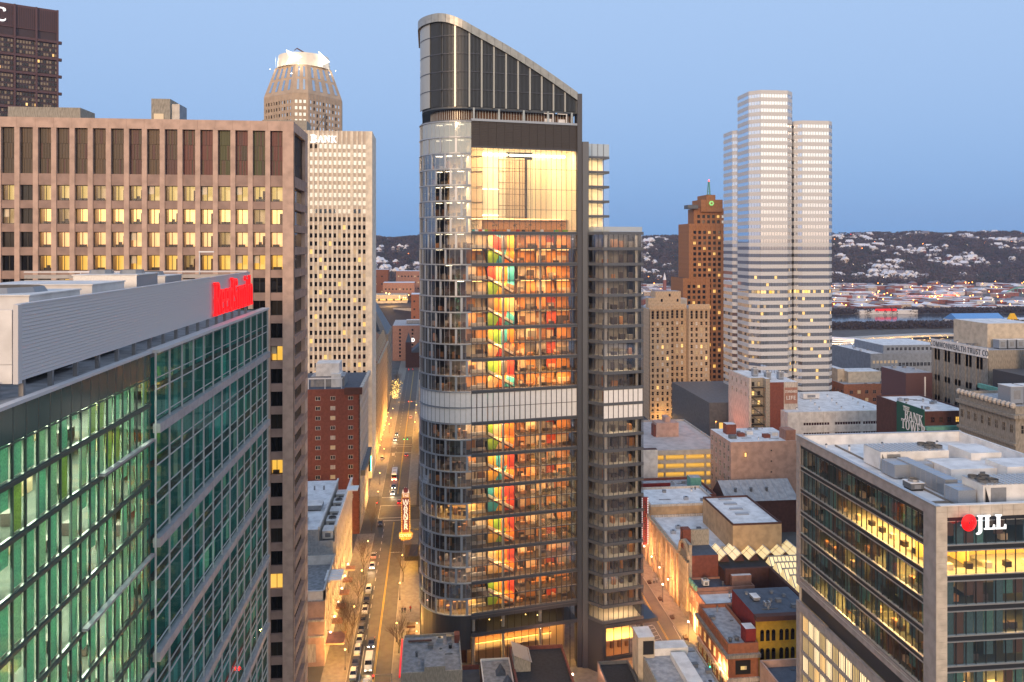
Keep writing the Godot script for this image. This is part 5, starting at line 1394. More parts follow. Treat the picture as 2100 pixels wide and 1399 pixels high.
func bank_tower() -> void:
	mat("bank_stone", Color(0.74, 0.67, 0.56), 0.8, 0, "blotch", 0.04)
	mat("bank_band", Color(0.50, 0.43, 0.36), 0.8)
	mat("bank_glass", Color(0.80, 0.79, 0.74), 0.03, 1.0)
	var o := thing("cream_bank_tower", "cream concrete ribbed tower with white bank lettering at its top", "skyscraper", Vector3(-52, 0, -375))
	var X := -26.0; var Z := -357.7; var h := 157.0; var w := 54.0
	var xs := []
	for k in 3: xs.append(w - 3.6 - 0.6 - 2.09 * k)
	for k in 18: xs.append(w - 10.4 - 0.6 - 2.09 * k)
	xs.reverse()
	grid(o, frame(Vector3(X - w, 0, Z), Vector3.RIGHT), w, h, {"c": 0, "xs": xs, "r": 40, "ww": 1.22, "wh": 1.95, "rh": 3.65, "y0": 149.0 - 3.65 * 39, "wall": "bank_stone", "band": "bank_band", "vertical": true, "inset": -0.25, "proud": 0.12, "rec": 0.5, "parts": 0, "glass": func(i, j):
		if j == 39 and i < 11: return "recess"
		if j > 30: return "bank_glass"
		if j == 30: return "recess"
		return ["dark_glass", "bank_glass", "dark_glass", "lit_dim", "dim_glass", "dark_glass", "lit_gold", "dark_glass", "dim_glass", "dark_glass", "dark_glass"][(i * 7 + j * 5 + (i * j) % 3) % 11]})
	var st := frame(Vector3(X, 0, Z - 0.02), Vector3.FORWARD)
	var b := Shape.new(); b.xf = st
	for k in 43: b.bx("bank_stone", 0, 3.65 * k + 0.03, -0.6, 25, 3.65 * k + 3.62, 0.0)
	put(o, "side_wall", b)
	block(o, "core", "bank_band", X - w, 0, Z - 25, X - 0.62, h - 0.4, Z - 0.52, "grey_roof")
	var tx := frame(px(655, 288, 356.5), Vector3.RIGHT)
	text(o, "lettering", "B", "sign_white", 4.9, 0.4, frame(px(643, 284.5, 349.6), Vector3.RIGHT), "Droid Serif")
	text(o, "lettering", "ANK", "sign_white", 4.1, 0.4, frame(px(670.5, 285.5, 350.2), Vector3.RIGHT), "Droid Serif", 700, 0.9)
	var p := px(610, 250, 370)
	block(o, "roof_house", "stained_wall", p.x - 14, 156, Z - 22, p.x + 6, 163, Z - 10)
	var d := Shape.new(); p = px(660, 252, 365)
	d.bar("black", Vector3(p.x - 5, 156, p.z), Vector3(p.x + 1.5, 166, p.z), 0.3, 0.3); d.bar("black", Vector3(p.x + 1.5, 156, p.z), Vector3(p.x + 1.5, 167, p.z), 0.5, 0.5); d.bar("black", Vector3(p.x + 3, 156, p.z), Vector3(p.x + 1.5, 163, p.z), 0.4, 0.4)
	put(o, "roof_antenna", d)
func crowned_tower() -> void:
	mat("mellon_stone", Color(0.46, 0.36, 0.27), 0.75, 0, "blotch", 0.03)
	mat("crown_stone", Color(0.76, 0.72, 0.64), 0.8)
	var o := thing("crowned_tower", "octagonal stone skyscraper with tapering shoulders and glowing white arrow signs on its drum", "skyscraper", px(623, 505, 495) * Vector3(1, 0, 1))
	var c := px(623, 505, 495); c.y = 0
	var L := 27.0; var q := 6.6
	var S := L / 2 + q
	var pl := [Vector2(-L / 2, S), Vector2(L / 2, S), Vector2(S, L / 2), Vector2(S, -L / 2), Vector2(L / 2, -S), Vector2(-L / 2, -S), Vector2(-S, -L / 2), Vector2(-S, L / 2)]
	var rot := deg_to_rad(49.0)
	var pt := []
	for v in pl: pt.append(Vector3(v.x, 0, v.y).rotated(Vector3.UP, rot))
	var y1 := 197.7; var y2 := 216.5
	for e in 8:
		var a: Vector3 = c + pt[e]; var b: Vector3 = c + pt[(e + 1) % 8]
		var w := a.distance_to(b); var t := frame(a, b - a)
		if t.basis.z.z < -0.3: 
			var s := Shape.new(); s.xf = t; s.bx("mellon_stone", 0, 0, -0.5, w, y1, 0); put(o, "wall", s)
			continue
		var n := int(w / 2.5)
		var bright: bool = w < 12 and t.basis.z.z > 0.8
		grid(o, t, w, y1, {"c": n, "r": 44, "x0": (w - 2.5 * n) / 2 + 0.5, "cw": 2.5, "ww": 1.5, "wh": 2.0, "rh": 3.9, "y0": 24.0, "wall": "mellon_stone", "rec": 0.4, "parts": 0, "vertical": true, "inset": -0.1, "glass": func(i, j): return "bank_glass" if bright or (i + j / 3) % 3 != 0 else "dim_glass"})
		# shoulder
		var f := 0.72
		var a2: Vector3 = c + pt[e] * f; var b2: Vector3 = c + pt[(e + 1) % 8] * f
		a.y = y1; b.y = y1; a2.y = y2; b2.y = y2
		var s := Shape.new(); s.q("mellon_stone", a, b, b2, a2); put(o, "shoulder", s)
		var gl := Shape.new()
		var nn := 4 if w > 12 else 2
		var off: Vector3 = (b - a).cross(a2 - a).normalized() * 0.12
		for k in nn:
			for r in 2:
				var u0 := (k + 0.6) / (nn + 0.4); var u1 := (k + 0.95) / (nn + 0.4)
				var v0 := 0.12 + 0.45 * r; var v1 := 0.48 + 0.45 * r
				gl.q("sky_glass", a.lerp(b, u0).lerp(a2.lerp(b2, u0), v0) + off, a.lerp(b, u1).lerp(a2.lerp(b2, u1), v0) + off, a.lerp(b, u1).lerp(a2.lerp(b2, u1), v1) + off, a.lerp(b, u0).lerp(a2.lerp(b2, u0), v1) + off)
		put(o, "shoulder_window", gl)
	var d := Shape.new(); d.tube("crown_stone", c + Vector3(0, y2, 0), c + Vector3(0, y2 + 8.0, 0), 16.5, 15.5, 24); put(o, "crown_drum", d)
	for k in 5:
		var r := Vector3(sin(-1.4 + 0.7 * k), 0, cos(-1.4 + 0.7 * k))
		var fl := Shape.new(); fl.ball("lamp_white", c + r * 20.5 + Vector3(0, y2 - 0.5, 0), 0.21, 6); put(o, "flood_lamp", fl)
		lamp(o, c + r * 20.5 + Vector3(0, y2 - 0.5, 0), Color(1.00, 0.88, 0.71), 18.0, 0.2, 60)
	var k0 := Shape.new(); k0.prism("mellon_stone", PackedVector2Array([Vector2(c.x - 9, c.z - 9), Vector2(c.x + 9, c.z - 9), Vector2(c.x + 9, c.z + 9), Vector2(c.x - 9, c.z + 9)]), 100, y2); put(o, "core", k0)
	for v in [0.0, 1.15, -1.2]:
		var r := Vector3(0, 0, 1).rotated(Vector3.UP, v - 0.2)
		var t := frame(c + r * 16.9 + Vector3(0, y2 + 0.4, 0), Vector3.UP.cross(r))
		var s := Shape.new(); s.xf = t
		s.q("lit_arrow", Vector3(-5, 8.4, 0.2), Vector3(-2.6, 4.0, 0.2), Vector3(5.2, 4.0, 0.2), Vector3(-4.6, 8.6, 0.2))
		s.q("lit_arrow", Vector3(-4.6, -0.4, 0.2), Vector3(5.2, 4.0, 0.2), Vector3(-2.6, 4.0, 0.2), Vector3(-5, -0.2, 0.2))
		put(o, "arrow_sign", s)
	var cr := Shape.new(); cr.bar("steel_brown", c + Vector3(-3, y2 + 12.0, 8), c + Vector3(4, y2 + 8, 8), 0.7, 0.7); cr.bar("steel_brown", c + Vector3(-3, y2 + 12, 8), c + Vector3(-4.5, y2 + 10.6, 8), 0.4, 0.4); put(o, "roof_crane", cr)
func steel_tower() -> void:
	var o := thing("dark_steel_tower", "dark brown steel skyscraper with ribbed top band and white letters", "skyscraper", px(60, 505, 500) * Vector3(1, 0, 1))
	var e := px(120, 25, 500); e.y = 0
	var dir := Vector3(0.876, 0, -0.482)
	var w := 62.0; var h := 256.0
	var t := frame(e - dir * w, dir)
	var b := Shape.new(); b.xf = t
	b.bx("steel_dark", 0, 0, -40, w, h - 1, -0.6); b.bx("steel_brown", 0, h - 14.5, -0.6, w, h, 0.0); b.bx("steel_brown", 0, 0, -0.6, w, 100, -0.2)
	put(o, "body", b)
	for k in 6: inst(o, "column", boxmesh("steel_brown", Vector3(1.1, h - 100, 1.3)), t * Transform3D(Basis(), Vector3(w - 0.6 - 11.6 * k, 100 + (h - 100) / 2, 0.3)))
	for k in 60: inst(o, "rib", boxmesh("steel_dark", Vector3(0.35, 12.5, 0.2)), t * Transform3D(Basis(), Vector3(w - 1.4 - 1.0 * k, h - 7.6, 0.1)))
	for k in 13:
		inst(o, "girder", boxmesh("steel_brown", Vector3(w + 1.5, 1.5, 1.0)), t * Transform3D(Basis(), Vector3(w / 2 + 0.7, h - 20.5 - 10.9 * k, 0.2)))
		inst(o, "side_girder", boxmesh("steel_brown", Vector3(1.6, 1.5, 3.0)), t * Transform3D(Basis(), Vector3(w + 1.0, h - 20.5 - 10.9 * k, -1.2)))
	var s := Shape.new()
	for k in 13:
		for r in 3:
			for i in 38:
				s.xf = t * Transform3D(Basis(), Vector3(w - 1.9 - 1.6 * i, h - 29.9 - 10.9 * k + 3.1 * r, -0.45))
				var m := "dark_glass"
				var v := rng.randf()
				if v < 0.6: m = "bronze_glass"
				elif v < 0.68 and (i / 6 + k) % 2 == 0: m = pick(["lit_amber", "lit_gold", "lit_pale"])
				s.bx(m, 0, 0, 0, 1.05, 1.7, 0.06)
	stuff(put(o, "small_windows", s))
	var x := text(o, "lettering", "UPMC", "sign_white", 12.0, 0.5, t * Transform3D(Basis(), Vector3(0, h - 7.4, 0.8)), "Droid Serif", 700, 0.9)
	var bb: AABB = x.mesh.get_aabb()
	x.position = (t * Vector3(w - 28.4 - bb.end.x * 0.9, h - 7.8, 0.9)) - org[o]

# ---------------------------------------------------------------- right of the tower
func vent(o: Node, m: String, at: Vector3, r := 0.35, h := 1.0) -> void:
	var b := Shape.new(); b.tube(m, at, at + Vector3(0, h, 0), r, r, 8); b.tube("lead", at + Vector3(0, h, 0), at + Vector3(0, h + 0.25, 0), r * 1.5, r * 0.7, 8); put(o, "roof_vent", b)
func corner_glass_building() -> void:
	mat("frame_stone", Color(0.52, 0.47, 0.41), 0.75, 0, "blotch", 0.08)
	mat("frame_grey", Color(0.30, 0.275, 0.285), 0.7, 0, "blotch", 0.08)
	mat("room_yellow", Color(0.66, 0.46, 0.16), 0.8)
	mat("blind_slate", Color(0.07, 0.14, 0.16), 0.8, 0, "streak", 0.15)
	mat("blind_sea", Color(0.09, 0.22, 0.20), 0.8, 0, "streak", 0.15)
	coated("slate_glass", Color(0.60, 0.82, 0.92), 0.27)
	var o := thing("corner_glass_building", "glass office block with pale stone frame, white roof plant and red and white rooftop sign", "office building", Vector3(87, 0, -123))
	var X := 70.3; var X1 := 104.0; var Z := -102.2; var Zb := -144.0; var top := 68.6
	var fh := 4.25
	for side in 2:
		var L := Z - Zb if side == 0 else X1 - X
		var t := frame(Vector3(X, 0, Zb), Vector3.BACK) if side == 0 else frame(Vector3(X, 0, Z), Vector3.RIGHT)
		var pw := 1.5
		var n := int((L - 3.2) / pw)
		var x0 := 1.5 if side == 0 else 1.7
		for k in 6:
			var y := top - 1.6 - fh * (k + 1)
			var f := Shape.new(); f.xf = t
			var lit: bool = k == 1
			f.bx("ceiling" if lit else "room_floor", x0, y - 0.1, -10, x0 + n * pw, y + 0.2, -0.3)
			f.bx("room_yellow" if lit else "room_grey", x0, y + 0.2, -7.2, x0 + n * pw, y + fh - 0.1, -7.0)
			for g in n:
				var glow_here := lit and (side == 1 or g > n * 0.45)
				if not glow_here and k != 1 or (k == 1 and side == 0 and not glow_here):
					var r := rng.randf()
					if r < 0.6: f.bx(pick(["blind_slate", "blind_sea", "blind_slate", "room_brown"]), x0 + g * pw + 0.04, y + 0.2 + (0.0 if r < 0.35 else 1.2), -0.8, x0 + (g + 1) * pw - 0.04, y + fh - 0.6, -0.75)
					elif r < 0.85: f.bx(pick(["furniture", "room_beige", "room_wood"]), x0 + g * pw + 0.2, y + 0.2, -2.2, x0 + (g + 1) * pw - 0.2, y + 1.1, -1.5)
				elif g % 2: f.bx(pick(["furniture", "room_cream", "furniture"]), x0 + g * pw + 0.1, y + 0.2, -3.0, x0 + g * pw + 1.0, y + 1.0, -2.2)
				inst(o, "glass_pane" if side == 0 else "front_pane", _pane_quad("slate_glass" if not glow_here else "lobby_glass", pw - 0.09, fh - 0.75), t * Transform3D(Basis(), Vector3(x0 + (g + 0.5) * pw, y + fh / 2 - 0.05, -0.25)))
			put(o, "floor_interior", f)
			var e := Shape.new(); e.xf = t
			e.bx("band_dark", x0, y - 0.42, -0.35, x0 + n * pw, y + 0.25, -0.15); e.bx("silver", x0, y + 0.25, -0.3, x0 + n * pw, y + 0.4, 0.02); e.bx("silver", x0, y - 0.55, -0.3, x0 + n * pw, y - 0.42, 0.02)
			if k == 0: e.bx("band_dark", x0, y + fh - 0.55, -0.4, x0 + n * pw, y + fh + 0.1, -0.12)
			put(o, "spandrel", e)
			if lit:
				var from := x0 + (n * pw * 0.45 if side == 0 else 0.0)
				for g in 4: inst(o, "ceiling_light", boxmesh("tube_white", Vector3(2.6, 0.06, 0.4)), t * Transform3D(Basis(), Vector3(from + 2.2 + 5.0 * g, y + fh - 0.5, -3)))
				panel_light(o, t * Transform3D(Basis(Vector3.RIGHT, -PI / 2), Vector3((from + x0 + n * pw) / 2, y + fh - 0.6, -3)), Vector2(x0 + n * pw - from, 2), Color(1.00, 0.80, 0.42), 330.0)
			else: panel_light(o, t * Transform3D(Basis(Vector3.RIGHT, -PI / 2), Vector3(x0 + n * pw * (0.3 if k % 2 else 0.75), y + fh - 0.6, -2.6)), Vector2(12, 1), Color(1.00, 0.77, 0.43), 90.0 + 90.0 * (k % 3))
		for g in n + 1: inst(o, "mullion", boxmesh("band_dark", Vector3(0.08, fh * 6, 0.16)), t * Transform3D(Basis(), Vector3(x0 + g * pw, top - 1.6 - fh * 3, -0.25)))
		var fr := Shape.new(); fr.xf = t
		var m := "frame_grey" if side == 0 else "frame_stone"
		var off := 0.0 if side == 0 else 0.004
		var s0 := 0.0 if side == 0 else 0.03
		fr.bx(m, s0, top - 1.6, -0.6, L, top, off); fr.bx(m, s0, 40, -0.6, L, 41.55, off)
		fr.bx(m, s0, 41.55, -0.6, x0, top - 1.6, off); fr.bx(m, x0 + n * pw, 41.55, -0.6, L, top - 1.6, off)
		put(o, "stone_frame", fr)
		if side == 1:
			for k in 16:
				for j in 2: inst(o, "stone_panel", boxmesh("frame_stone", Vector3(1.62, 0.76, 0.05)), t * Transform3D(Basis(), Vector3(0.86 + 1.66 * k, top - 1.19 + 0.79 * j, 0.03)))
			for k in 33: inst(o, "stone_panel", boxmesh("frame_stone", Vector3(1.5, 0.76, 0.05)), t * Transform3D(Basis(), Vector3(0.8, top - 2.0 - 0.79 * k, 0.03)))
		# lower storeys behind a second frame
		var lw := Shape.new(); lw.xf = t
		lw.bx("band_dark", 0.4, 36.8, -1.2, L - 0.4, 40, -0.8)
		lw.bx(m, s0, 35.2, -0.6, L - (6.0 if side == 0 else 0.0), 36.8, off); lw.bx(m, s0, 0, -0.6, 1.4, 35.2, off); lw.bx("band_dark", 1.4, 0, -6, L - 1, 35.2, -5.8)
		put(o, "lower_frame", lw)
		for r in 9:
			for g in int((L - 9) / 2.2):
				var s: String = pick(["lit_cream", "lit_amber", "lit_cream", "lit_olive"])
				inst(o, "lit_window", win_mesh(s, "frame_grey", 2.0, 3.1, 4, 0.12), t * Transform3D(Basis(), Vector3(2.8 + 2.2 * g, 31.6 - 3.75 * r, -0.5)))
		var lb := Shape.new(); lb.xf = t
		for r in 9: lb.bx("frame_grey", 1.4, 31.1 - 3.75 * r, -0.8, L - 6, 31.6 - 3.75 * r, -0.3)
		put(o, "lower_band", lb)
	var bd := Shape.new()
	bd.bx("charcoal", X + 11, 0, Zb, X1, 66.2, Z - 11); bd.bx("frame_stone", X1 - 0.5, 0, Zb + 0.5, X1, 66.2, Z - 0.6); bd.bx("frame_stone", X + 0.6, 0, Zb, X1 - 0.6, 66.0, Zb + 0.5)
	put(o, "body", bd)
	var dk := Shape.new(); dk.bx("snow_roof", X + 0.5, 66.2, Zb + 0.4, X1 - 0.4, 66.6, Z - 0.5); put(o, "roof_deck", dk)
	var pa := Shape.new()
	pa.bx("white_metal", X + 0.6, 66.6, Zb, X1, 68.5, Zb + 0.4); pa.bx("white_metal", X1 - 0.4, 66.6, Zb + 0.4, X1, 68.5, Z - 0.6)
	pa.bx("silver", X - 0.1, 68.6, Zb - 0.1, X + 0.62, 68.72, Z + 0.1); pa.bx("white_metal", X + 0.62, 68.6, Z - 0.62, X1, 68.72, Z + 0.1); pa.bx("silver", X + 0.62, 68.5, Zb - 0.1, X1 + 0.1, 68.62, Zb + 0.5)
	put(o, "parapet", pa)
	# roof plant
	var y := 66.6
	for v in [[76.5, -128.5, 12.5, 3.2, 5.2], [80.5, -108.6, 20.0, 3.4, 4.6]]:
		var u := Shape.new()
		u.bx("white_metal", v[0], y + 0.2, v[1] - v[4] / 2, v[0] + v[2], y + v[3], v[1] + v[4] / 2)
		for k in int(v[2] / 0.8): u.bx("silver", v[0] + 0.8 * k + 0.1, y + v[3], v[1] - v[4] / 2, v[0] + 0.8 * k + 0.5, y + v[3] + 0.12, v[1] + v[4] / 2)
		u.bx("grey_metal", v[0] + 1.2, y + 0.6, v[1] + v[4] / 2, v[0] + 3.6, y + v[3] - 0.4, v[1] + v[4] / 2 + 0.06)
		u.tri("black", Vector3(v[0] + 0.3, y + v[3] - 0.2, v[1] + v[4] / 2 + 0.08), Vector3(v[0] + 0.3, y + 0.4, v[1] + v[4] / 2 + 0.08), Vector3(v[0] + 1.1, y + 0.4, v[1] + v[4] / 2 + 0.08))
		for k in 4:
			var f := Vector3(v[0] + (0.9 + 1.7 * (k % 2) if v[1] > -120 else v[2] - 2.6 + 1.7 * (k % 2)), y + v[3], v[1] - 1.0 + 1.9 * (k / 2))
			u.tube("lead", f, f + Vector3(0, 0.5, 0), 0.75, 0.75, 12, false); u.tube("black", f + Vector3(0, 0.2, 0), f + Vector3(0, 0.22, 0), 0.7, 0.7, 12)
		put(o, "air_handling_unit", u)
	for v in [[80.0, 67.0, -124.2, 92.0, 68.6, -122.6], [78.6, 66.8, -124.6, 80.6, 69.2, -112.0], [80.6, 67.0, -113.6, 92.0, 68.6, -112.0], [76.0, 66.8, -124.8, 78.6, 69.0, -121.0], [77.4, 66.8, -110.6, 80.2, 69.0, -107.4]]:
		var d := Shape.new(); d.bx("galvanised", v[0], v[1], v[2], v[3], v[4], v[5])
		var lx: float = v[3] - v[0]; var lz: float = v[5] - v[2]
		if lx > lz:
			for k in int(lx / 1.3): d.bx("silver", v[0] + 1.3 * k, v[1] - 0.03, v[2] - 0.03, v[0] + 1.3 * k + 0.08, v[4] + 0.03, v[5] + 0.03)
		else:
			for k in int(lz / 1.3): d.bx("silver", v[0] - 0.03, v[1] - 0.03, v[2] + 1.3 * k, v[3] + 0.03, v[4] + 0.03, v[2] + 1.3 * k + 0.08)
		put(o, "air_duct", d)
	for v in [[84.0, -121.5, 10.0, 2.2, 6.4], [91.0, -126.0, 5.5, 3.4, 6.0], [92.0, -118.5, 9.0, 3.0, 5.0]]:
		var h := Shape.new(); h.bx("white_metal", v[0], y, v[1] - v[4] / 2, v[0] + v[2], y + v[3], v[1] + v[4] / 2, "snow_roof"); h.bx("lead", v[0] + v[2] * 0.5, y, v[1] + v[4] / 2, v[0] + v[2] * 0.5 + 0.9, y + 1.7, v[1] + v[4] / 2 + 0.04); put(o, "roof_house", h)
	for k in 7: vent(o, "white_paint", Vector3(74.0 + 3.7 * k, y, -139.5 + 1.5 * (k % 3)), 0.18, 1.1)
	roof_unit(o, "lead", Vector3(76.0, y, -116), Vector3(2.2, 1.2, 2.2), 1); roof_unit(o, "galvanised", Vector3(97, y, -124), Vector3(3.4, 1.6, 3), 0)
	# rooftop sign on the front
	var sg := thing("office_sign", "red ball logo with white capital letters on the pale stone fronted glass block", "sign", px(2005, 1070, 108.5))
	var t := frame(px(1983, 1070, 108.6) + Vector3(0, 0, 0.45), Vector3.RIGHT)
	var b := Shape.new(); b.xf = t
	for k in 24:
		var a := TAU * k / 24; var c := TAU * (k + 1) / 24
		for r in 3:
			var r0: float = [0.22, 0.6, 0.92][r]; var r1: float = [0.57, 0.89, 1.2][r]
			b.q("sign_red", Vector3(cos(a) * r0 * 0.95 * (0.35 if r == 0 else 0.9), sin(a) * r0, 0.1), Vector3(cos(a) * r1 * 0.95, sin(a) * r1, 0), Vector3(cos(c) * r1 * 0.95, sin(c) * r1, 0), Vector3(cos(c) * r0 * 0.95 * (0.35 if r == 0 else 0.9), sin(c) * r0, 0.1))
	put(sg, "red_ball", b)
	text(sg, "white_letters", "JLL", "sign_white", 2.75, 0.2, frame(px(2030, 1069.5, 108.8) + Vector3(0, 0, 0.4), Vector3.RIGHT), "Droid Serif", 700, 0.95)
func simple_house(called: String, label: String, cat: String, x0: float, z0: float, x1: float, z1: float, h: float, wall: String, roof: String, par := 0.7) -> Node3D:
	var o := thing(called, label, cat, Vector3((x0 + x1) / 2, 0, (z0 + z1) / 2))
	var b := Shape.new(); b.bx(wall, x0, 0, z0, x1, h, z1, roof); put(o, "body", b)
	if par > 0.0: parapet(o, wall, x0, z0, x1, z1, h, par, 0.35)
	var sm := Shape.new()
	for k in int((x1 - x0) / 2.6): sm.bx(roof, x0 + 1.3 + 2.6 * k, h, z0 + 0.4, x0 + 1.38 + 2.6 * k, h + 0.03, z1 - 0.4)
	if sm.s.size(): stuff(put(o, "roof_seams", sm))
	clutter(o, x0 + 1.2, z0 + 1.2, x1 - 1.2, z1 - 1.2, h, clampi(int((x1 - x0) * (z1 - z0) / 40.0), 3, 10))
	return o
func clutter(o: Node, x0: float, z0: float, x1: float, z1: float, y: float, n: int) -> void:   # hatches, vents, pipes and curbs on a flat roof
	for k in n:
		var c := Vector3(lerpf(x0, x1, rng.randf()), y, lerpf(z0, z1, rng.randf()))
		var b := Shape.new()
		match k % 4:
			0: b.box("grey_metal", c + Vector3(0, 0.35, 0), Vector3(1.2, 0.7, 1.0)); b.box("lead", c + Vector3(0, 0.75, 0), Vector3(1.35, 0.1, 1.15)); put(o, "roof_hatch", b)
			1: vent(o, pick(["lead", "galvanised", "white_paint"]), c, 0.16 + 0.15 * rng.randf(), 0.6 + 0.6 * rng.randf())
			2: b.bar("lead", c + Vector3(0, 0.15, 0), Vector3(clampf(c.x + 4.0, x0, x1), y + 0.15, c.z), 0.14, 0.14); put(o, "roof_pipe", b)
			3: b.box("galvanised", c + Vector3(0, 0.5, 0), Vector3(1.5, 1.0, 1.1)); b.tube("black", c + Vector3(0, 1.0, 0), c + Vector3(0, 1.06, 0), 0.42, 0.42, 10); put(o, "condenser", b)
func front_windows(o: Node, x0: float, x1: float, z: float, n: int, ys: Array, w: float, h: float, frm: String, mats: Array, name_ := "window") -> void:
	for j in ys.size():
		for i in n: inst(o, name_, win_mesh(mats[(i * 3 + j * 5) % mats.size()], frm, w, h, 2, 0.1, 1), Transform3D(Basis(), Vector3(x0 + (x1 - x0) * (i + 0.5) / n, ys[j], z + 0.02)))
func side_windows(o: Node, x: float, z0: float, z1: float, n: int, ys: Array, w: float, h: float, frm: String, mats: Array) -> void:   # on a wall that faces -x
	for j in ys.size():
		for i in n: inst(o, "window", win_mesh(mats[(i * 3 + j * 5) % mats.size()], frm, w, h, 2, 0.1, 1), frame(Vector3(x - 0.02, ys[j], z0 + (z1 - z0) * (i + 0.5) / n), Vector3.BACK))
func right_blocks() -> void:
	var dk := ["dark_glass", "dim_glass", "dark_glass"]
	# parking garage
	var a := px(1310, 925, 320); var c := px(1484, 925, 318)
	var o := thing("parking_garage", "open concrete parking garage with yellow lit decks and pinkish flat roof", "garage", Vector3(105, 0, -340))
	var z := -311.0
	var rf := Shape.new(); rf.bx("beige_roof", 66, 20.6, z - 52, c.x + 2, 21.4, z - 0.4); rf.bx("concrete", 66, 21.4, z - 52, c.x + 2, 22.2, z - 51.6); rf.bx("concrete", c.x + 1.7, 21.4, z - 51.6, c.x + 2, 22.2, z); put(o, "roof_deck", rf)
	for k in 5:
		var s := Shape.new(); s.bx("concrete", 66, 19.4 - 3.5 * k, z - 0.4, c.x + 2, 20.9 - 3.5 * k + (0.5 if k == 0 else 0.0), z); s.bx("ceiling", 66, 17.0 - 3.5 * k, z - 40, c.x + 2, 17.3 - 3.5 * k, z - 0.4); put(o, "deck_band", s)
		for g in 7: inst(o, "ceiling_light", boxmesh("tube_white", Vector3(1.4, 0.06, 0.3)), Transform3D(Basis(), Vector3(74 + 8.5 * g, 20.4 - 3.5 * k, z - 5)))
		panel_light(o, Transform3D(Basis(Vector3.RIGHT, -PI / 2), Vector3(98, 20.3 - 3.5 * k, z - 5)), Vector2(58, 4), Color(1.00, 0.77, 0.29), 230.0)
	for g in 8: inst(o, "column", boxmesh("concrete", Vector3(0.7, 20, 0.7)), Transform3D(Basis(), Vector3(70 + 8.6 * g, 10, z - 0.9)))
	block(o, "rear_wall", "concrete", 66, 0, z - 40.4, c.x + 2, 20.6, z - 40)
	var p := px(1370, 890, 343)
	var sh := Shape.new(); sh.bx("pink_wall", p.x - 5.5, 21.4, p.z - 6, p.x + 4.5, 27.5, p.z + 1); sh.bx("pink_wall", p.x - 1.2, 27.5, p.z - 5, p.x + 1.0, 29.8, p.z); sh.bx("brick", p.x - 6.4, 21.4, p.z - 4, p.x - 5.5, 26.4, p.z); put(o, "lift_house", sh)
	var st := Shape.new(); st.bx("white_metal", 66, 0, z, px(1346, 925, 318).x, 22.6, z + 3.0, "brick_dark"); put(o, "stair_tower", st)
	for v in [[1468, 865, 356], [1352, 872, 348], [1477, 907, 330]]:
		var e := px(v[0], v[1], v[2]); var l := Shape.new()
		l.tube("grey_metal", Vector3(e.x, 21.4, e.z), e, 0.08, 0.06, 6); l.ball("lamp_orange", e, 0.21, 6); put(o, "roof_lamp", l); lamp(o, e, Color(1.00, 0.51, 0.32), 130.0, 0.3, 60)
	# beige blank-walled block
	a = px(1499, 907, 300); c = px(1642, 907, 300)
	o = simple_house("beige_blank_block", "beige block with one small lit window in its blank wall and a snowy cluttered roof", "building", a.x, a.z - 22, c.x, a.z, 29.6, "pink_wall", "snow_roof", 0.0)
	inst(o, "lit_window", win_mesh("lit_amber", "brick_dark", 1.1, 1.9, 1, 0.15), Transform3D(Basis(), px(1529, 938, 299.6)))
	for k in 3: inst(o, "wall_opening", boxmesh("black", Vector3(0.5, 0.5, 0.2)), Transform3D(Basis(), px(1582, 924 + 22 * k, 299.8)))
	side_windows(o, a.x, a.z - 22, a.z, 5, [25.6, 21.6, 17.6, 13.6, 9.6], 1.7, 2.3, "pale_concrete", dk)
	for k in 5:
		var r := Shape.new(); r.box(pick(["brick", "lead", "white_metal", "black"]), Vector3(a.x + 3 + 4.6 * k, 30.2, a.z - 6 - 3.0 * (k % 3)), Vector3(2.6, 1.4, 2.2)); put(o, "roof_box", r)
	block(o, "chimney", "brick_pale", c.x - 4.5, 29.6, a.z - 6, c.x - 0.5, 33.6, a.z - 0.2); block(o, "stair_house", "brick", a.x + 3, 29.6, a.z - 16, a.x + 7, 33.6, a.z - 12, "snow_roof")
	# red brick range with snowy sloping roof
	a = px(1490, 1030, 284); c = px(1645, 1030, 284)
	o = thing("snowy_roof_hall", "long dark brick hall with streaky snow on a sloping metal roof", "building", Vector3((a.x + c.x) / 2, 0, a.z - 6))
	var g := Shape.new(); g.bx("brick_dark", a.x, 0, a.z - 14, c.x, 12.0, a.z); g.q("dusty_roof", Vector3(a.x, 11.9, a.z + 0.4), Vector3(c.x, 11.9, a.z + 0.4), Vector3(c.x, 17.0, a.z - 9), Vector3(a.x, 17.0, a.z - 9)); g.tri("brick_dark", Vector3(a.x, 12, a.z - 14), Vector3(a.x, 12, a.z), Vector3(a.x, 17, a.z - 9)); g.q("brick_dark", Vector3(c.x, 12, a.z - 14), Vector3(a.x, 12, a.z - 14), Vector3(a.x, 17, a.z - 9), Vector3(c.x, 17, a.z - 9)); put(o, "hall", g)
	for k in 9:
		var s := Shape.new(); var x := a.x + 1.5 + 3.2 * k; s.bar("galvanised", Vector3(x, 11.98, a.z + 0.4), Vector3(x, 17.08, a.z - 9), 0.12, 0.12); put(o, "roof_seam", s)
	for k in 3: vent(o, "lead", Vector3(a.x + 5 + 6 * k, 14, a.z - 4), 0.5, 1.4)
	# low brick roofs in front of the garage
	a = px(1300, 1030, 285); c = px(1476, 1030, 285)
	o = simple_house("low_brick_block", "low dark red brick block with patchy snow and a green roof tank", "building", a.x, a.z - 22, c.x, a.z, 12.5, "brick", "dusty_roof", 0.9)
	var gt := px(1426, 990, 296); var tk := Shape.new(); tk.bx("copper_green", gt.x - 2.2, 12.5, gt.z - 3, gt.x + 2.0, 17.4, gt.z + 1, "dusty_roof"); put(o, "green_tank", tk)
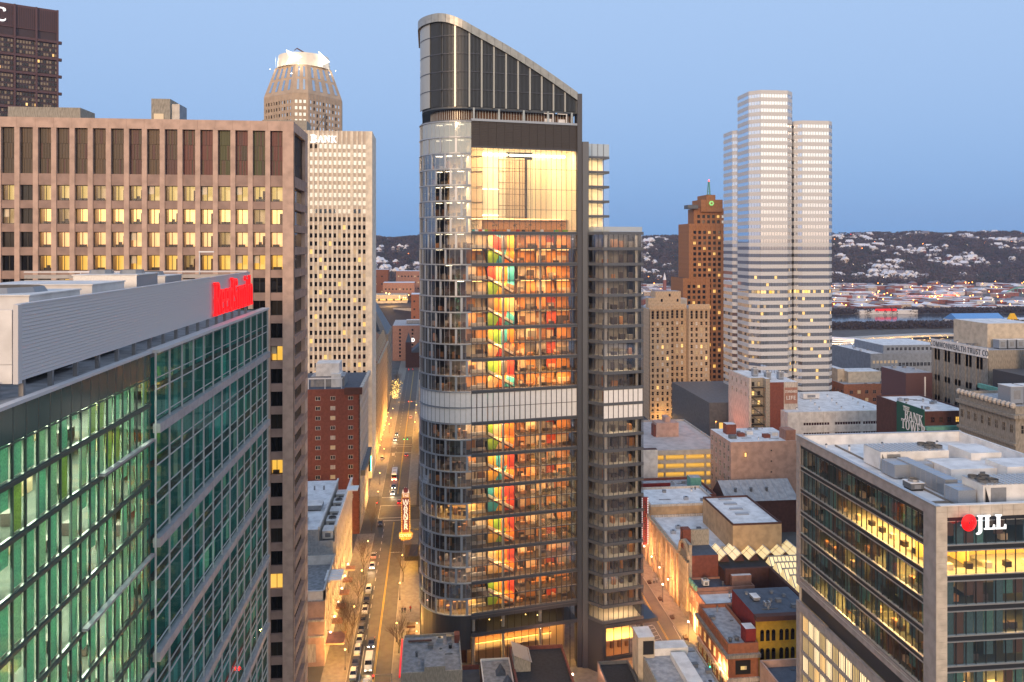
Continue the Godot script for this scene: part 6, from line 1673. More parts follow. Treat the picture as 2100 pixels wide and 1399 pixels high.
	var rw := Shape.new(); rw.bx("red_wall", a.x, 12.5, a.z - 0.6, px(1378, 1030, 285).x, 18.0, a.z - 0.2); put(o, "firewall", rw)
	# theatre
	var X := 72.0
	o = thing("theatre", "cream theatre with arcaded street front, snowy flat roofs and tall plain stage block", "theatre", Vector3(90, 0, -245))
	var t1 := Shape.new(); t1.bx("beige_wall", X, 0, -268, 95, 19.5, -249.5, "snow_roof"); t1.bx("beige_wall", X, 0, -249.4, 97, 16.2, -221, "snow_roof"); put(o, "auditorium", t1)
	parapet(o, "pale_concrete", X, -268, 95, -249.5, 19.5, 0.7, 0.4); parapet(o, "pale_concrete", X, -249.4, 97, -221, 16.2, 0.7, 0.4)
	var bx0 := px(1503, 1080, 226); var bx1 := px(1608, 1080, 226)
	var sb := Shape.new(); sb.bx("beige_wall", bx0.x, 0, -243, bx1.x, 24.0, bx0.z, "snow_roof"); put(o, "stage_block", sb); parapet(o, "brick_dark", bx0.x, -243, bx1.x, bx0.z, 24.0, 0.5, 0.35)
	for k in 4: block(o, "roof_hatch", "galvanised", bx0.x + 4.5, 24.05, -241.5 + 4.6 * k, bx0.x + 8.5, 24.35, -240.3 + 4.6 * k)
	clutter(o, X + 2, -247, 92, -226, 16.2, 8); clutter(o, X + 2, -266, 93, -252, 19.5, 6)
	for k in 10:
		inst(o, "arched_window", win_mesh("lit_dim" if k % 3 else "lit_gold", "beige_wall", 1.7, 6.2, 2, 0.15, 3), frame(Vector3(X - 0.03, 5.5, -266 + 4.4 * k), Vector3.BACK))
		var q := Shape.new(); q.bx("limestone", X - 0.5, 0, -263.6 + 4.4 * k, X, 15.5, -262.9 + 4.4 * k); put(o, "pilaster", q)
	block(o, "cornice", "limestone", X - 0.8, 15.5, -268, X, 16.5, -221)
	for k in 5:
		var q := Shape.new(); q.ball("lamp_pink", Vector3(X - 1.4, 5.6, -261 + 8.6 * k), 0.21, 8); q.bar("black", Vector3(X, 6.2, -261 + 8.6 * k), Vector3(X - 1.3, 6.0, -261 + 8.6 * k), 0.08, 0.08); put(o, "wall_lamp", q); lamp(o, Vector3(X - 1.4, 5.6, -261 + 8.6 * k), Color(1.00, 0.71, 0.39), 45.0, 0.2, 35)
	var sg := thing("theatre_marquee_sign", "narrow vertical white bulb sign with dark lettering on the cream theatre front", "sign", Vector3(X - 1.6, 0, -252))
	var s2 := Shape.new(); s2.bx("sign_maroon", X - 2.4, 6.5, -252.3, X - 0.2, 22, -251.8); put(sg, "board", s2)
	var s3 := Shape.new()
	for k in 26:
		for x in [X - 2.3, X - 0.4]: s3.ball("sign_white", Vector3(x, 6.7 + 0.6 * k, -251.6), 0.16, 6)
	stuff(put(sg, "sign_bulbs", s3))
	var s4 := Shape.new()
	for k in 20: s4.bx("black", X - 1.75 + 0.2 * (k % 3), 7.4 + 0.68 * k, -251.8, X - 1.0 - 0.15 * (k % 2), 7.75 + 0.68 * k, -251.7)
	put(sg, "marquee_marks", s4)
	# brick theatre front with arched top beside it, sawtooth lights and glazed arcade
	o = thing("brick_arch_house", "tall narrow brick house with carved arched gable facing the right street", "building", Vector3(77, 0, -212))
	var bh := Shape.new(); bh.bx("brick", X + 0.8, 0, -219.5, 80.4, 18.5, -211.5, "slate_roof"); bh.bx("stained_wall", X, 0, -219.5, X + 0.8, 21.5, -211.5); bh.bx("stained_wall", X + 0.8, 18.5, -219.6, 80.4, 23.0, -218.8); bh.bx("brick", X - 0.1, 18.5, -219, X + 2.2, 24.0, -216.5); put(o, "body", bh)
	for k in 6: 
		var q := Shape.new(); q.tube("limestone", Vector3(X - 0.4, 3, -218.9 + 1.4 * k), Vector3(X - 0.4, 16.5, -218.9 + 1.4 * k), 0.4, 0.35, 8); put(o, "column", q)
	var ar := Shape.new()
	for k in 12:
		var u := PI * k / 12; var v := PI * (k + 1) / 12
		ar.bar("limestone", Vector3(X - 0.2, 17.5 + sin(u) * 3.6, -215.5 - cos(u) * 3.8), Vector3(X - 0.2, 17.5 + sin(v) * 3.6, -215.5 - cos(v) * 3.8), 0.7, 0.8)
	put(o, "arch", ar)
	var en := Shape.new(); en.bx("lit_cream", X - 0.5, 0.3, -206.3, X - 0.1, 5.2, -203.2); put(o, "lit_entrance_window", en); lamp(o, Vector3(X - 1.8, 4.2, -204.5), Color(1.00, 0.78, 0.37), 60.0, 0.4, 30)
	o = thing("skylight_hall", "brick hall with a row of yellow glowing sawtooth skylights", "building", Vector3(97, 0, -212))
	var hl := Shape.new(); hl.bx("brick_dark", 80.6, 0, -223.5, 110, 15.6, -207.5, "tar_roof"); hl.bx("brick_dark", 80.6, 0, -207.4, 93.8, 16.4, -206.6); hl.bx("brick_dark", 93.0, 0, -206.6, 93.8, 16.4, -188); put(o, "body", hl)
	glow("skylight_glow", Color(1.0, 0.70, 0.27), 0.6, Color(0.7, 0.66, 0.5))
	for k in 6:
		var x := 81.0 + 4.35 * k
		var s := Shape.new()
		s.q("skylight_glow", Vector3(x, 16.2, -212.5), Vector3(x + 2.1, 18.1, -212.5), Vector3(x + 2.1, 18.1, -221.0), Vector3(x, 16.2, -221.0))
		s.q("tar_roof", Vector3(x + 2.12, 18.1, -212.5), Vector3(x + 3.1, 16.0, -212.5), Vector3(x + 3.1, 16.0, -221.0), Vector3(x + 2.12, 18.1, -221.0)); s.tri("brick_dark", Vector3(x, 16, -212.5), Vector3(x + 3.1, 16, -212.5), Vector3(x + 2.1, 18.1, -212.5))
		for w in 3: s.bar("black", Vector3(x + 0.02, 16.25, -212.7 - 3.9 * w), Vector3(x + 2.1, 18.16, -212.7 - 3.9 * w), 0.09, 0.06)
		s.bar("black", Vector3(x + 1.05, 17.2, -212.5), Vector3(x + 1.05, 17.2, -221.0), 0.07, 0.07)
		s.bar("white_metal", Vector3(x + 2.15, 18.15, -212.3), Vector3(x + 2.15, 18.15, -221.2), 0.2, 0.15)
		put(o, "skylight_window", s)
	o = thing("glazed_arcade", "glazed arcade of stepped ridges with glowing ribbed glass", "arcade", Vector3(104, 0, -196))
	var gb := Shape.new(); gb.bx("brick_dark", 94.0, 0, -207.3, 118, 14.4, -186, "tar_roof"); put(o, "base", gb)
	for k in 6:
		var x0 := 94.4 + 0.2 * k; var zz := -208.6 + 4.2 * k
		var s := Shape.new()
		s.q("skylight_glow", Vector3(x0, 15.0, zz), Vector3(116, 15.0, zz), Vector3(116, 17.6, zz - 2.2), Vector3(x0 + 0.4, 17.6, zz - 2.2))
		s.q("skylight_glow", Vector3(116, 15.0, zz - 4.0), Vector3(x0, 15.0, zz - 4.0), Vector3(x0 + 0.4, 17.6, zz - 2.2), Vector3(116, 17.6, zz - 2.2))
		s.tri("skylight_glow", Vector3(x0, 15, zz - 4.0), Vector3(x0, 15, zz), Vector3(x0 + 0.4, 17.6, zz - 2.2))
		for w in 18: s.bar("grey_metal", Vector3(x0 + 0.5 + 1.15 * w, 15.05, zz + 0.02), Vector3(x0 + 0.5 + 1.15 * w, 17.65, zz - 2.2), 0.22, 0.1)
		s.bar("grey_metal", Vector3(x0, 17.7, zz - 2.2), Vector3(116, 17.7, zz - 2.2), 0.3, 0.25); s.bar("grey_metal", Vector3(x0, 15.0, zz + 0.1), Vector3(116, 15.0, zz + 0.1), 0.3, 0.3)
		put(o, "skylight_window", s)
	# street corner group
	o = simple_house("blue_roof_house", "low brick house with slate blue roof and green copper brackets on the right street", "building", X, -211.3, 88, -204.5, 12.0, "brick_pale", "slate_roof", 0.5)
	side_windows(o, X, -211.3, -204.5, 3, [3.6, 7.8], 1.2, 2.2, "pale_concrete", ["lit_gold", "dark_glass", "dim_glass"])
	for k in 4: block(o, "copper_bracket", "copper_green", X - 0.5, 11.5, -210.6 + 1.6 * k, X + 0.1, 12.8, -209.8 + 1.6 * k)
	roof_unit(o, "white_metal", Vector3(75, 12, -207), Vector3(1.6, 1.6, 1.6), 1); block(o, "roof_house", "brick_pale", 82.0, 12, -210, 87.5, 15.0, -205.5, "snow_roof")
	o = simple_house("white_roof_house", "low brick house with clean white roof behind a dark light well", "building", X - 0.6, -204.3, 84, -197.0, 11.0, "brick_pale", "snow_roof", 0.6)
	side_windows(o, X - 0.6, -204.3, -197.0, 3, [3.0, 7.0], 1.3, 2.4, "pale_concrete", ["lit_amber", "lit_gold", "dark_glass"])
	o = simple_house("corner_shop", "red brick corner shop house with dusty white roof and stone cornice", "shop", 69.0, -195.6, 76.4, -175.4, 11.5, "brick_orange", "dusty_roof", 0.8)
	block(o, "cornice", "grey_stone", 68.2, 9.2, -196, 76.7, 10.0, -174.6); block(o, "shop_fascia", "pale_concrete", 68.6, 3.4, -195.6, 76.5, 4.4, -175.0)
	block(o, "sign_board", "black", 70.8, 5.2, -175.38, 74.4, 8.4, -175.2); block(o, "screen_panel", "lit_olive", 72.0, 6.3, -175.2, 72.9, 7.1, -175.1); block(o, "screen_panel", "lit_dim", 72.95, 6.3, -175.2, 73.4, 7.1, -175.1)
	side_windows(o, 69.0, -195.6, -175.4, 6, [5.2], 1.3, 2.4, "pale_concrete", ["lit_gold", "dark_glass", "dim_glass"]); side_windows(o, 69.0, -195.6, -175.4, 6, [0.8], 2.2, 2.4, "charcoal", ["lit_dim", "dim_glass", "lit_gold"])
	block(o, "roof_box", "red_wall", 73.8, 11.5, -179.5, 76.3, 15.0, -176.6, "snow_roof"); vent(o, "lead", Vector3(70.6, 11.5, -178), 0.4, 0.8); vent(o, "lead", Vector3(72.4, 11.5, -178.6), 0.5, 0.7)
	front_windows(o, 69.4, 76, -175.38, 4, [1.0], 1.5, 2.2, "charcoal", ["lit_gold", "dim_glass"])
	o = simple_house("yellow_fronted_house", "tall house with yellow arched front, red side wall and slate roof", "building", 77.0, -193, 92, -178.5, 17.0, "red_wall", "slate_roof", 0.0)
	block(o, "yellow_front", "yellow_wall", 77.0, 0, -178.5, 92, 16.2, -178.1); block(o, "cornice", "brick_dark", 76.8, 16.2, -179, 92.2, 17.3, -177.3)
	for j in 3:
		for i in 8:
			var s := Shape.new(); var x := 78.0 + 1.42 * i + (0.5 if i > 2 else 0.0) + (0.5 if i > 5 else 0.0); var yy := 2.4 + 4.4 * j
			s.bx("dark_glass", x, yy, -178.1, x + 0.9, yy + 2.2, -178.02); s.tube("dark_glass", Vector3(x + 0.45, yy + 2.2, -178.1), Vector3(x + 0.45, yy + 2.2, -178.02), 0.45, 0.45, 12)
			s.bx("yellow_wall", x - 0.1, yy - 0.25, -178.1, x + 1.0, yy, -177.9)
			put(o, "arched_window", s)
	for k in 5: vent(o, "galvanised", Vector3(79.6 + 2.2 * k, 17.0, -190 + 2.2 * (k % 3)), 0.4, 0.5)
	roof_unit(o, "galvanised", Vector3(80.5, 17, -187), Vector3(1.6, 0.9, 2.6), 0)
	o = simple_house("pink_low_house", "low pink walled house with dark blue roof below the yellow front", "building", 74.6, -170.6, 92, -156, 9.2, "pink_wall", "slate_roof", 1.6)
	clutter(o, 76, -169, 90, -158, 9.2, 4)
	# fire-escape block and its neighbours
	var D := 345.0
	a = px(1541, 775, D); c = px(1641, 775, D)
	o = thing("fire_escape_block", "old brick block with black iron fire escape and faded painted wall sign", "building", Vector3((a.x + c.x) / 2, 0, a.z - 12))
	var e0 := px(1572, 0, D).x; var e1 := px(1581, 0, D).x; var e2 := px(1611, 0, D).x
	var fb := Shape.new(); fb.bx("pale_concrete", a.x - 1.0, 0, a.z - 24, a.x, 46.6, a.z); fb.bx("stained_wall", a.x, 0, a.z - 24, e0, 46.2, a.z - 3.0, "snow_roof"); fb.bx("stained_wall", e0, 0, a.z - 24, e1, 46.2, a.z, "snow_roof"); fb.bx("brick", e1, 0, a.z - 24, e2, 44.6, a.z, "snow_roof"); fb.bx("pale_concrete", e2, 0, a.z - 24, c.x, 44.6, a.z, "snow_roof")
	put(o, "body", fb)
	for k in 7:
		var s := Shape.new(); var yy := 42.0 - 4.1 * k
		s.bx("black", a.x + 0.3, yy, a.z - 3, e0 - 0.3, yy + 0.15, a.z - 0.8); s.bar("black", Vector3(a.x + 0.6, yy, a.z - 0.9), Vector3(e0 - 0.6, yy - 4.1, a.z - 0.9), 0.5, 0.2); s.bar("black", Vector3(a.x + 0.3, yy + 1.0, a.z - 0.85), Vector3(e0 - 0.3, yy + 1.0, a.z - 0.85), 0.08, 0.08)
		put(o, "fire_escape", s)
		for w in 2: inst(o, "window", win_mesh(["dim_glass", "lit_dim", "pale_concrete", "lit_amber"][(k * 3 + w) % 4], "black", 1.3, 2.0, 1, 0.1, 1), Transform3D(Basis(), Vector3(a.x + 2.0 + 2.7 * w, yy + 0.4, a.z - 2.97)))
	var bd := Shape.new(); bd.bx("brick_pale", e2 + 0.3, 35.0, a.z, c.x - 0.2, 42.2, a.z + 0.12); put(o, "painted_sign_board", bd)
	text(o, "lettering", "STANDARD", "white_metal", 1.6, 0.05, frame(Vector3((e2 + c.x) / 2, 40.4, a.z + 0.16), Vector3.RIGHT), "Droid Sans", 700, 0.68); text(o, "lettering", "LIFE", "white_metal", 2.3, 0.05, frame(Vector3((e2 + c.x) / 2, 37.6, a.z + 0.16), Vector3.RIGHT))
	for k in 3: roof_unit(o, "galvanised", Vector3(a.x + 5 + 6 * k, 46.2 if k == 0 else 44.6, a.z - 8), Vector3(2.4, 3.4, 2.4), 1)
	side_windows(o, a.x - 1.0, a.z - 22, a.z - 1, 4, [42.5, 38], 1.2, 1.9, "pale_concrete", dk)
	a = px(1643, 845, 340); c = px(1842, 845, 340)
	o = thing("white_panel_block", "low white panelled block with ribbon windows and a snowy roof of small vents", "building", Vector3((a.x + c.x) / 2, 0, a.z - 22))
	grid(o, frame(Vector3(a.x - 6, 0, a.z), Vector3.RIGHT), c.x - a.x + 6, 32.7, {"c": 3, "r": 2, "xs": [7.0, 21.4, 34.4], "ww": 12.2, "wh": 1.5, "rh": 4.4, "y0": 22.2, "wall": "white_metal", "rec": 0.25, "div": 10, "bar": 0.2, "frame": "white_metal", "glass": func(_i, _j): return "plum_glass"})
	block(o, "body", "white_metal", a.x - 6, 0, a.z - 46, c.x, 32.4, a.z - 0.3, "snow_roof")
	var jt := Shape.new()
	for k in 9: jt.bx("concrete", a.x - 6 + 5.4 * k, 14, a.z + 0.0, a.x - 5.93 + 5.4 * k, 32.6, a.z + 0.02)
	put(o, "panel_joints", jt)
	for k in 16: vent(o, "white_paint", Vector3(a.x + 1 + 2.6 * k, 32.4, a.z - 6 - 9.0 * (k % 4)), 0.3, 0.9)
	roof_unit(o, "white_metal", px(1660, 810, 372) * Vector3(1, 0, 1) + Vector3(0, 32.4, 0), Vector3(8, 2.6, 4), 0)
	# far right group
	o = simple_house("bank_sign_block", "brick block with dark green painted wall of white lettering and copper cornice", "building", 157.7, -262, 174, -234.8, 51.6, "brick_dark", "snow_roof", 0.4)
	block(o, "green_wall", "sign_green", 157.4, 20, -249.5, 157.7, 52.6, -234.8)
	for v in [["THE", 2.2, 51.0, -244.0], ["BANK", 4.4, 48.9, -240.2], ["TOWER", 4.4, 45.7, -240.4]]:
		text(o, "lettering", v[0], "white_paint", v[1], 0.08, frame(Vector3(157.33, v[2], v[3]), Vector3.BACK), "Droid Serif", 700, 0.75)
	block(o, "copper_cornice", "copper_green", 157.6, 46.2, -234.8, 174.4, 47.4, -233.4)
	front_windows(o, 159, 173, -234.78, 5, [48.4, 43.0, 39.0], 1.3, 1.8, "brick_dark", ["dark_glass", "lit_gold", "dark_glass", "dim_glass"])
	o = simple_house("ornate_bank_house", "carved grey stone bank building with shell cresting and arched windows", "building", 160.5, -222.4, 190, -199.3, 60.0, "grey_stone", "dusty_roof", 0.8)
	var oc := Shape.new(); oc.bx("grey_stone", 159.3, 57.6, -222.4, 160.5, 58.6, -198.2); put(o, "cornice", oc); oc = Shape.new(); oc.bx("grey_stone", 159.7, 50.0, -222.4, 160.5, 50.7, -198.7); put(o, "string_course", oc); oc = Shape.new(); oc.bx("grey_stone", 160.6, 57.6, -199.3, 190, 58.6, -198.1); put(o, "cornice", oc); oc = Shape.new(); oc.bx("grey_stone", 159.9, 43.5, -222.4, 160.5, 44.1, -198.9); put(o, "string_course", oc)
	for k in 14:
		var s := Shape.new(); s.ball("pale_concrete", Vector3(160.2, 60.9, -222 + 1.7 * k), 0.8, 8, 1.1); put(o, "cresting_shell", s)
	side_windows(o, 160.5, -222.4, -199.3, 8, [53.2], 1.2, 2.4, "grey_stone", ["dark_glass", "dark_glass", "lit_amber"])
	for k in 8:
		var s := Shape.new(); var zz := -221.2 + 2.9 * k
		s.xf = frame(Vector3(160.45, 45.6, zz), Vector3.BACK); s.bx("dim_glass", -0.6, 0, 0, 0.6, 2.4, 0.06); s.tube("dim_glass", Vector3(0, 2.4, 0), Vector3(0, 2.4, 0.06), 0.6, 0.6, 10); put(o, "arched_window", s)
	front_windows(o, 161, 189, -199.28, 8, [53.2, 45.6], 1.4, 2.4, "grey_stone", dk)
	for k in 3: roof_unit(o, "galvanised", Vector3(166 + 5 * k, 60, -208), Vector3(4, 5.0, 5), 0)
	o = simple_house("trust_building", "tall grey stone building with faded painted company name under its roof", "building", 192, -281.5, 225, -251, 69.0, "grey_stone", "dusty_roof", 0.0)
	var tb := frame(Vector3(191.9, 0, -281.5), Vector3.BACK)
	grid(o, tb, 30.5, 66.0, {"c": 12, "r": 8, "xs": [1.6, 3.4, 7.4, 9.2, 13.2, 15.0, 19.0, 20.8, 24.6, 26.4], "ww": 1.55, "wh": 5.6, "rh": 7.8, "y0": 1.6, "wall": "grey_stone", "vertical": true, "inset": -0.1, "proud": 0.06, "rec": 0.22, "cross": 2, "frame": "grey_stone", "glass": func(i, j): return ["dark_glass", "dim_glass", "dark_glass", "room_wood"][(i + j * 3) % 4]})
	block(o, "name_panel", "white_metal", 191.5, 66.2, -281.5, 191.95, 69.6, -251)
	text(o, "lettering", "COMMONWEALTH TRUST CO", "lead", 2.7, 0.05, frame(Vector3(191.46, 67.8, -266.0), Vector3.BACK), "Droid Sans", 700, 0.86)
	block(o, "penthouse", "beige_pale", 197, 69, -276, 216, 77.5, -258, "snow_roof")
	for k in 4: roof_unit(o, "galvanised", Vector3(199 + 3.4 * k, 69, -254.5), Vector3(2.8, 3.2, 3), 0)
	o = simple_house("green_cornice_block", "grey stone block with green copper cornice and dark roof screen", "building", 186, -247, 222, -228, 57.5, "grey_stone", "grey_roof", 0.0)
	block(o, "copper_cornice", "copper_green", 185, 57.0, -247, 186.3, 58.4, -227); block(o, "copper_cornice", "copper_green", 186.3, 57.0, -228, 222, 58.4, -227); block(o, "roof_screen", "charcoal", 189, 57.5, -245, 222, 63.5, -231); block(o, "roof_house", "beige_pale", 200, 57.5, -243, 220, 71, -233)
	side_windows(o, 186, -247, -228, 7, [51, 46.4, 42], 1.1, 2.6, "grey_stone", dk)
	a = px(1858, 765, 292); c = px(1916, 765, 292)
	o = simple_house("brown_metal_box", "plain dark brown metal clad box behind the green sign wall", "building", a.x, a.z - 16, c.x, a.z, 57.5, "steel_brown", "dusty_roof", 0.0)
	block(o, "vent_pipe", "white_paint", (a.x + c.x) / 2 + 2, 42, a.z + 0.05, (a.x + c.x) / 2 + 2.4, 56, a.z + 0.4)
	a = px(1738, 790, 420); c = px(1856, 790, 420)
	o = simple_house("orange_brick_block", "orange brick warehouse with regular small windows and cream roof houses", "building", a.x - 2, a.z - 36, c.x, a.z, 30, "brick_orange", "dusty_roof", 0.6)
	front_windows(o, a.x, c.x, a.z, 7, [25.4, 21.2, 17.0, 12.8], 1.9, 1.9, "brick_pale", ["dark_glass", "dim_glass", "dark_glass", "lit_dim"]); side_windows(o, a.x - 2, a.z - 36, a.z, 9, [25.4, 21.2, 17.0], 1.9, 1.9, "brick_pale", dk)
	block(o, "roof_house", "beige_pale", a.x + 5, 30, a.z - 20, a.x + 24, 36, a.z - 8, "snow_roof"); block(o, "roof_house", "beige_pale", a.x + 1, 30, a.z - 24, a.x + 5, 37, a.z - 12, "snow_roof"); roof_unit(o, "copper_green", Vector3(a.x + 2, 30, a.z - 28), Vector3(5, 5, 5), 1)
	a = px(1842, 712, 520); c = px(1925, 712, 520)
	o = simple_house("blue_grey_block", "long blue grey modern block with dark ribbon windows and a glowing entrance", "building", px(1782, 0, 520).x, a.z - 50, c.x + 6, a.z, 33, "blue_metal", "snow_roof", 0.6)
	block(o, "upper_storey", "blue_metal", a.x - 8, 33, a.z - 40, c.x + 6, 38.5, a.z - 4, "snow_roof")
	front_windows(o, px(1782, 0, 520).x + 1, a.x, a.z, 7, [27, 22, 17], 1.7, 2.0, "blue_metal", ["lit_dim", "dark_glass", "dim_glass"]); front_windows(o, a.x, c.x + 4, a.z, 12, [25, 18], 2.0, 2.4, "blue_metal", ["dark_glass"]); front_windows(o, a.x - 6, c.x + 4, a.z - 4, 12, [35], 1.8, 2.0, "blue_metal", ["dark_glass"]); front_windows(o, a.x - 4, a.x + 6, a.z, 4, [9.0], 2.4, 4.0, "blue_metal", ["lit_gold"], "lit_window")
	a = px(1700, 720, 600); c = px(1761, 720, 600)
	o = simple_house("brown_brick_block", "brown brick block with paired square windows beside the white tower", "building", a.x, a.z - 30, c.x, a.z, 24.5, "brick_orange", "dusty_roof", 0.5)
	front_windows(o, a.x + 6, c.x - 1, a.z, 6, [19, 14.5, 9.5], 1.9, 2.2, "brick_dark", ["dark_glass", "dim_glass"])
func near_roofs() -> void:
	var o := thing("grey_roof_house", "low concrete house with stained grey roof and red neon edge below the round corner", "building", Vector3(0, 0, -176))
	var b := Shape.new(); b.bx("stained_wall", -6.2, 0, -184, 6.9, 13.6, -167.5, "grey_roof"); b.bx("stained_wall", -1.2, 13.6, -174.0, 3.2, 15.2, -167.4, "grey_roof"); put(o, "body", b)
	parapet(o, "stained_wall", -6.2, -184, 6.9, -167.5, 13.6, 0.5, 0.3); vent(o, "black", Vector3(4.6, 13.6, -178), 0.4, 0.9); block(o, "chimney", "brick", 5.6, 13.6, -182, 6.8, 15.4, -180); block(o, "roof_timber", "brick_dark", -5.0, 13.9, -181.5, 0.4, 14.05, -180.9)
	var nn := Shape.new(); nn.bx("sign_red", -6.62, 12.9, -183.8, -6.3, 13.3, -168.0); put(o, "neon_edge_light", nn)
	lamp(o, Vector3(-7.2, 12.6, -176), Color(1.0, 0.06, 0.06), 6.0, 0.5, 20)
	clutter(o, -5.4, -183, 6, -175, 13.6, 7)
	o = thing("black_roof_house", "low brick house with black tar roof, pale side roof and gabled stair head", "building", Vector3(21, 0, -169))
	var c := Shape.new(); c.bx("brick_dark", 18.2, 0, -179.5, 30.6, 11.6, -156, "tar_roof"); c.bx("brick_dark", 11.4, 0, -178.2, 18.1, 10.2, -156, "grey_roof"); put(o, "body", c)
	parapet(o, "brick", 18.2, -179.5, 30.6, -156, 11.6, 0.7, 0.4); parapet(o, "white_metal", 11.4, -178.2, 18.1, -156, 10.2, 0.4, 0.25)
	var d := Shape.new(); d.bx("stained_wall", 18.4, 11.6, -176, 22.0, 13.8, -170); d.q("galvanised", Vector3(18.2, 15.4, -169.8), Vector3(22.3, 13.6, -169.8), Vector3(22.3, 13.6, -176.2), Vector3(18.2, 15.4, -176.2)); d.tri("stained_wall", Vector3(18.4, 13.8, -170), Vector3(22, 13.8, -170), Vector3(18.4, 15.3, -170)); put(o, "stair_head", d)
	for k in 2:
		var s := Shape.new(); s.frustum("slate_roof", Vector3(15.6 + 1.2 * k, 10.2, -172.5 + 4.6 * k), Vector2(2.2, 2.2), Vector2(0.1, 2.2), 1.6); put(o, "skylight_dormer", s)
	o = thing("white_block_roof_house", "low house with whitish roof blocks and tall beige stair head by the right street", "building", Vector3(53, 0, -162))
	var e := Shape.new(); e.bx("stained_wall", 47.0, 0, -173, 60.0, 13.6, -148, "dusty_roof"); e.bx("beige_pale", 45.9, 0, -174, 49.6, 18.2, -169, "snow_roof"); e.bx("black", 47.0, 14.4, -169, 49.4, 17.4, -168.9); e.bx("white_metal", 49.8, 13.6, -173, 57.5, 15.2, -169.6); e.bx("white_metal", 53, 13.6, -168.4, 56.2, 14.9, -154); put(o, "body", e)
	parapet(o, "stained_wall", 47, -173, 60, -148, 13.6, 0.4, 0.3)
	clutter(o, 50, -167, 52.5, -150, 13.6, 5); clutter(o, 56.6, -172, 59.4, -150, 13.6, 5)
	o = thing("dark_flat_house", "small dark flat roofed house between the annex and the stair head", "building", Vector3(41, 0, -168))
	var f := Shape.new(); f.bx("charcoal", 38.2, 0, -176, 45.4, 9.0, -162, "tar_roof"); put(o, "body", f); parapet(o, "lead", 38.2, -176, 45.4, -162, 9.0, 0.7, 0.3)
	o = thing("blue_shed", "low blue roofed shed between the grey and black roofs", "shed", Vector3(9.2, 0, -172))
	var g := Shape.new(); g.bx("blue_metal", 7.2, 0, -180, 11.2, 7.5, -160, "slate_roof"); g.bx("brick", 7.2, 7.5, -180, 11.2, 8.4, -179.6); put(o, "body", g)

# ---------------------------------------------------------------- vehicles, lamps, trees, people
func wheel_mesh() -> Mesh:
	if not cache.has("wheel"):
		var b := Shape.new(); b.tube("tyre", Vector3(-0.11, 0, 0), Vector3(0.11, 0, 0), 0.33, 0.33, 14); cache["wheel"] = b.mesh(M); b = Shape.new(); b.tube("silver", Vector3(-0.12, 0, 0), Vector3(0.12, 0, 0), 0.19, 0.19, 10); cache["rim"] = b.mesh(M)
	return cache["wheel"]
func loft(b: Shape, m: String, st: Array) -> void:   # stations [z, y low, y high, half width low, half width high] from the front (+z) to the back
	for k in st.size() - 1:
		var a: Array = st[k]; var c: Array = st[k + 1]
		var p := [Vector3(-a[3], a[1], a[0]), Vector3(a[3], a[1], a[0]), Vector3(a[4], a[2], a[0]), Vector3(-a[4], a[2], a[0])]
		var q := [Vector3(-c[3], c[1], c[0]), Vector3(c[3], c[1], c[0]), Vector3(c[4], c[2], c[0]), Vector3(-c[4], c[2], c[0])]
		b.q(m, p[1], q[1], q[2], p[2]); b.q(m, q[0], p[0], p[3], q[3]); b.q(m, p[3], p[2], q[2], q[3]); b.q(m, q[0], q[1], p[1], p[0])
		if k == 0: b.q(m, p[0], p[1], p[2], p[3])
		if k == st.size() - 2: b.q(m, q[1], q[0], q[3], q[2])
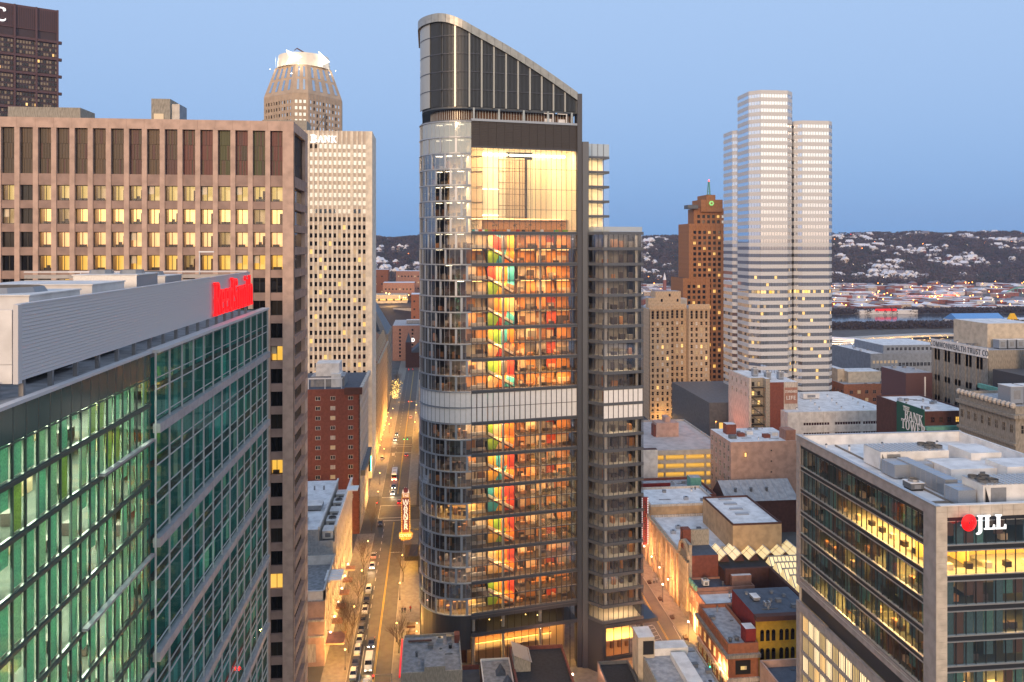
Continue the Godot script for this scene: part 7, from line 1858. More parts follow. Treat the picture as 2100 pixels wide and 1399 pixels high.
func car(called: String, label: String, paint: String, kind: String, at: Vector3, away: bool, lights: bool, cat := "car", group := "") -> void:
	var o := thing(called, label, cat, at, group)
	o.rotation.y = PI if away else 0.0
	org[o] = Vector3.ZERO
	var up := 0.22 if kind == "suv" else 0.0
	var b := Shape.new()
	var top := 1.0
	if kind == "van":
		loft(b, paint, [[2.9, 0.45, 0.95, 0.85, 0.8], [2.6, 0.35, 1.2, 0.98, 0.9], [1.9, 0.3, 1.45, 1.0, 0.95], [1.2, 0.3, 2.5, 1.0, 0.86], [-2.9, 0.3, 2.6, 1.0, 0.88]])
		put(o, "body", b)
		var w := Shape.new(); w.q("dark_glass", Vector3(-0.86, 1.5, 1.93), Vector3(0.86, 1.5, 1.93), Vector3(0.78, 2.3, 1.36), Vector3(-0.78, 2.3, 1.36)); put(o, "windscreen", w)
		for s in [-1, 1]:
			var d := Shape.new(); d.bx("dark_glass", 1.0 * s - 0.02, 1.45, 0.3, 1.0 * s + 0.02, 2.1, 1.2); put(o, "side_window", d)
	else:
		loft(b, paint, [[2.28, 0.38, 0.62 + up, 0.72, 0.66], [2.15, 0.25, 0.76 + up, 0.86, 0.76], [1.15, 0.22, 0.93 + up, 0.9, 0.82], [-1.75, 0.22, 0.98 + up, 0.9, 0.84], [-2.15, 0.25, 0.94 + up, 0.87, 0.8], [-2.28, 0.4, 0.75 + up, 0.74, 0.7]])
		put(o, "body", b)
		var back := -1.9 if kind == "suv" else -1.55
		var g := Shape.new(); loft(g, "dark_glass", [[1.2, 0.92 + up, 0.95 + up, 0.8, 0.79], [0.45, 0.92 + up, 1.42 + up, 0.82, 0.62], [back + 0.35, 0.92 + up, 1.42 + up, 0.82, 0.62], [back, 0.92 + up, 1.0 + up, 0.8, 0.76]]); put(o, "windows", g)
		var r := Shape.new(); loft(r, paint, [[0.42, 1.41 + up, 1.46 + up, 0.63, 0.56], [back + 0.38, 1.41 + up, 1.46 + up, 0.63, 0.56]])
		for s in [-1, 1]:
			r.bar(paint, Vector3(0.81 * s, 0.95 + up, 1.15), Vector3(0.62 * s, 1.43 + up, 0.45), 0.08, 0.08); r.bar(paint, Vector3(0.83 * s, 0.95 + up, -0.4), Vector3(0.63 * s, 1.43 + up, -0.4), 0.1, 0.08)
		put(o, "roof", r)
	var wl := 1.4 if kind != "van" else 1.8
	for s in [-1, 1]:
		for f in [-1, 1]:
			inst(inst(o, "wheel", wheel_mesh(), Transform3D(Basis(), Vector3(0.82 * s, 0.33, wl * f))), "rim", cache["rim"], Transform3D())
		var hz := 2.2 if kind != "van" else 2.82
		var h := Shape.new(); h.box("headlight" if lights else "silver", Vector3(0.6 * s, 0.62 + up, hz), Vector3(0.34, 0.17, 0.16)); put(o, "headlight", h)
		var tl := Shape.new(); tl.box("taillight" if lights else "red_wall", Vector3(0.62 * s, 0.78 + up, -hz - 0.04), Vector3(0.28, 0.2, 0.12)); put(o, "taillight", tl)
	if lights:
		var l := SpotLight3D.new(); l.name = "headlight_beam"; l.light_color = Color(1, 0.88, 0.7); l.light_energy = 30.0; l.spot_angle = 40; l.spot_range = 30; l.light_size = 0.4; l.shadow_enabled = true
		o.add_child(l, true); l.position = Vector3(0, 0.7, 2.6 if kind != "van" else 3.2); l.rotation = Vector3(-0.12, PI, 0)
		if away:
			lamp(o, Vector3(0, 0.8, -2.9), Color(1.0, 0.04, 0.02), 1.6, 0.3, 10)
func street_lamp(at: Vector3, label: String, group: String, energy := 200.0, h := 5.0, glowm := "lamp_warm", col := Color(1.00, 0.73, 0.36)) -> void:
	var o := thing("street_lamp", label, "street lamp", at, group)
	var b := Shape.new(); b.tube("charcoal", at, at + Vector3(0, 0.7, 0), 0.2, 0.13, 8); b.tube("charcoal", at + Vector3(0, 0.7, 0), at + Vector3(0, h - 0.3, 0), 0.08, 0.06, 8); b.tube("charcoal", at + Vector3(0, h - 0.35, 0), at + Vector3(0, h - 0.2, 0), 0.16, 0.2, 8); put(o, "post", b)
	var g := Shape.new(); g.ball(glowm, at + Vector3(0, h, 0), 0.21, 10, 1.1); put(o, "globe_lamp", g)
	lamp(o, at + Vector3(0, h, 0), col, energy, 0.22, 45)
func branch(b: Shape, m: String, a: Vector3, d: Vector3, r: float, depth: int) -> void:
	var e := a + d
	b.tube(m, a, e, r, r * 0.62, 5 if depth > 2 else 3, false)
	if depth == 0: return
	for k in 3 if depth > 1 else 4:
		var t := Vector3(rng.randf() - 0.5, rng.randf() * 0.5 - 0.08, rng.randf() - 0.5) * 1.5
		branch(b, m, a.lerp(e, 0.55 + 0.45 * rng.randf()), (d * 0.72 + t * d.length() * 0.62), r * 0.55, depth - 1)
func bare_tree(at: Vector3, h: float, label: String, group: String, lights := false) -> void:
	var o := thing("bare_tree", label, "tree", at, group)
	var b := Shape.new(); b.tube("bark", at, at + Vector3(0.1, h * 0.3, 0), 0.16, 0.11, 7); put(o, "trunk", b)
	var c := Shape.new()
	for k in 6:
		var a := TAU * k / 6 + rng.randf()
		branch(c, "bark", at + Vector3(0.1, h * (0.24 + 0.03 * k), 0), Vector3(cos(a) * 0.5, 1.0 + 0.5 * rng.randf(), sin(a) * 0.5) * h * 0.24, 0.075, 4)
	put(o, "crown", c)
	if lights:
		var f := Shape.new()
		for k in 90:
			var d := Vector3(rng.randfn(), rng.randfn(), rng.randfn()) * h * 0.17 + Vector3(0, h * 0.62, 0)
			f.ball("bulb_gold", at + d, 0.14, 4)
		stuff(put(o, "fairy_lights", f))
		lamp(o, at + Vector3(0, h * 0.6, 0), Color(1.00, 0.71, 0.32), 30.0, 1.0, 30)
func person(at: Vector3, coat: String, legs: String, label: String, turn: float) -> void:
	var o := thing("person", label, "person", at)
	o.rotation.y = turn
	org[o] = Vector3.ZERO
	var b := Shape.new()
	for s in [-1, 1]:
		b.tube(legs, Vector3(0.09 * s, 0.06, 0.12 * s), Vector3(0.09 * s, 0.48, 0.05 * s), 0.055, 0.07, 8); b.tube(legs, Vector3(0.09 * s, 0.48, 0.05 * s), Vector3(0.08 * s, 0.9, 0), 0.07, 0.1, 8)
		b.box("black", Vector3(0.09 * s, 0.04, 0.12 * s + 0.05), Vector3(0.09, 0.08, 0.26))
		b.tube(coat, Vector3(0.2 * s, 1.42, 0), Vector3(0.26 * s, 1.12, -0.05 * s), 0.065, 0.055, 8); b.tube(coat, Vector3(0.26 * s, 1.12, -0.05 * s), Vector3(0.25 * s, 0.86, 0.08 * s), 0.055, 0.04, 8); b.ball("skin", Vector3(0.25 * s, 0.81, 0.1 * s), 0.05, 6)
	b.tube(coat, Vector3(0, 0.78, 0), Vector3(0, 1.15, 0), 0.17, 0.15, 10); b.tube(coat, Vector3(0, 1.15, 0), Vector3(0, 1.43, 0), 0.15, 0.2, 10); b.tube(coat, Vector3(0, 1.43, 0), Vector3(0, 1.5, 0), 0.2, 0.08, 10); b.tube("skin", Vector3(0, 1.48, 0), Vector3(0, 1.56, 0), 0.055, 0.055, 8)
	b.ball("skin", Vector3(0, 1.64, 0.01), 0.1, 8, 1.2); b.ball("black", Vector3(0, 1.68, -0.015), 0.108, 8, 1.0)
	put(o, "figure", b)
func traffic_signal(at: Vector3, reach: float, colors: Array, label: String) -> void:
	var o := thing("traffic_signal", label, "traffic light", at, "")
	var b := Shape.new(); b.tube("grey_metal", at, at + Vector3(0, 6.4, 0), 0.13, 0.09, 8); b.bar("grey_metal", at + Vector3(0, 6.2, 0), at + Vector3(reach, 6.4, 0), 0.1, 0.1); put(o, "mast", b)
	for k in colors.size():
		var c := at + Vector3(reach * (1.0 - 0.4 * k), 5.9, 0.1)
		var h := Shape.new(); h.box("black", c, Vector3(0.36, 1.05, 0.25)); var head := put(o, "signal_head", h)
		var l := Shape.new(); var red: bool = colors[k] == "red"
		l.ball("signal_red" if red else "signal_green", c + Vector3(0, 0.33 if red else -0.33, 0.16), 0.16, 8); put(head, "signal_lamp", l)
		lamp(o, c + Vector3(0, 0.33 if red else -0.33, 0.5), Color(1, 0.05, 0.03) if red else Color(0.05, 1, 0.4), 1.2, 0.15, 8)
func street() -> void:
	for k in [["white", Color(0.62, 0.62, 0.63)], ["black", Color(0.012, 0.013, 0.017)], ["navy", Color(0.015, 0.02, 0.05)], ["silver", Color(0.38, 0.39, 0.41)], ["grey", Color(0.10, 0.105, 0.11)], ["red", Color(0.28, 0.012, 0.012)]]:
		var m := mat("car_" + k[0], k[1], 0.35, 0.1); m.clearcoat_enabled = true; m.clearcoat = 0.8; m.clearcoat_roughness = 0.08
	mat("skin", Color(0.40, 0.24, 0.17), 0.7); mat("coat_red", Color(0.35, 0.02, 0.02), 0.9); mat("coat_grey", Color(0.12, 0.12, 0.13), 0.9); mat("coat_white", Color(0.5, 0.5, 0.5), 0.9); glow("bulb_gold", Color(1.0, 0.62, 0.14), 7.0)
	var pk := "cars parked along the left kerb of the avenue"
	var q := [["white", "suv", -240.5, "white parked car heading the kerb row, in front of a dark one"], ["black", "suv", -233.4, "black parked car between the two upper white ones at the kerb"], ["white", "sedan", -227.4, "white parked sedan between two dark cars at the kerb"], ["black", "sedan", -221.3, "black parked sedan behind the white sedan at the kerb"], ["navy", "suv", -215.8, "dark blue parked car next to the black sedan at the kerb"], ["silver", "sedan", -210.2, "silver parked sedan between the dark blue car and the white one"], ["white", "suv", -204.6, "white parked car with dark roof window near the awning"], ["navy", "sedan", -199.0, "dark blue parked car squeezed between two white cars"], ["white", "suv", -193.2, "large white parked car opposite the white van"], ["black", "sedan", -187.4, "black parked car at the near end of the kerb row"]]
	for v in q: car("parked_car", v[3], "car_" + v[0], v[1], Vector3(-18.6, 0.01, v[2]), false, false, "car", pk)
	car("moving_car", "dark car with headlights on in front of the white van", "car_navy", "sedan", Vector3(-15.3, 0.01, -208.2), false, true)
	car("white_van", "white delivery van with headlights on beside the yellow centre line", "car_white", "van", Vector3(-15.2, 0.01, -197.4), false, true, "van")
	car("moving_car", "white car waiting behind the white van near the red signal", "car_white", "sedan", Vector3(-15.2, 0.01, -188.2), false, false)
	car("moving_car", "silver car braking in the kerb lane with a red glow behind it", "car_silver", "sedan", Vector3(-18.9, 0.01, -267.0), true, true)
	car("moving_car", "white car with headlights on facing the braking silver car", "car_white", "sedan", Vector3(-18.8, 0.01, -258.4), false, true)
	car("moving_car", "lone black car at the kerb past the bare tree", "car_black", "suv", Vector3(-18.6, 0.01, -297.3), false, false)
	car("moving_car", "white car with headlights on entering the crossing", "car_white", "sedan", Vector3(-15.7, 0.01, -334.0), false, true)
	car("moving_car", "dark car with headlights following the white one at the crossing", "car_navy", "sedan", Vector3(-15.7, 0.01, -342.5), false, true)
	car("moving_car", "red car crossing behind the theatre sign", "car_red", "sedan", Vector3(-12.4, 0.01, -322.0), true, true)
	car("moving_car", "dark car driving away with tail lights on past the crossing", "car_grey", "sedan", Vector3(-11.7, 0.01, -394.0), true, true)
	car("moving_car", "car with bright red tail lights far down the avenue", "car_silver", "suv", Vector3(-11.7, 0.01, -480), true, true)
	car("moving_car", "car with bright headlights next to the gilded building", "car_white", "sedan", Vector3(-18.8, 0.01, -426), false, true)
	car("moving_car", "pair of headlights of a car approaching the far crossing", "car_grey", "sedan", Vector3(-18.4, 0.01, -438), false, true)
	car("parked_car", "small car standing on the left pavement under a lamp", "car_silver", "sedan", Vector3(-23.6, 0.14, -388), false, false)
	var bus := thing("city_bus", "white roofed city bus with red lights on the avenue", "bus", Vector3(-16.0, 0.01, -358))
	org[bus] = Vector3.ZERO
	var b := Shape.new(); loft(b, "car_white", [[5.6, 0.35, 2.9, 1.2, 1.1], [5.5, 0.3, 3.1, 1.25, 1.15], [-5.5, 0.3, 3.1, 1.25, 1.15], [-5.6, 0.35, 2.9, 1.2, 1.1]]); put(bus, "body", b)
	var w := Shape.new(); w.bx("dark_glass", -1.1, 1.3, 5.58, 1.1, 2.7, 5.64); put(bus, "windscreen", w)
	for s in [-1, 1]:
		var d := Shape.new(); d.bx("dark_glass", 1.25 * s - 0.03, 1.4, -5, 1.25 * s + 0.03, 2.4, 4.8); put(bus, "side_window", d)
		for f in [3.6, -3.4]: inst(bus, "wheel", wheel_mesh(), Transform3D(Basis.from_scale(Vector3(1.4, 1.4, 1.4)), Vector3(1.1 * s, 0.46, f)))
		var h := Shape.new(); h.box("taillight", Vector3(0.9 * s, 1.0, 5.66), Vector3(0.3, 0.3, 0.1)); put(bus, "marker_light", h)
		var h2 := Shape.new(); h2.box("headlight", Vector3(0.8 * s, 0.6, 5.66), Vector3(0.3, 0.2, 0.1)); put(bus, "headlight", h2)
	for k in 2:
		var u := Shape.new(); u.box("grey_metal", Vector3(0, 3.2, -2.6 + 5 * k), Vector3(1.5, 0.25, 1.6)); put(bus, "roof_unit", u)
	lamp(bus, Vector3(0, 1.0, 6.4), Color(1.0, 0.15, 0.1), 5.0, 0.4, 12)
	for v in [[-22.0, -347.6], [-21.0, -321.4], [-20.9, -267.7], [-20.9, -243.7], [-20.9, -219.6], [-20.9, -196.4], [-22.5, -458], [-22.5, -389], [-22.8, -443], [-22.8, -485]]: street_lamp(Vector3(v[0], 0.13, v[1]), "black post lamp with glowing globe on the left pavement of the avenue", "street lamps along the left pavement")
	for v in [[-8.9, -254.3], [-8.9, -233.5], [-8.8, -208.8], [-8.6, -494.5], [-8.6, -471.4], [-8.6, -446.6]]: street_lamp(Vector3(v[0], 0.13, v[1]), "black post lamp with glowing globe on the right pavement of the avenue", "street lamps along the right pavement")
	street_lamp(Vector3(33.1, 0.13, -179.5), "post lamp with pinkish globe in front of the tower lobby", "", 45.0, 5.0, "lamp_pink", Color(1.00, 0.67, 0.50))
	for v in [-201.0, -178.0, -224.0, -246.0]: street_lamp(Vector3(68.2, 0.13, v), "black post lamp with pinkish globe on the right street pavement", "street lamps on the right street", 170.0, 5.2, "lamp_pink", Color(1.00, 0.67, 0.42))
	for v in [[-20.9, -204.5], [-20.9, -213.5], [-21.0, -232.0], [-21.2, -252.5], [-21.4, -291.0], [-22.6, -213.0]]: bare_tree(Vector3(v[0], 0.13, v[1]), 6.5 + 2.0 * rng.randf(), "small bare winter tree on the left pavement of the avenue", "bare trees on the left pavement")
	bare_tree(Vector3(-8.4, 0.13, -246.0), 9.5, "large bare winter tree on the right pavement by the dark awning", "")
	bare_tree(Vector3(-8.0, 0.13, -203.0), 6.0, "small bare tree on the tower side pavement beside the lamp", "")
	for v in [[-23.5, -547.0], [-23.8, -570], [-23.4, -528]]: bare_tree(Vector3(v[0], 0.13, v[1]), 9.0, "tree wrapped in golden fairy lights down the avenue", "trees with fairy lights", true)
	person(Vector3(-7.9, 0.13, -225.2), "coat_grey", "black", "person in grey coat walking at the tower corner pavement", 0.4)
	person(Vector3(-7.1, 0.13, -225.1), "black", "coat_grey", "person in black coat walking beside the one in grey", 0.4)
	person(Vector3(-5.6, 0.13, -225.8), "coat_red", "black", "person in red coat at the tower corner pavement", -0.5)
	person(Vector3(69.3, 0.13, -236.8), "coat_white", "black", "person in white top walking along the theatre front", 0.0)
	person(Vector3(70.3, 0.13, -237.1), "coat_white", "coat_grey", "person in pale jacket walking nearest the theatre wall", 0.0)
	traffic_signal(Vector3(-8.8, 0.13, -181.7), -4.2, ["red"], "mast arm signal showing red over the white van's lane")
	traffic_signal(Vector3(-20.9, 0.13, -304.0), 0.6, ["red"], "short post signal showing red at the left of the crossing")
	traffic_signal(Vector3(-9.0, 0.13, -405.0), -4.4, ["green", "green"], "mast arm signal showing green past the theatre sign")
	traffic_signal(Vector3(-8.8, 0.13, -500.0), -4.8, ["red", "red"], "mast arm signal with two reds far down the avenue")
	traffic_signal(Vector3(-8.8, 0.13, -631.0), -8.2, ["red", "red"], "mast arm signal with two reds at the end of the avenue")
	traffic_signal(Vector3(68.6, 0.13, -178.5), -4.8, ["green", "green"], "mast arm signal showing two greens on the right street")
	for k in 7:
		var z := -168.0 - 11.5 * k
		var p := Shape.new(); p.frustum("brick_dark", Vector3(67.9, 0.13, z), Vector2(0.9, 1.4), Vector2(1.0, 1.5), 0.5, Vector2.ZERO, "bark")
		for g in 14:
			var c := Vector3(67.9 + rng.randf() - 0.5, 0.7, z + (rng.randf() - 0.5) * 1.3); p.tri("brick_dark", c, c + Vector3(0.2, 0.4, 0), c + Vector3(0, 0.4, 0.2))
		tag(put(self, "pavement_planter", p), "dark planter box on the right street pavement", "planter", "planters on the right street pavement")
	for v in [[-5.2, -212.4], [-5.2, -217.0]]:
		var p := Shape.new(); p.bx("brick_dark", v[0] - 1.2, 0.13, v[1] - 1.0, v[0] + 1.2, 0.7, v[1] + 1.0, "bark"); p.ball("lamp_warm", Vector3(v[0] + 1.6, 0.9, v[1]), 0.14, 6)
		tag(put(self, "plaza_planter", p), "square planter with a small light by the tower corner", "planter", "planters by the tower corner"); lamp(self, Vector3(v[0] + 1.6, 1.2, v[1]), Color(1.00, 0.74, 0.42), 8.0, 0.2, 10)

# ---------------------------------------------------------------- far city, river, hills
var hn := FastNoiseLite.new()
func hill(x: float, z: float) -> float:
	var n := hn.get_noise_2d(x * 0.9, z * 0.9)
	var ridge := 122.0 + 14.0 * hn.get_noise_2d(x * 0.25, 900.0) + clampf((x - 500.0) * 0.012, 0, 14)
	var start := -1900.0 - 120.0 * hn.get_noise_2d(x * 0.35, 300.0)
	var t := clampf((start - z) / 800.0, 0, 1)
	var h := ridge * (t * t * (3 - 2 * t)) + n * 16.0 * t
	var b := clampf(1.0 - Vector2((x + 40) / 330.0, (z + 1010) / 190.0).length(), 0, 1)
	h = maxf(h, 40.0 * minf(1.0, b * 3.5))
	return h
func far_house_mesh(wall: String, roof: String, w: float, d: float, h: float, pitch: float) -> Mesh:
	var b := Shape.new()
	b.bx(wall, -w / 2, -3, -d / 2, w / 2, h, d / 2)
	b.frustum(roof, Vector3(0, h, 0), Vector2(w + 0.8, d + 0.8), Vector2(0.2 if pitch > 0 else w, d + 0.8), maxf(pitch, 0.4))
	for k in 2: b.bx("dark_glass", -w * 0.3 + k * w * 0.38, h * 0.5, d / 2, -w * 0.3 + k * w * 0.38 + 1.3, h * 0.5 + 1.6, d / 2 + 0.05)
	return b.mesh(M)
func far_city() -> void:
	hn.seed = 7; hn.frequency = 0.004; hn.fractal_octaves = 4
	var g := Shape.new()
	var xs := []; var zs := []
	for i in 91: xs.append(-1600.0 + 46.0 * i)
	for j in 52: zs.append(-780.0 - 46.0 * j)
	var hh := {}
	for i in 91:
		for j in 52: hh[Vector2i(i, j)] = hill(xs[i], zs[j]) - 0.6
	for i in 90:
		for j in 51:
			if maxf(maxf(hh[Vector2i(i, j)], hh[Vector2i(i + 1, j)]), maxf(hh[Vector2i(i, j + 1)], hh[Vector2i(i + 1, j + 1)])) < 0.0: continue
			g.q("wood_hill", Vector3(xs[i], hh[Vector2i(i, j)], zs[j]), Vector3(xs[i + 1], hh[Vector2i(i + 1, j)], zs[j]), Vector3(xs[i + 1], hh[Vector2i(i + 1, j + 1)], zs[j + 1]), Vector3(xs[i], hh[Vector2i(i, j + 1)], zs[j + 1]))
	struct("hills", g)
	var rv := Shape.new()
	rv.q("river_water", Vector3(250, 0.05, -955), Vector3(2200, 0.05, -955), Vector3(2200, 0.05, -1130), Vector3(250, 0.05, -1130))
	struct("river", rv)
	# woods: a mass of small crowns, each of a few crossed faces
	var tb := Shape.new()
	for k in 26:
		var a := Vector3(rng.randfn() * 0.32, 0.5 + rng.randfn() * 0.24, rng.randfn() * 0.32)
		var e := Vector3(rng.randf() - .5, rng.randf() - .3, rng.randf() - .5) * 0.55
		tb.tri("tree_tint", a, a + e, a + Vector3(e.z, absf(e.x), -e.y))
	tb.tube("tree_tint", Vector3.ZERO, Vector3(0, 0.6, 0), 0.03, 0.02, 3, false)
	var tm := tb.mesh(M)
	var spots := []; var cols := []
	var town := FastNoiseLite.new(); town.seed = 21; town.frequency = 0.0045
	for k in 26000:
		var x := -450.0 + 2750.0 * rng.randf(); var z := -1840.0 - 1100.0 * rng.randf()
		if town.get_noise_2d(x, z * 1.6) > 0.22 and rng.randf() < 0.72: continue
		var h := hill(x, z)
		if h < 2.0: continue
		var s := 9.0 + 8.0 * rng.randf()
		spots.append(Transform3D(Basis(Vector3.UP, rng.randf() * TAU).scaled(Vector3(s, s * 1.05, s)), Vector3(x, h - 1, z)))
		cols.append(pick([Color(0.058, 0.047, 0.045), Color(0.072, 0.054, 0.046), Color(0.046, 0.040, 0.042), Color(0.022, 0.034, 0.028)]))
	for k in 2600:
		var z := -930.0 - 25.0 * rng.randf() if k % 2 else -1135.0 - 30.0 * rng.randf()
		var s := 5.0 + 5.0 * rng.randf()
		spots.append(Transform3D(Basis(Vector3.UP, rng.randf() * TAU).scaled(Vector3(s, s * 0.9, s)), Vector3(330.0 + 1000.0 * rng.randf(), 0, z)))
		cols.append(Color(0.040, 0.034, 0.040))
	var mm := MultiMesh.new(); mm.transform_format = MultiMesh.TRANSFORM_3D; mm.use_colors = true; mm.mesh = tm; mm.instance_count = spots.size()
	for k in spots.size(): mm.set_instance_transform(k, spots[k]); mm.set_instance_color(k, cols[k])
	var mi := MultiMeshInstance3D.new(); mi.name = "hillside_woods"; mi.multimesh = mm; add_child(mi)
	tag(mi, "dark bare winter woods covering the far hillside", "woods"); stuff(mi)
	# houses on the hill
	mat("far_white", Color(0.58, 0.58, 0.60), 0.9); mat("far_snow", Color(0.66, 0.68, 0.74), 0.95); mat("far_red", Color(0.22, 0.085, 0.07), 0.9); mat("far_grey", Color(0.20, 0.20, 0.24), 0.9); mat("far_tan", Color(0.42, 0.34, 0.27), 0.9)
	var kinds := []
	for v in [["far_white", "far_snow"], ["far_tan", "far_snow"], ["far_red", "far_snow"], ["far_white", "far_grey"], ["far_grey", "far_snow"]]: kinds.append(far_house_mesh(v[0], v[1], 9, 12, 7, 4.5))
	var n := 0; var tries := 0
	while n < 300 and tries < 20000:
		tries += 1
		var x := -330.0 + 2500.0 * rng.randf(); var z := -1850.0 - 900.0 * rng.randf()
		if town.get_noise_2d(x, z * 1.6) < 0.16: continue
		var h := hill(x, z)
		if h < 12: continue
		var sx := x / -z
		if not ((sx > -0.09 and sx < 0.0) or (sx > 0.26 and sx < 0.34) or (sx > 0.515 and sx < 0.84)): continue
		var ki := rng.randi() % kinds.size(); var o := MeshInstance3D.new(); o.mesh = kinds[ki]; o.name = numbered("hillside_house"); add_child(o)
		var s := 1.0 + 0.8 * rng.randf()
		o.transform = Transform3D(Basis(Vector3.UP, rng.randf() * 1.2 - 0.6).scaled(Vector3(s, s, s)), Vector3(x, h, z))
		tag(o, ["small white house with snowy roof", "small tan house with snowy roof", "small red house with snowy roof", "small white house with dark roof", "small grey house with snowy roof"][ki] + " on the far wooded hillside", "house", "houses on the far hillside"); n += 1
	for kk in 2:     # the many more that are smaller in the picture
		var sp := []
		for k in 9000:
			var x := -330.0 + 2700.0 * rng.randf(); var z := -1850.0 - 950.0 * rng.randf()
			if town.get_noise_2d(x, z * 1.6) < 0.02 + 0.2 * rng.randf() or hill(x, z) < 10: continue
			var s := 0.8 + 0.6 * rng.randf()
			sp.append(Transform3D(Basis(Vector3.UP, rng.randf() * 1.2 - 0.6).scaled(Vector3(s, s, s)), Vector3(x, hill(x, z), z)))
			if sp.size() > 620: break
		var hm := MultiMesh.new(); hm.transform_format = MultiMesh.TRANSFORM_3D; hm.mesh = kinds[[0, 4][kk]]; hm.instance_count = sp.size()
		for k in sp.size(): hm.set_instance_transform(k, sp[k])
		var hi := MultiMeshInstance3D.new(); hi.name = ["further_white_houses", "further_grey_houses"][kk]; hi.multimesh = hm; add_child(hi)
		tag(hi, ["scattered white hillside houses too small to tell apart", "scattered grey snowy hillside houses too small to tell apart"][kk], "houses"); stuff(hi)
	# the flats beyond the river
	var fk := []
	for v in [["far_red", "far_snow", 26, 18, 8, 0.0], ["far_red", "far_grey", 16, 14, 9, 4.0], ["far_white", "far_snow", 34, 20, 7, 0.0], ["far_tan", "far_snow", 22, 16, 8, 0.0], ["far_grey", "far_snow", 14, 12, 8, 4.0], ["far_red", "far_snow", 44, 20, 9, 0.0]]: fk.append(far_house_mesh(v[0], v[1], v[2], v[3], v[4], v[5]))
	n = 0
	while n < 280:
		var z := -1170.0 - 760.0 * rng.randf(); var u := rng.randf()
		var sx := 0.255 + 0.09 * rng.randf() if u < 0.25 else 0.515 + 0.32 * rng.randf()
		if u > 0.95: sx = -0.085 + 0.08 * rng.randf()
		var ki := rng.randi() % fk.size(); var o := MeshInstance3D.new(); o.mesh = fk[ki]; o.name = numbered("river_flat_building"); add_child(o)
		o.transform = Transform3D(Basis(Vector3.UP, rng.randf() * 0.3 - 0.15), Vector3(sx * -z, hill(sx * -z, z), z))
		tag(o, ["low red brick building with snowy flat roof", "red brick house with dark gabled roof", "long white building with snowy flat roof", "low tan building with snowy flat roof", "small grey house with snowy gable", "very long red brick shed with snowy roof"][ki] + " on the river flats", "building", "buildings on the river flats"); n += 1
	# lamps over the far side
	var lm := Shape.new(); lm.tube("grey_metal", Vector3(0, -8, 0), Vector3(0, 0, 0), 0.15, 0.1, 5); lm.ball("lamp_orange", Vector3.ZERO, 0.95, 6)
	var lw := Shape.new(); lw.tube("grey_metal", Vector3(0, -8, 0), Vector3(0, 0, 0), 0.15, 0.1, 5); lw.ball("lamp_white", Vector3.ZERO, 0.6, 6)
	var l2 := [lm.mesh(M), lm.mesh(M), lw.mesh(M)]
	for k in 280:
		var z := -1180.0 - 1500.0 * rng.randf(); var u := rng.randf()
		var sx := 0.255 + 0.085 * rng.randf() if u < 0.22 else (-0.085 + 0.08 * rng.randf() if u > 0.92 else 0.515 + 0.32 * rng.randf())
		var o := MeshInstance3D.new(); o.mesh = l2[k % 3]; o.name = numbered("distant_street_lamp"); add_child(o)
		o.position = Vector3(sx * -z, hill(sx * -z, z) + 9, z)
		tag(o, "small %s street lamp across the river" % ["orange", "orange", "white"][k % 3], "street lamp", "street lamps across the river")
	for v in [[1860, 610, 1500], [1918, 608, 1520], [1963, 613, 1540]]:
		var p := px(v[0], v[1], v[2]); var t := Shape.new(); t.tube("grey_metal", Vector3(p.x, 0, p.z), p + Vector3(0, 12, 0), 0.5, 0.3, 6); t.box("grey_metal", p + Vector3(0, 12, 0), Vector3(6, 1.5, 0.6)); t.ball("lamp_orange", p, 1.6, 8)
		tag(put(self, "floodlight_mast", t), "tall floodlight mast with a blazing orange lamp on the river flats", "floodlight", "floodlight masts on the river flats")
		lamp(self, p + Vector3(0, 0, 4), Color(1.00, 0.50, 0.24), 2500.0, 1.0, 200)
	# single far landmarks
	var o := thing("red_lit_store", "long low store with a glowing red front across the river", "store", px(1818, 653, 1230) * Vector3(1, 0, 1))
	var a := px(1795, 650, 1200); var c := px(1842, 650, 1200)
	block(o, "body", "far_white", a.x - 25, 0, a.z - 22, c.x + 35, 6.5, a.z, "far_snow")
	for k in 7:
		var s := Shape.new(); s.bx("sign_red", a.x + (c.x - a.x) * k / 7.0, 5.2, a.z + 0.1, a.x + (c.x - a.x) * (k + 0.97) / 7.0, 8.6, a.z + 0.5); put(o, "red_sign_panel", s)
	o = thing("blue_roof_hall", "long blue roofed hall with a yellow gable beyond the trust building", "hall", px(2040, 655, 1050) * Vector3(1, 0, 1))
	a = px(1965, 662, 1040); c = px(2072, 662, 1040)
	mat("hall_blue", Color(0.10, 0.28, 0.62), 0.6); mat("hall_yellow", Color(0.75, 0.45, 0.01), 0.7)
	var hb := Shape.new(); hb.bx("far_white", a.x, 0, a.z - 30, c.x + 60, 6, a.z, "far_snow"); hb.frustum("hall_blue", Vector3((a.x + c.x) / 2, 6, a.z - 15), Vector2(c.x - a.x, 30), Vector2(c.x - a.x, 1), 8); put(o, "hall", hb)
	var hy := Shape.new(); hy.frustum("hall_yellow", Vector3(c.x + 8, 4, a.z + 1), Vector2(18, 2), Vector2(5, 2), 11); put(o, "yellow_gable", hy)
	o = thing("arch_bridge", "pale green steel arch bridge with lamps at the foot of the hill", "bridge", px(2100, 610, 1650) * Vector3(1, 0, 1))
	a = px(2058, 612, 1640); c = px(2160, 612, 1640)
	var ab := Shape.new(); ab.bx("far_grey", px(1975, 615, 1640).x, a.y - 4, a.z - 8, c.x, a.y - 1.5, a.z + 4); put(o, "deck", ab)
	var ac := Shape.new()
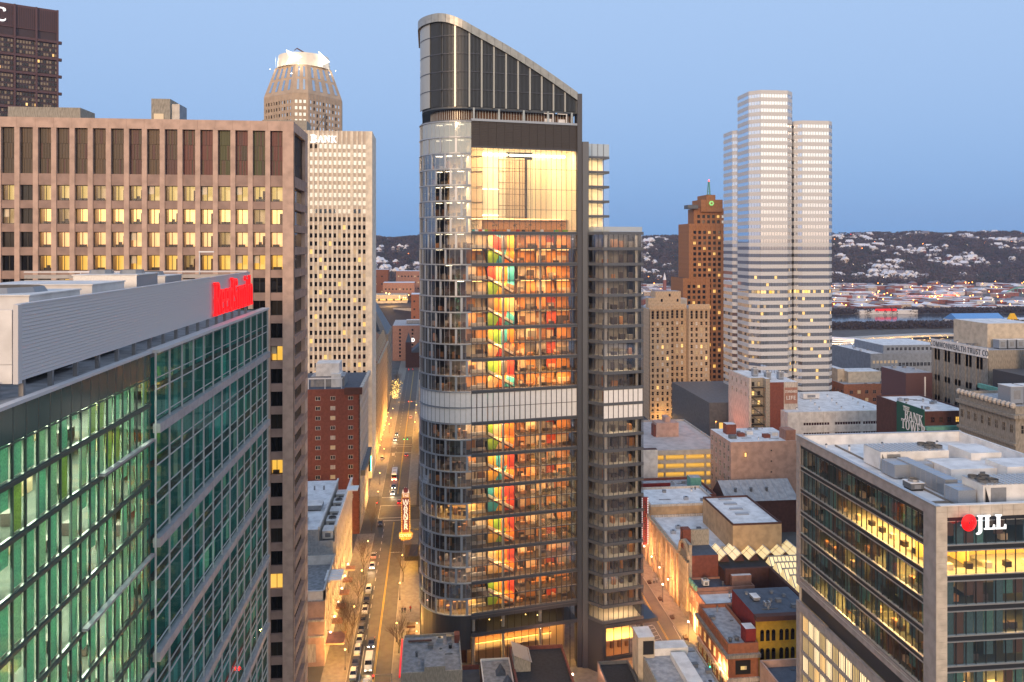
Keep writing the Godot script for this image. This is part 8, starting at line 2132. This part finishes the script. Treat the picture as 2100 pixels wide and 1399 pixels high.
	for k in 16:
		var u := PI * k / 16; var v := PI * (k + 1) / 16; var m := (a.x + c.x) / 2; var rr := (c.x - a.x) / 2
		ac.bar("copper_green", Vector3(m - cos(u) * rr, a.y + sin(u) * 24, a.z), Vector3(m - cos(v) * rr, a.y + sin(v) * 24, a.z), 2, 2); ac.bar("copper_green", Vector3(m - cos(v) * rr, a.y + sin(v) * 24, a.z), Vector3(m - cos(v) * rr, a.y - 2, a.z), 0.6, 0.6)
	put(o, "arch", ac)
	for k in 6:
		var s := Shape.new(); var p := px(1990 + 24 * k, 607, 1640); s.ball("lamp_orange", p, 1.0, 6); s.tube("grey_metal", p - Vector3(0, 6, 0), p, 0.2, 0.2, 5); put(o, "bridge_lamp", s)
	o = thing("elevated_highway", "curving elevated highway on lit slanted piers before the river", "bridge", px(1830, 700, 860) * Vector3(1, 0, 1))
	var hd := Shape.new()
	var pts := [[1690, 699, 830], [1760, 694, 850], [1830, 690, 868], [1900, 687, 884], [1960, 686, 900]]
	for k in 4: hd.bar("concrete", px(pts[k][0], pts[k][1], pts[k][2]), px(pts[k + 1][0], pts[k + 1][1], pts[k + 1][2]), 16, 2.2)
	put(o, "deck", hd)
	for k in 9:
		var s := Shape.new(); var p := px(1790 + 18 * k, 696, 850 + 4 * k); s.bar("pale_concrete", Vector3(p.x, 0, p.z), Vector3(p.x + (5 if k % 2 else -5), p.y - 1, p.z), 1.6, 1.6); put(o, "slanted_pier", s)
		if k % 2 == 0: lamp(o, Vector3(p.x, 3, p.z + 8), Color(1.00, 0.77, 0.46), 260.0, 0.5, 60); var q := Shape.new(); q.ball("lamp_warm", Vector3(p.x, 3, p.z + 8), 0.4, 6); put(o, "pier_lamp", q)
	o = thing("beige_arena", "low beige lit hall with curved white canopy before the highway", "hall", px(1770, 715, 760) * Vector3(1, 0, 1))
	a = px(1700, 730, 740); c = px(1815, 730, 740)
	block(o, "body", "beige_pale", a.x, 0, a.z - 60, c.x, 10, a.z, "beige_roof")
	var cn := Shape.new()
	for k in 8: cn.bar("far_snow", Vector3(a.x + 4, 12 + 5 * sin(PI * k / 8), a.z - 4 - 4 * k), Vector3(c.x - 10, 11 + 3 * sin(PI * k / 8), a.z - 4 - 4 * k), 4.2, 0.6)
	put(o, "canopy", cn)
	for k in 4:
		var p := Vector3(a.x + 8 + 12 * k, 13, a.z + 6); var s := Shape.new(); s.ball("lamp_white", p, 0.4, 6); s.tube("grey_metal", Vector3(p.x, 0, p.z), p, 0.15, 0.1, 5); put(o, "yard_lamp", s); lamp(o, p, Color(1.00, 0.81, 0.54), 500.0, 0.5, 80)
	# the bluff seen down the avenue
	for v in [["bluff_brick_hall", "long pink brick hall with rows of windows on the bluff beyond the avenue", 812, 885, 556, 640, 1010.0, "brick_pale", 10, 6], ["bluff_brick_block", "plain red brick block beside the long hall on the bluff", 742, 796, 553, 640, 1040.0, "brick_orange", 4, 5], ["bluff_low_hall", "low grey red hall with dark window strips below the brick hall", 785, 850, 580, 620, 940.0, "brick_pale", 8, 2], ["bluff_grey_block", "grey stone block with pale panel front at the foot of the bluff", 806, 845, 632, 680, 860.0, "concrete", 5, 2], ["bluff_red_block", "red brick block with a white emblem beside the rounded tower corner", 843, 880, 604, 680, 840.0, "brick_orange", 2, 4]]:
		var p := px(v[2], v[4], v[6]); var q := px(v[3], v[4], v[6])
		var lo: float = px(v[2], v[5], v[6]).y
		var h := thing(v[0], v[1], "building", Vector3((p.x + q.x) / 2, lo, p.z))
		grid(h, frame(Vector3(p.x, lo, p.z), Vector3(q.x - p.x, 0, q.z - p.z)), p.distance_to(Vector3(q.x, p.y, q.z)), p.y - lo, {"c": v[8], "r": v[9], "x0": 2.5, "cw": (p.distance_to(q) - 4) / v[8], "ww": 1.9, "wh": 2.0, "rh": (p.y - lo - 6) / v[9], "y0": 6, "wall": v[7], "rec": 0.3, "parts": 60, "glass": func(i, j): return "lit_dim" if (i + j) % 5 == 0 else "dim_glass"})
		var b := Shape.new(); b.bx(v[7], p.x, lo - 20, p.z - 34, q.x, p.y - 0.3, p.z - 5, "far_snow"); put(h, "body", b)
	o = thing("bluff_garage", "cream open garage with bright deck lights below the bluff halls", "garage", px(790, 640, 900) * Vector3(1, 0, 1))
	a = px(760, 605, 900); c = px(835, 605, 900)
	for k in 3:
		block(o, "deck_band", "beige_pale", a.x, a.y - 4.5 - 7 * k, a.z - 30, c.x, a.y - 7 * k, a.z)
		for w in 5:
			var s := Shape.new(); s.bx("lit_gold", a.x + 2 + 8.5 * w, a.y - 6.6 - 7 * k, a.z - 2, a.x + 8.5 + 8.5 * w, a.y - 4.8 - 7 * k, a.z - 1.6); put(o, "deck_light_strip", s)
	for k in 10:
		var p := px(788 + 10 * rng.randf() * 6, 598 + 20 * rng.randf(), 880); var s := Shape.new(); s.ball("lamp_warm", p, 0.5, 6); put(o, "deck_lamp", s)
	lamp(o, px(800, 612, 870), Color(1.00, 0.77, 0.42), 900.0, 1.0, 80)
	block(o, "lower_wall", "concrete", a.x, 0, a.z - 28, c.x, a.y - 18, a.z - 2)
	o = thing("hill_church", "white domed church tower among the lamps of the river flats", "church", px(1946, 612, 1560) * Vector3(1, 0, 1))
	var p2 := px(1946, 604, 1560); var ch := Shape.new(); ch.bx("far_white", p2.x - 6, 0, p2.z - 6, p2.x + 6, p2.y - 8, p2.z + 6); ch.tube("far_white", Vector3(p2.x, p2.y - 8, p2.z), Vector3(p2.x, p2.y, p2.z), 4.5, 3.6, 10); ch.ball("far_white", Vector3(p2.x, p2.y, p2.z), 3.6, 10, 1.4); ch.tube("far_white", Vector3(p2.x, p2.y + 4, p2.z), Vector3(p2.x, p2.y + 11, p2.z), 0.9, 0.1, 6); put(o, "tower", ch)
	o = thing("steeple", "slim pale church steeple between the tower annex and the brown tower", "church", px(1363, 565, 1700) * Vector3(1, 0, 1))
	p2 = px(1363, 574, 1700); var sp := Shape.new(); sp.bx("far_red", p2.x - 3, 0, p2.z - 3, p2.x + 3, p2.y, p2.z + 3); sp.frustum("far_snow", p2, Vector2(6, 6), Vector2(0.3, 0.3), 16); put(o, "spire", sp)
	for v in [[1745, 480, 497, 2650]]:
		var p := px(v[0], v[2], v[3]); var t := Shape.new(); t.tube("lead", p, px(v[0], v[1], v[3]), 0.8, 0.4, 4); t.ball("signal_red", px(v[0], v[1], v[3]), 0.8, 6)
		tag(put(self, "radio_mast", t), "thin lattice radio mast on the far ridge", "mast")

func _ready() -> void:
	rng.seed = 20240117
	materials()
	light_and_camera()
	glow("lit_peach", Color(0.95, 0.50, 0.18), 1.15); glow("lit_cream2", Color(1.0, 0.60, 0.18), 1.5)
	glow("lit_arrow", Color(1.0, 0.92, 0.78), 2.2)
	mat("band_dark", Color(0.035, 0.04, 0.05), 0.3, 0.3); mat("plum_glass", Color(0.045, 0.02, 0.028), 0.06); mat("beige_pale", Color(0.52, 0.45, 0.36), 0.85, 0, "blotch", 0.06)
	var tt := mat("tree_tint", Color(1, 1, 1), 0.95); tt.vertex_color_use_as_albedo = true
	ground()
	coated("hall_glass", Color(0.9, 0.9, 0.9), 0.1)
	tower()
	granite_building()
	green_glass_building()
	brick_building()
	low_pale_building()
	avenue_far()
	warner_sign()
	white_tower()
	deco_tower()
	cream_tower()
	bank_tower()
	crowned_tower()
	steel_tower()
	corner_glass_building()
	right_blocks()
	near_roofs()
	street()
	far_city()
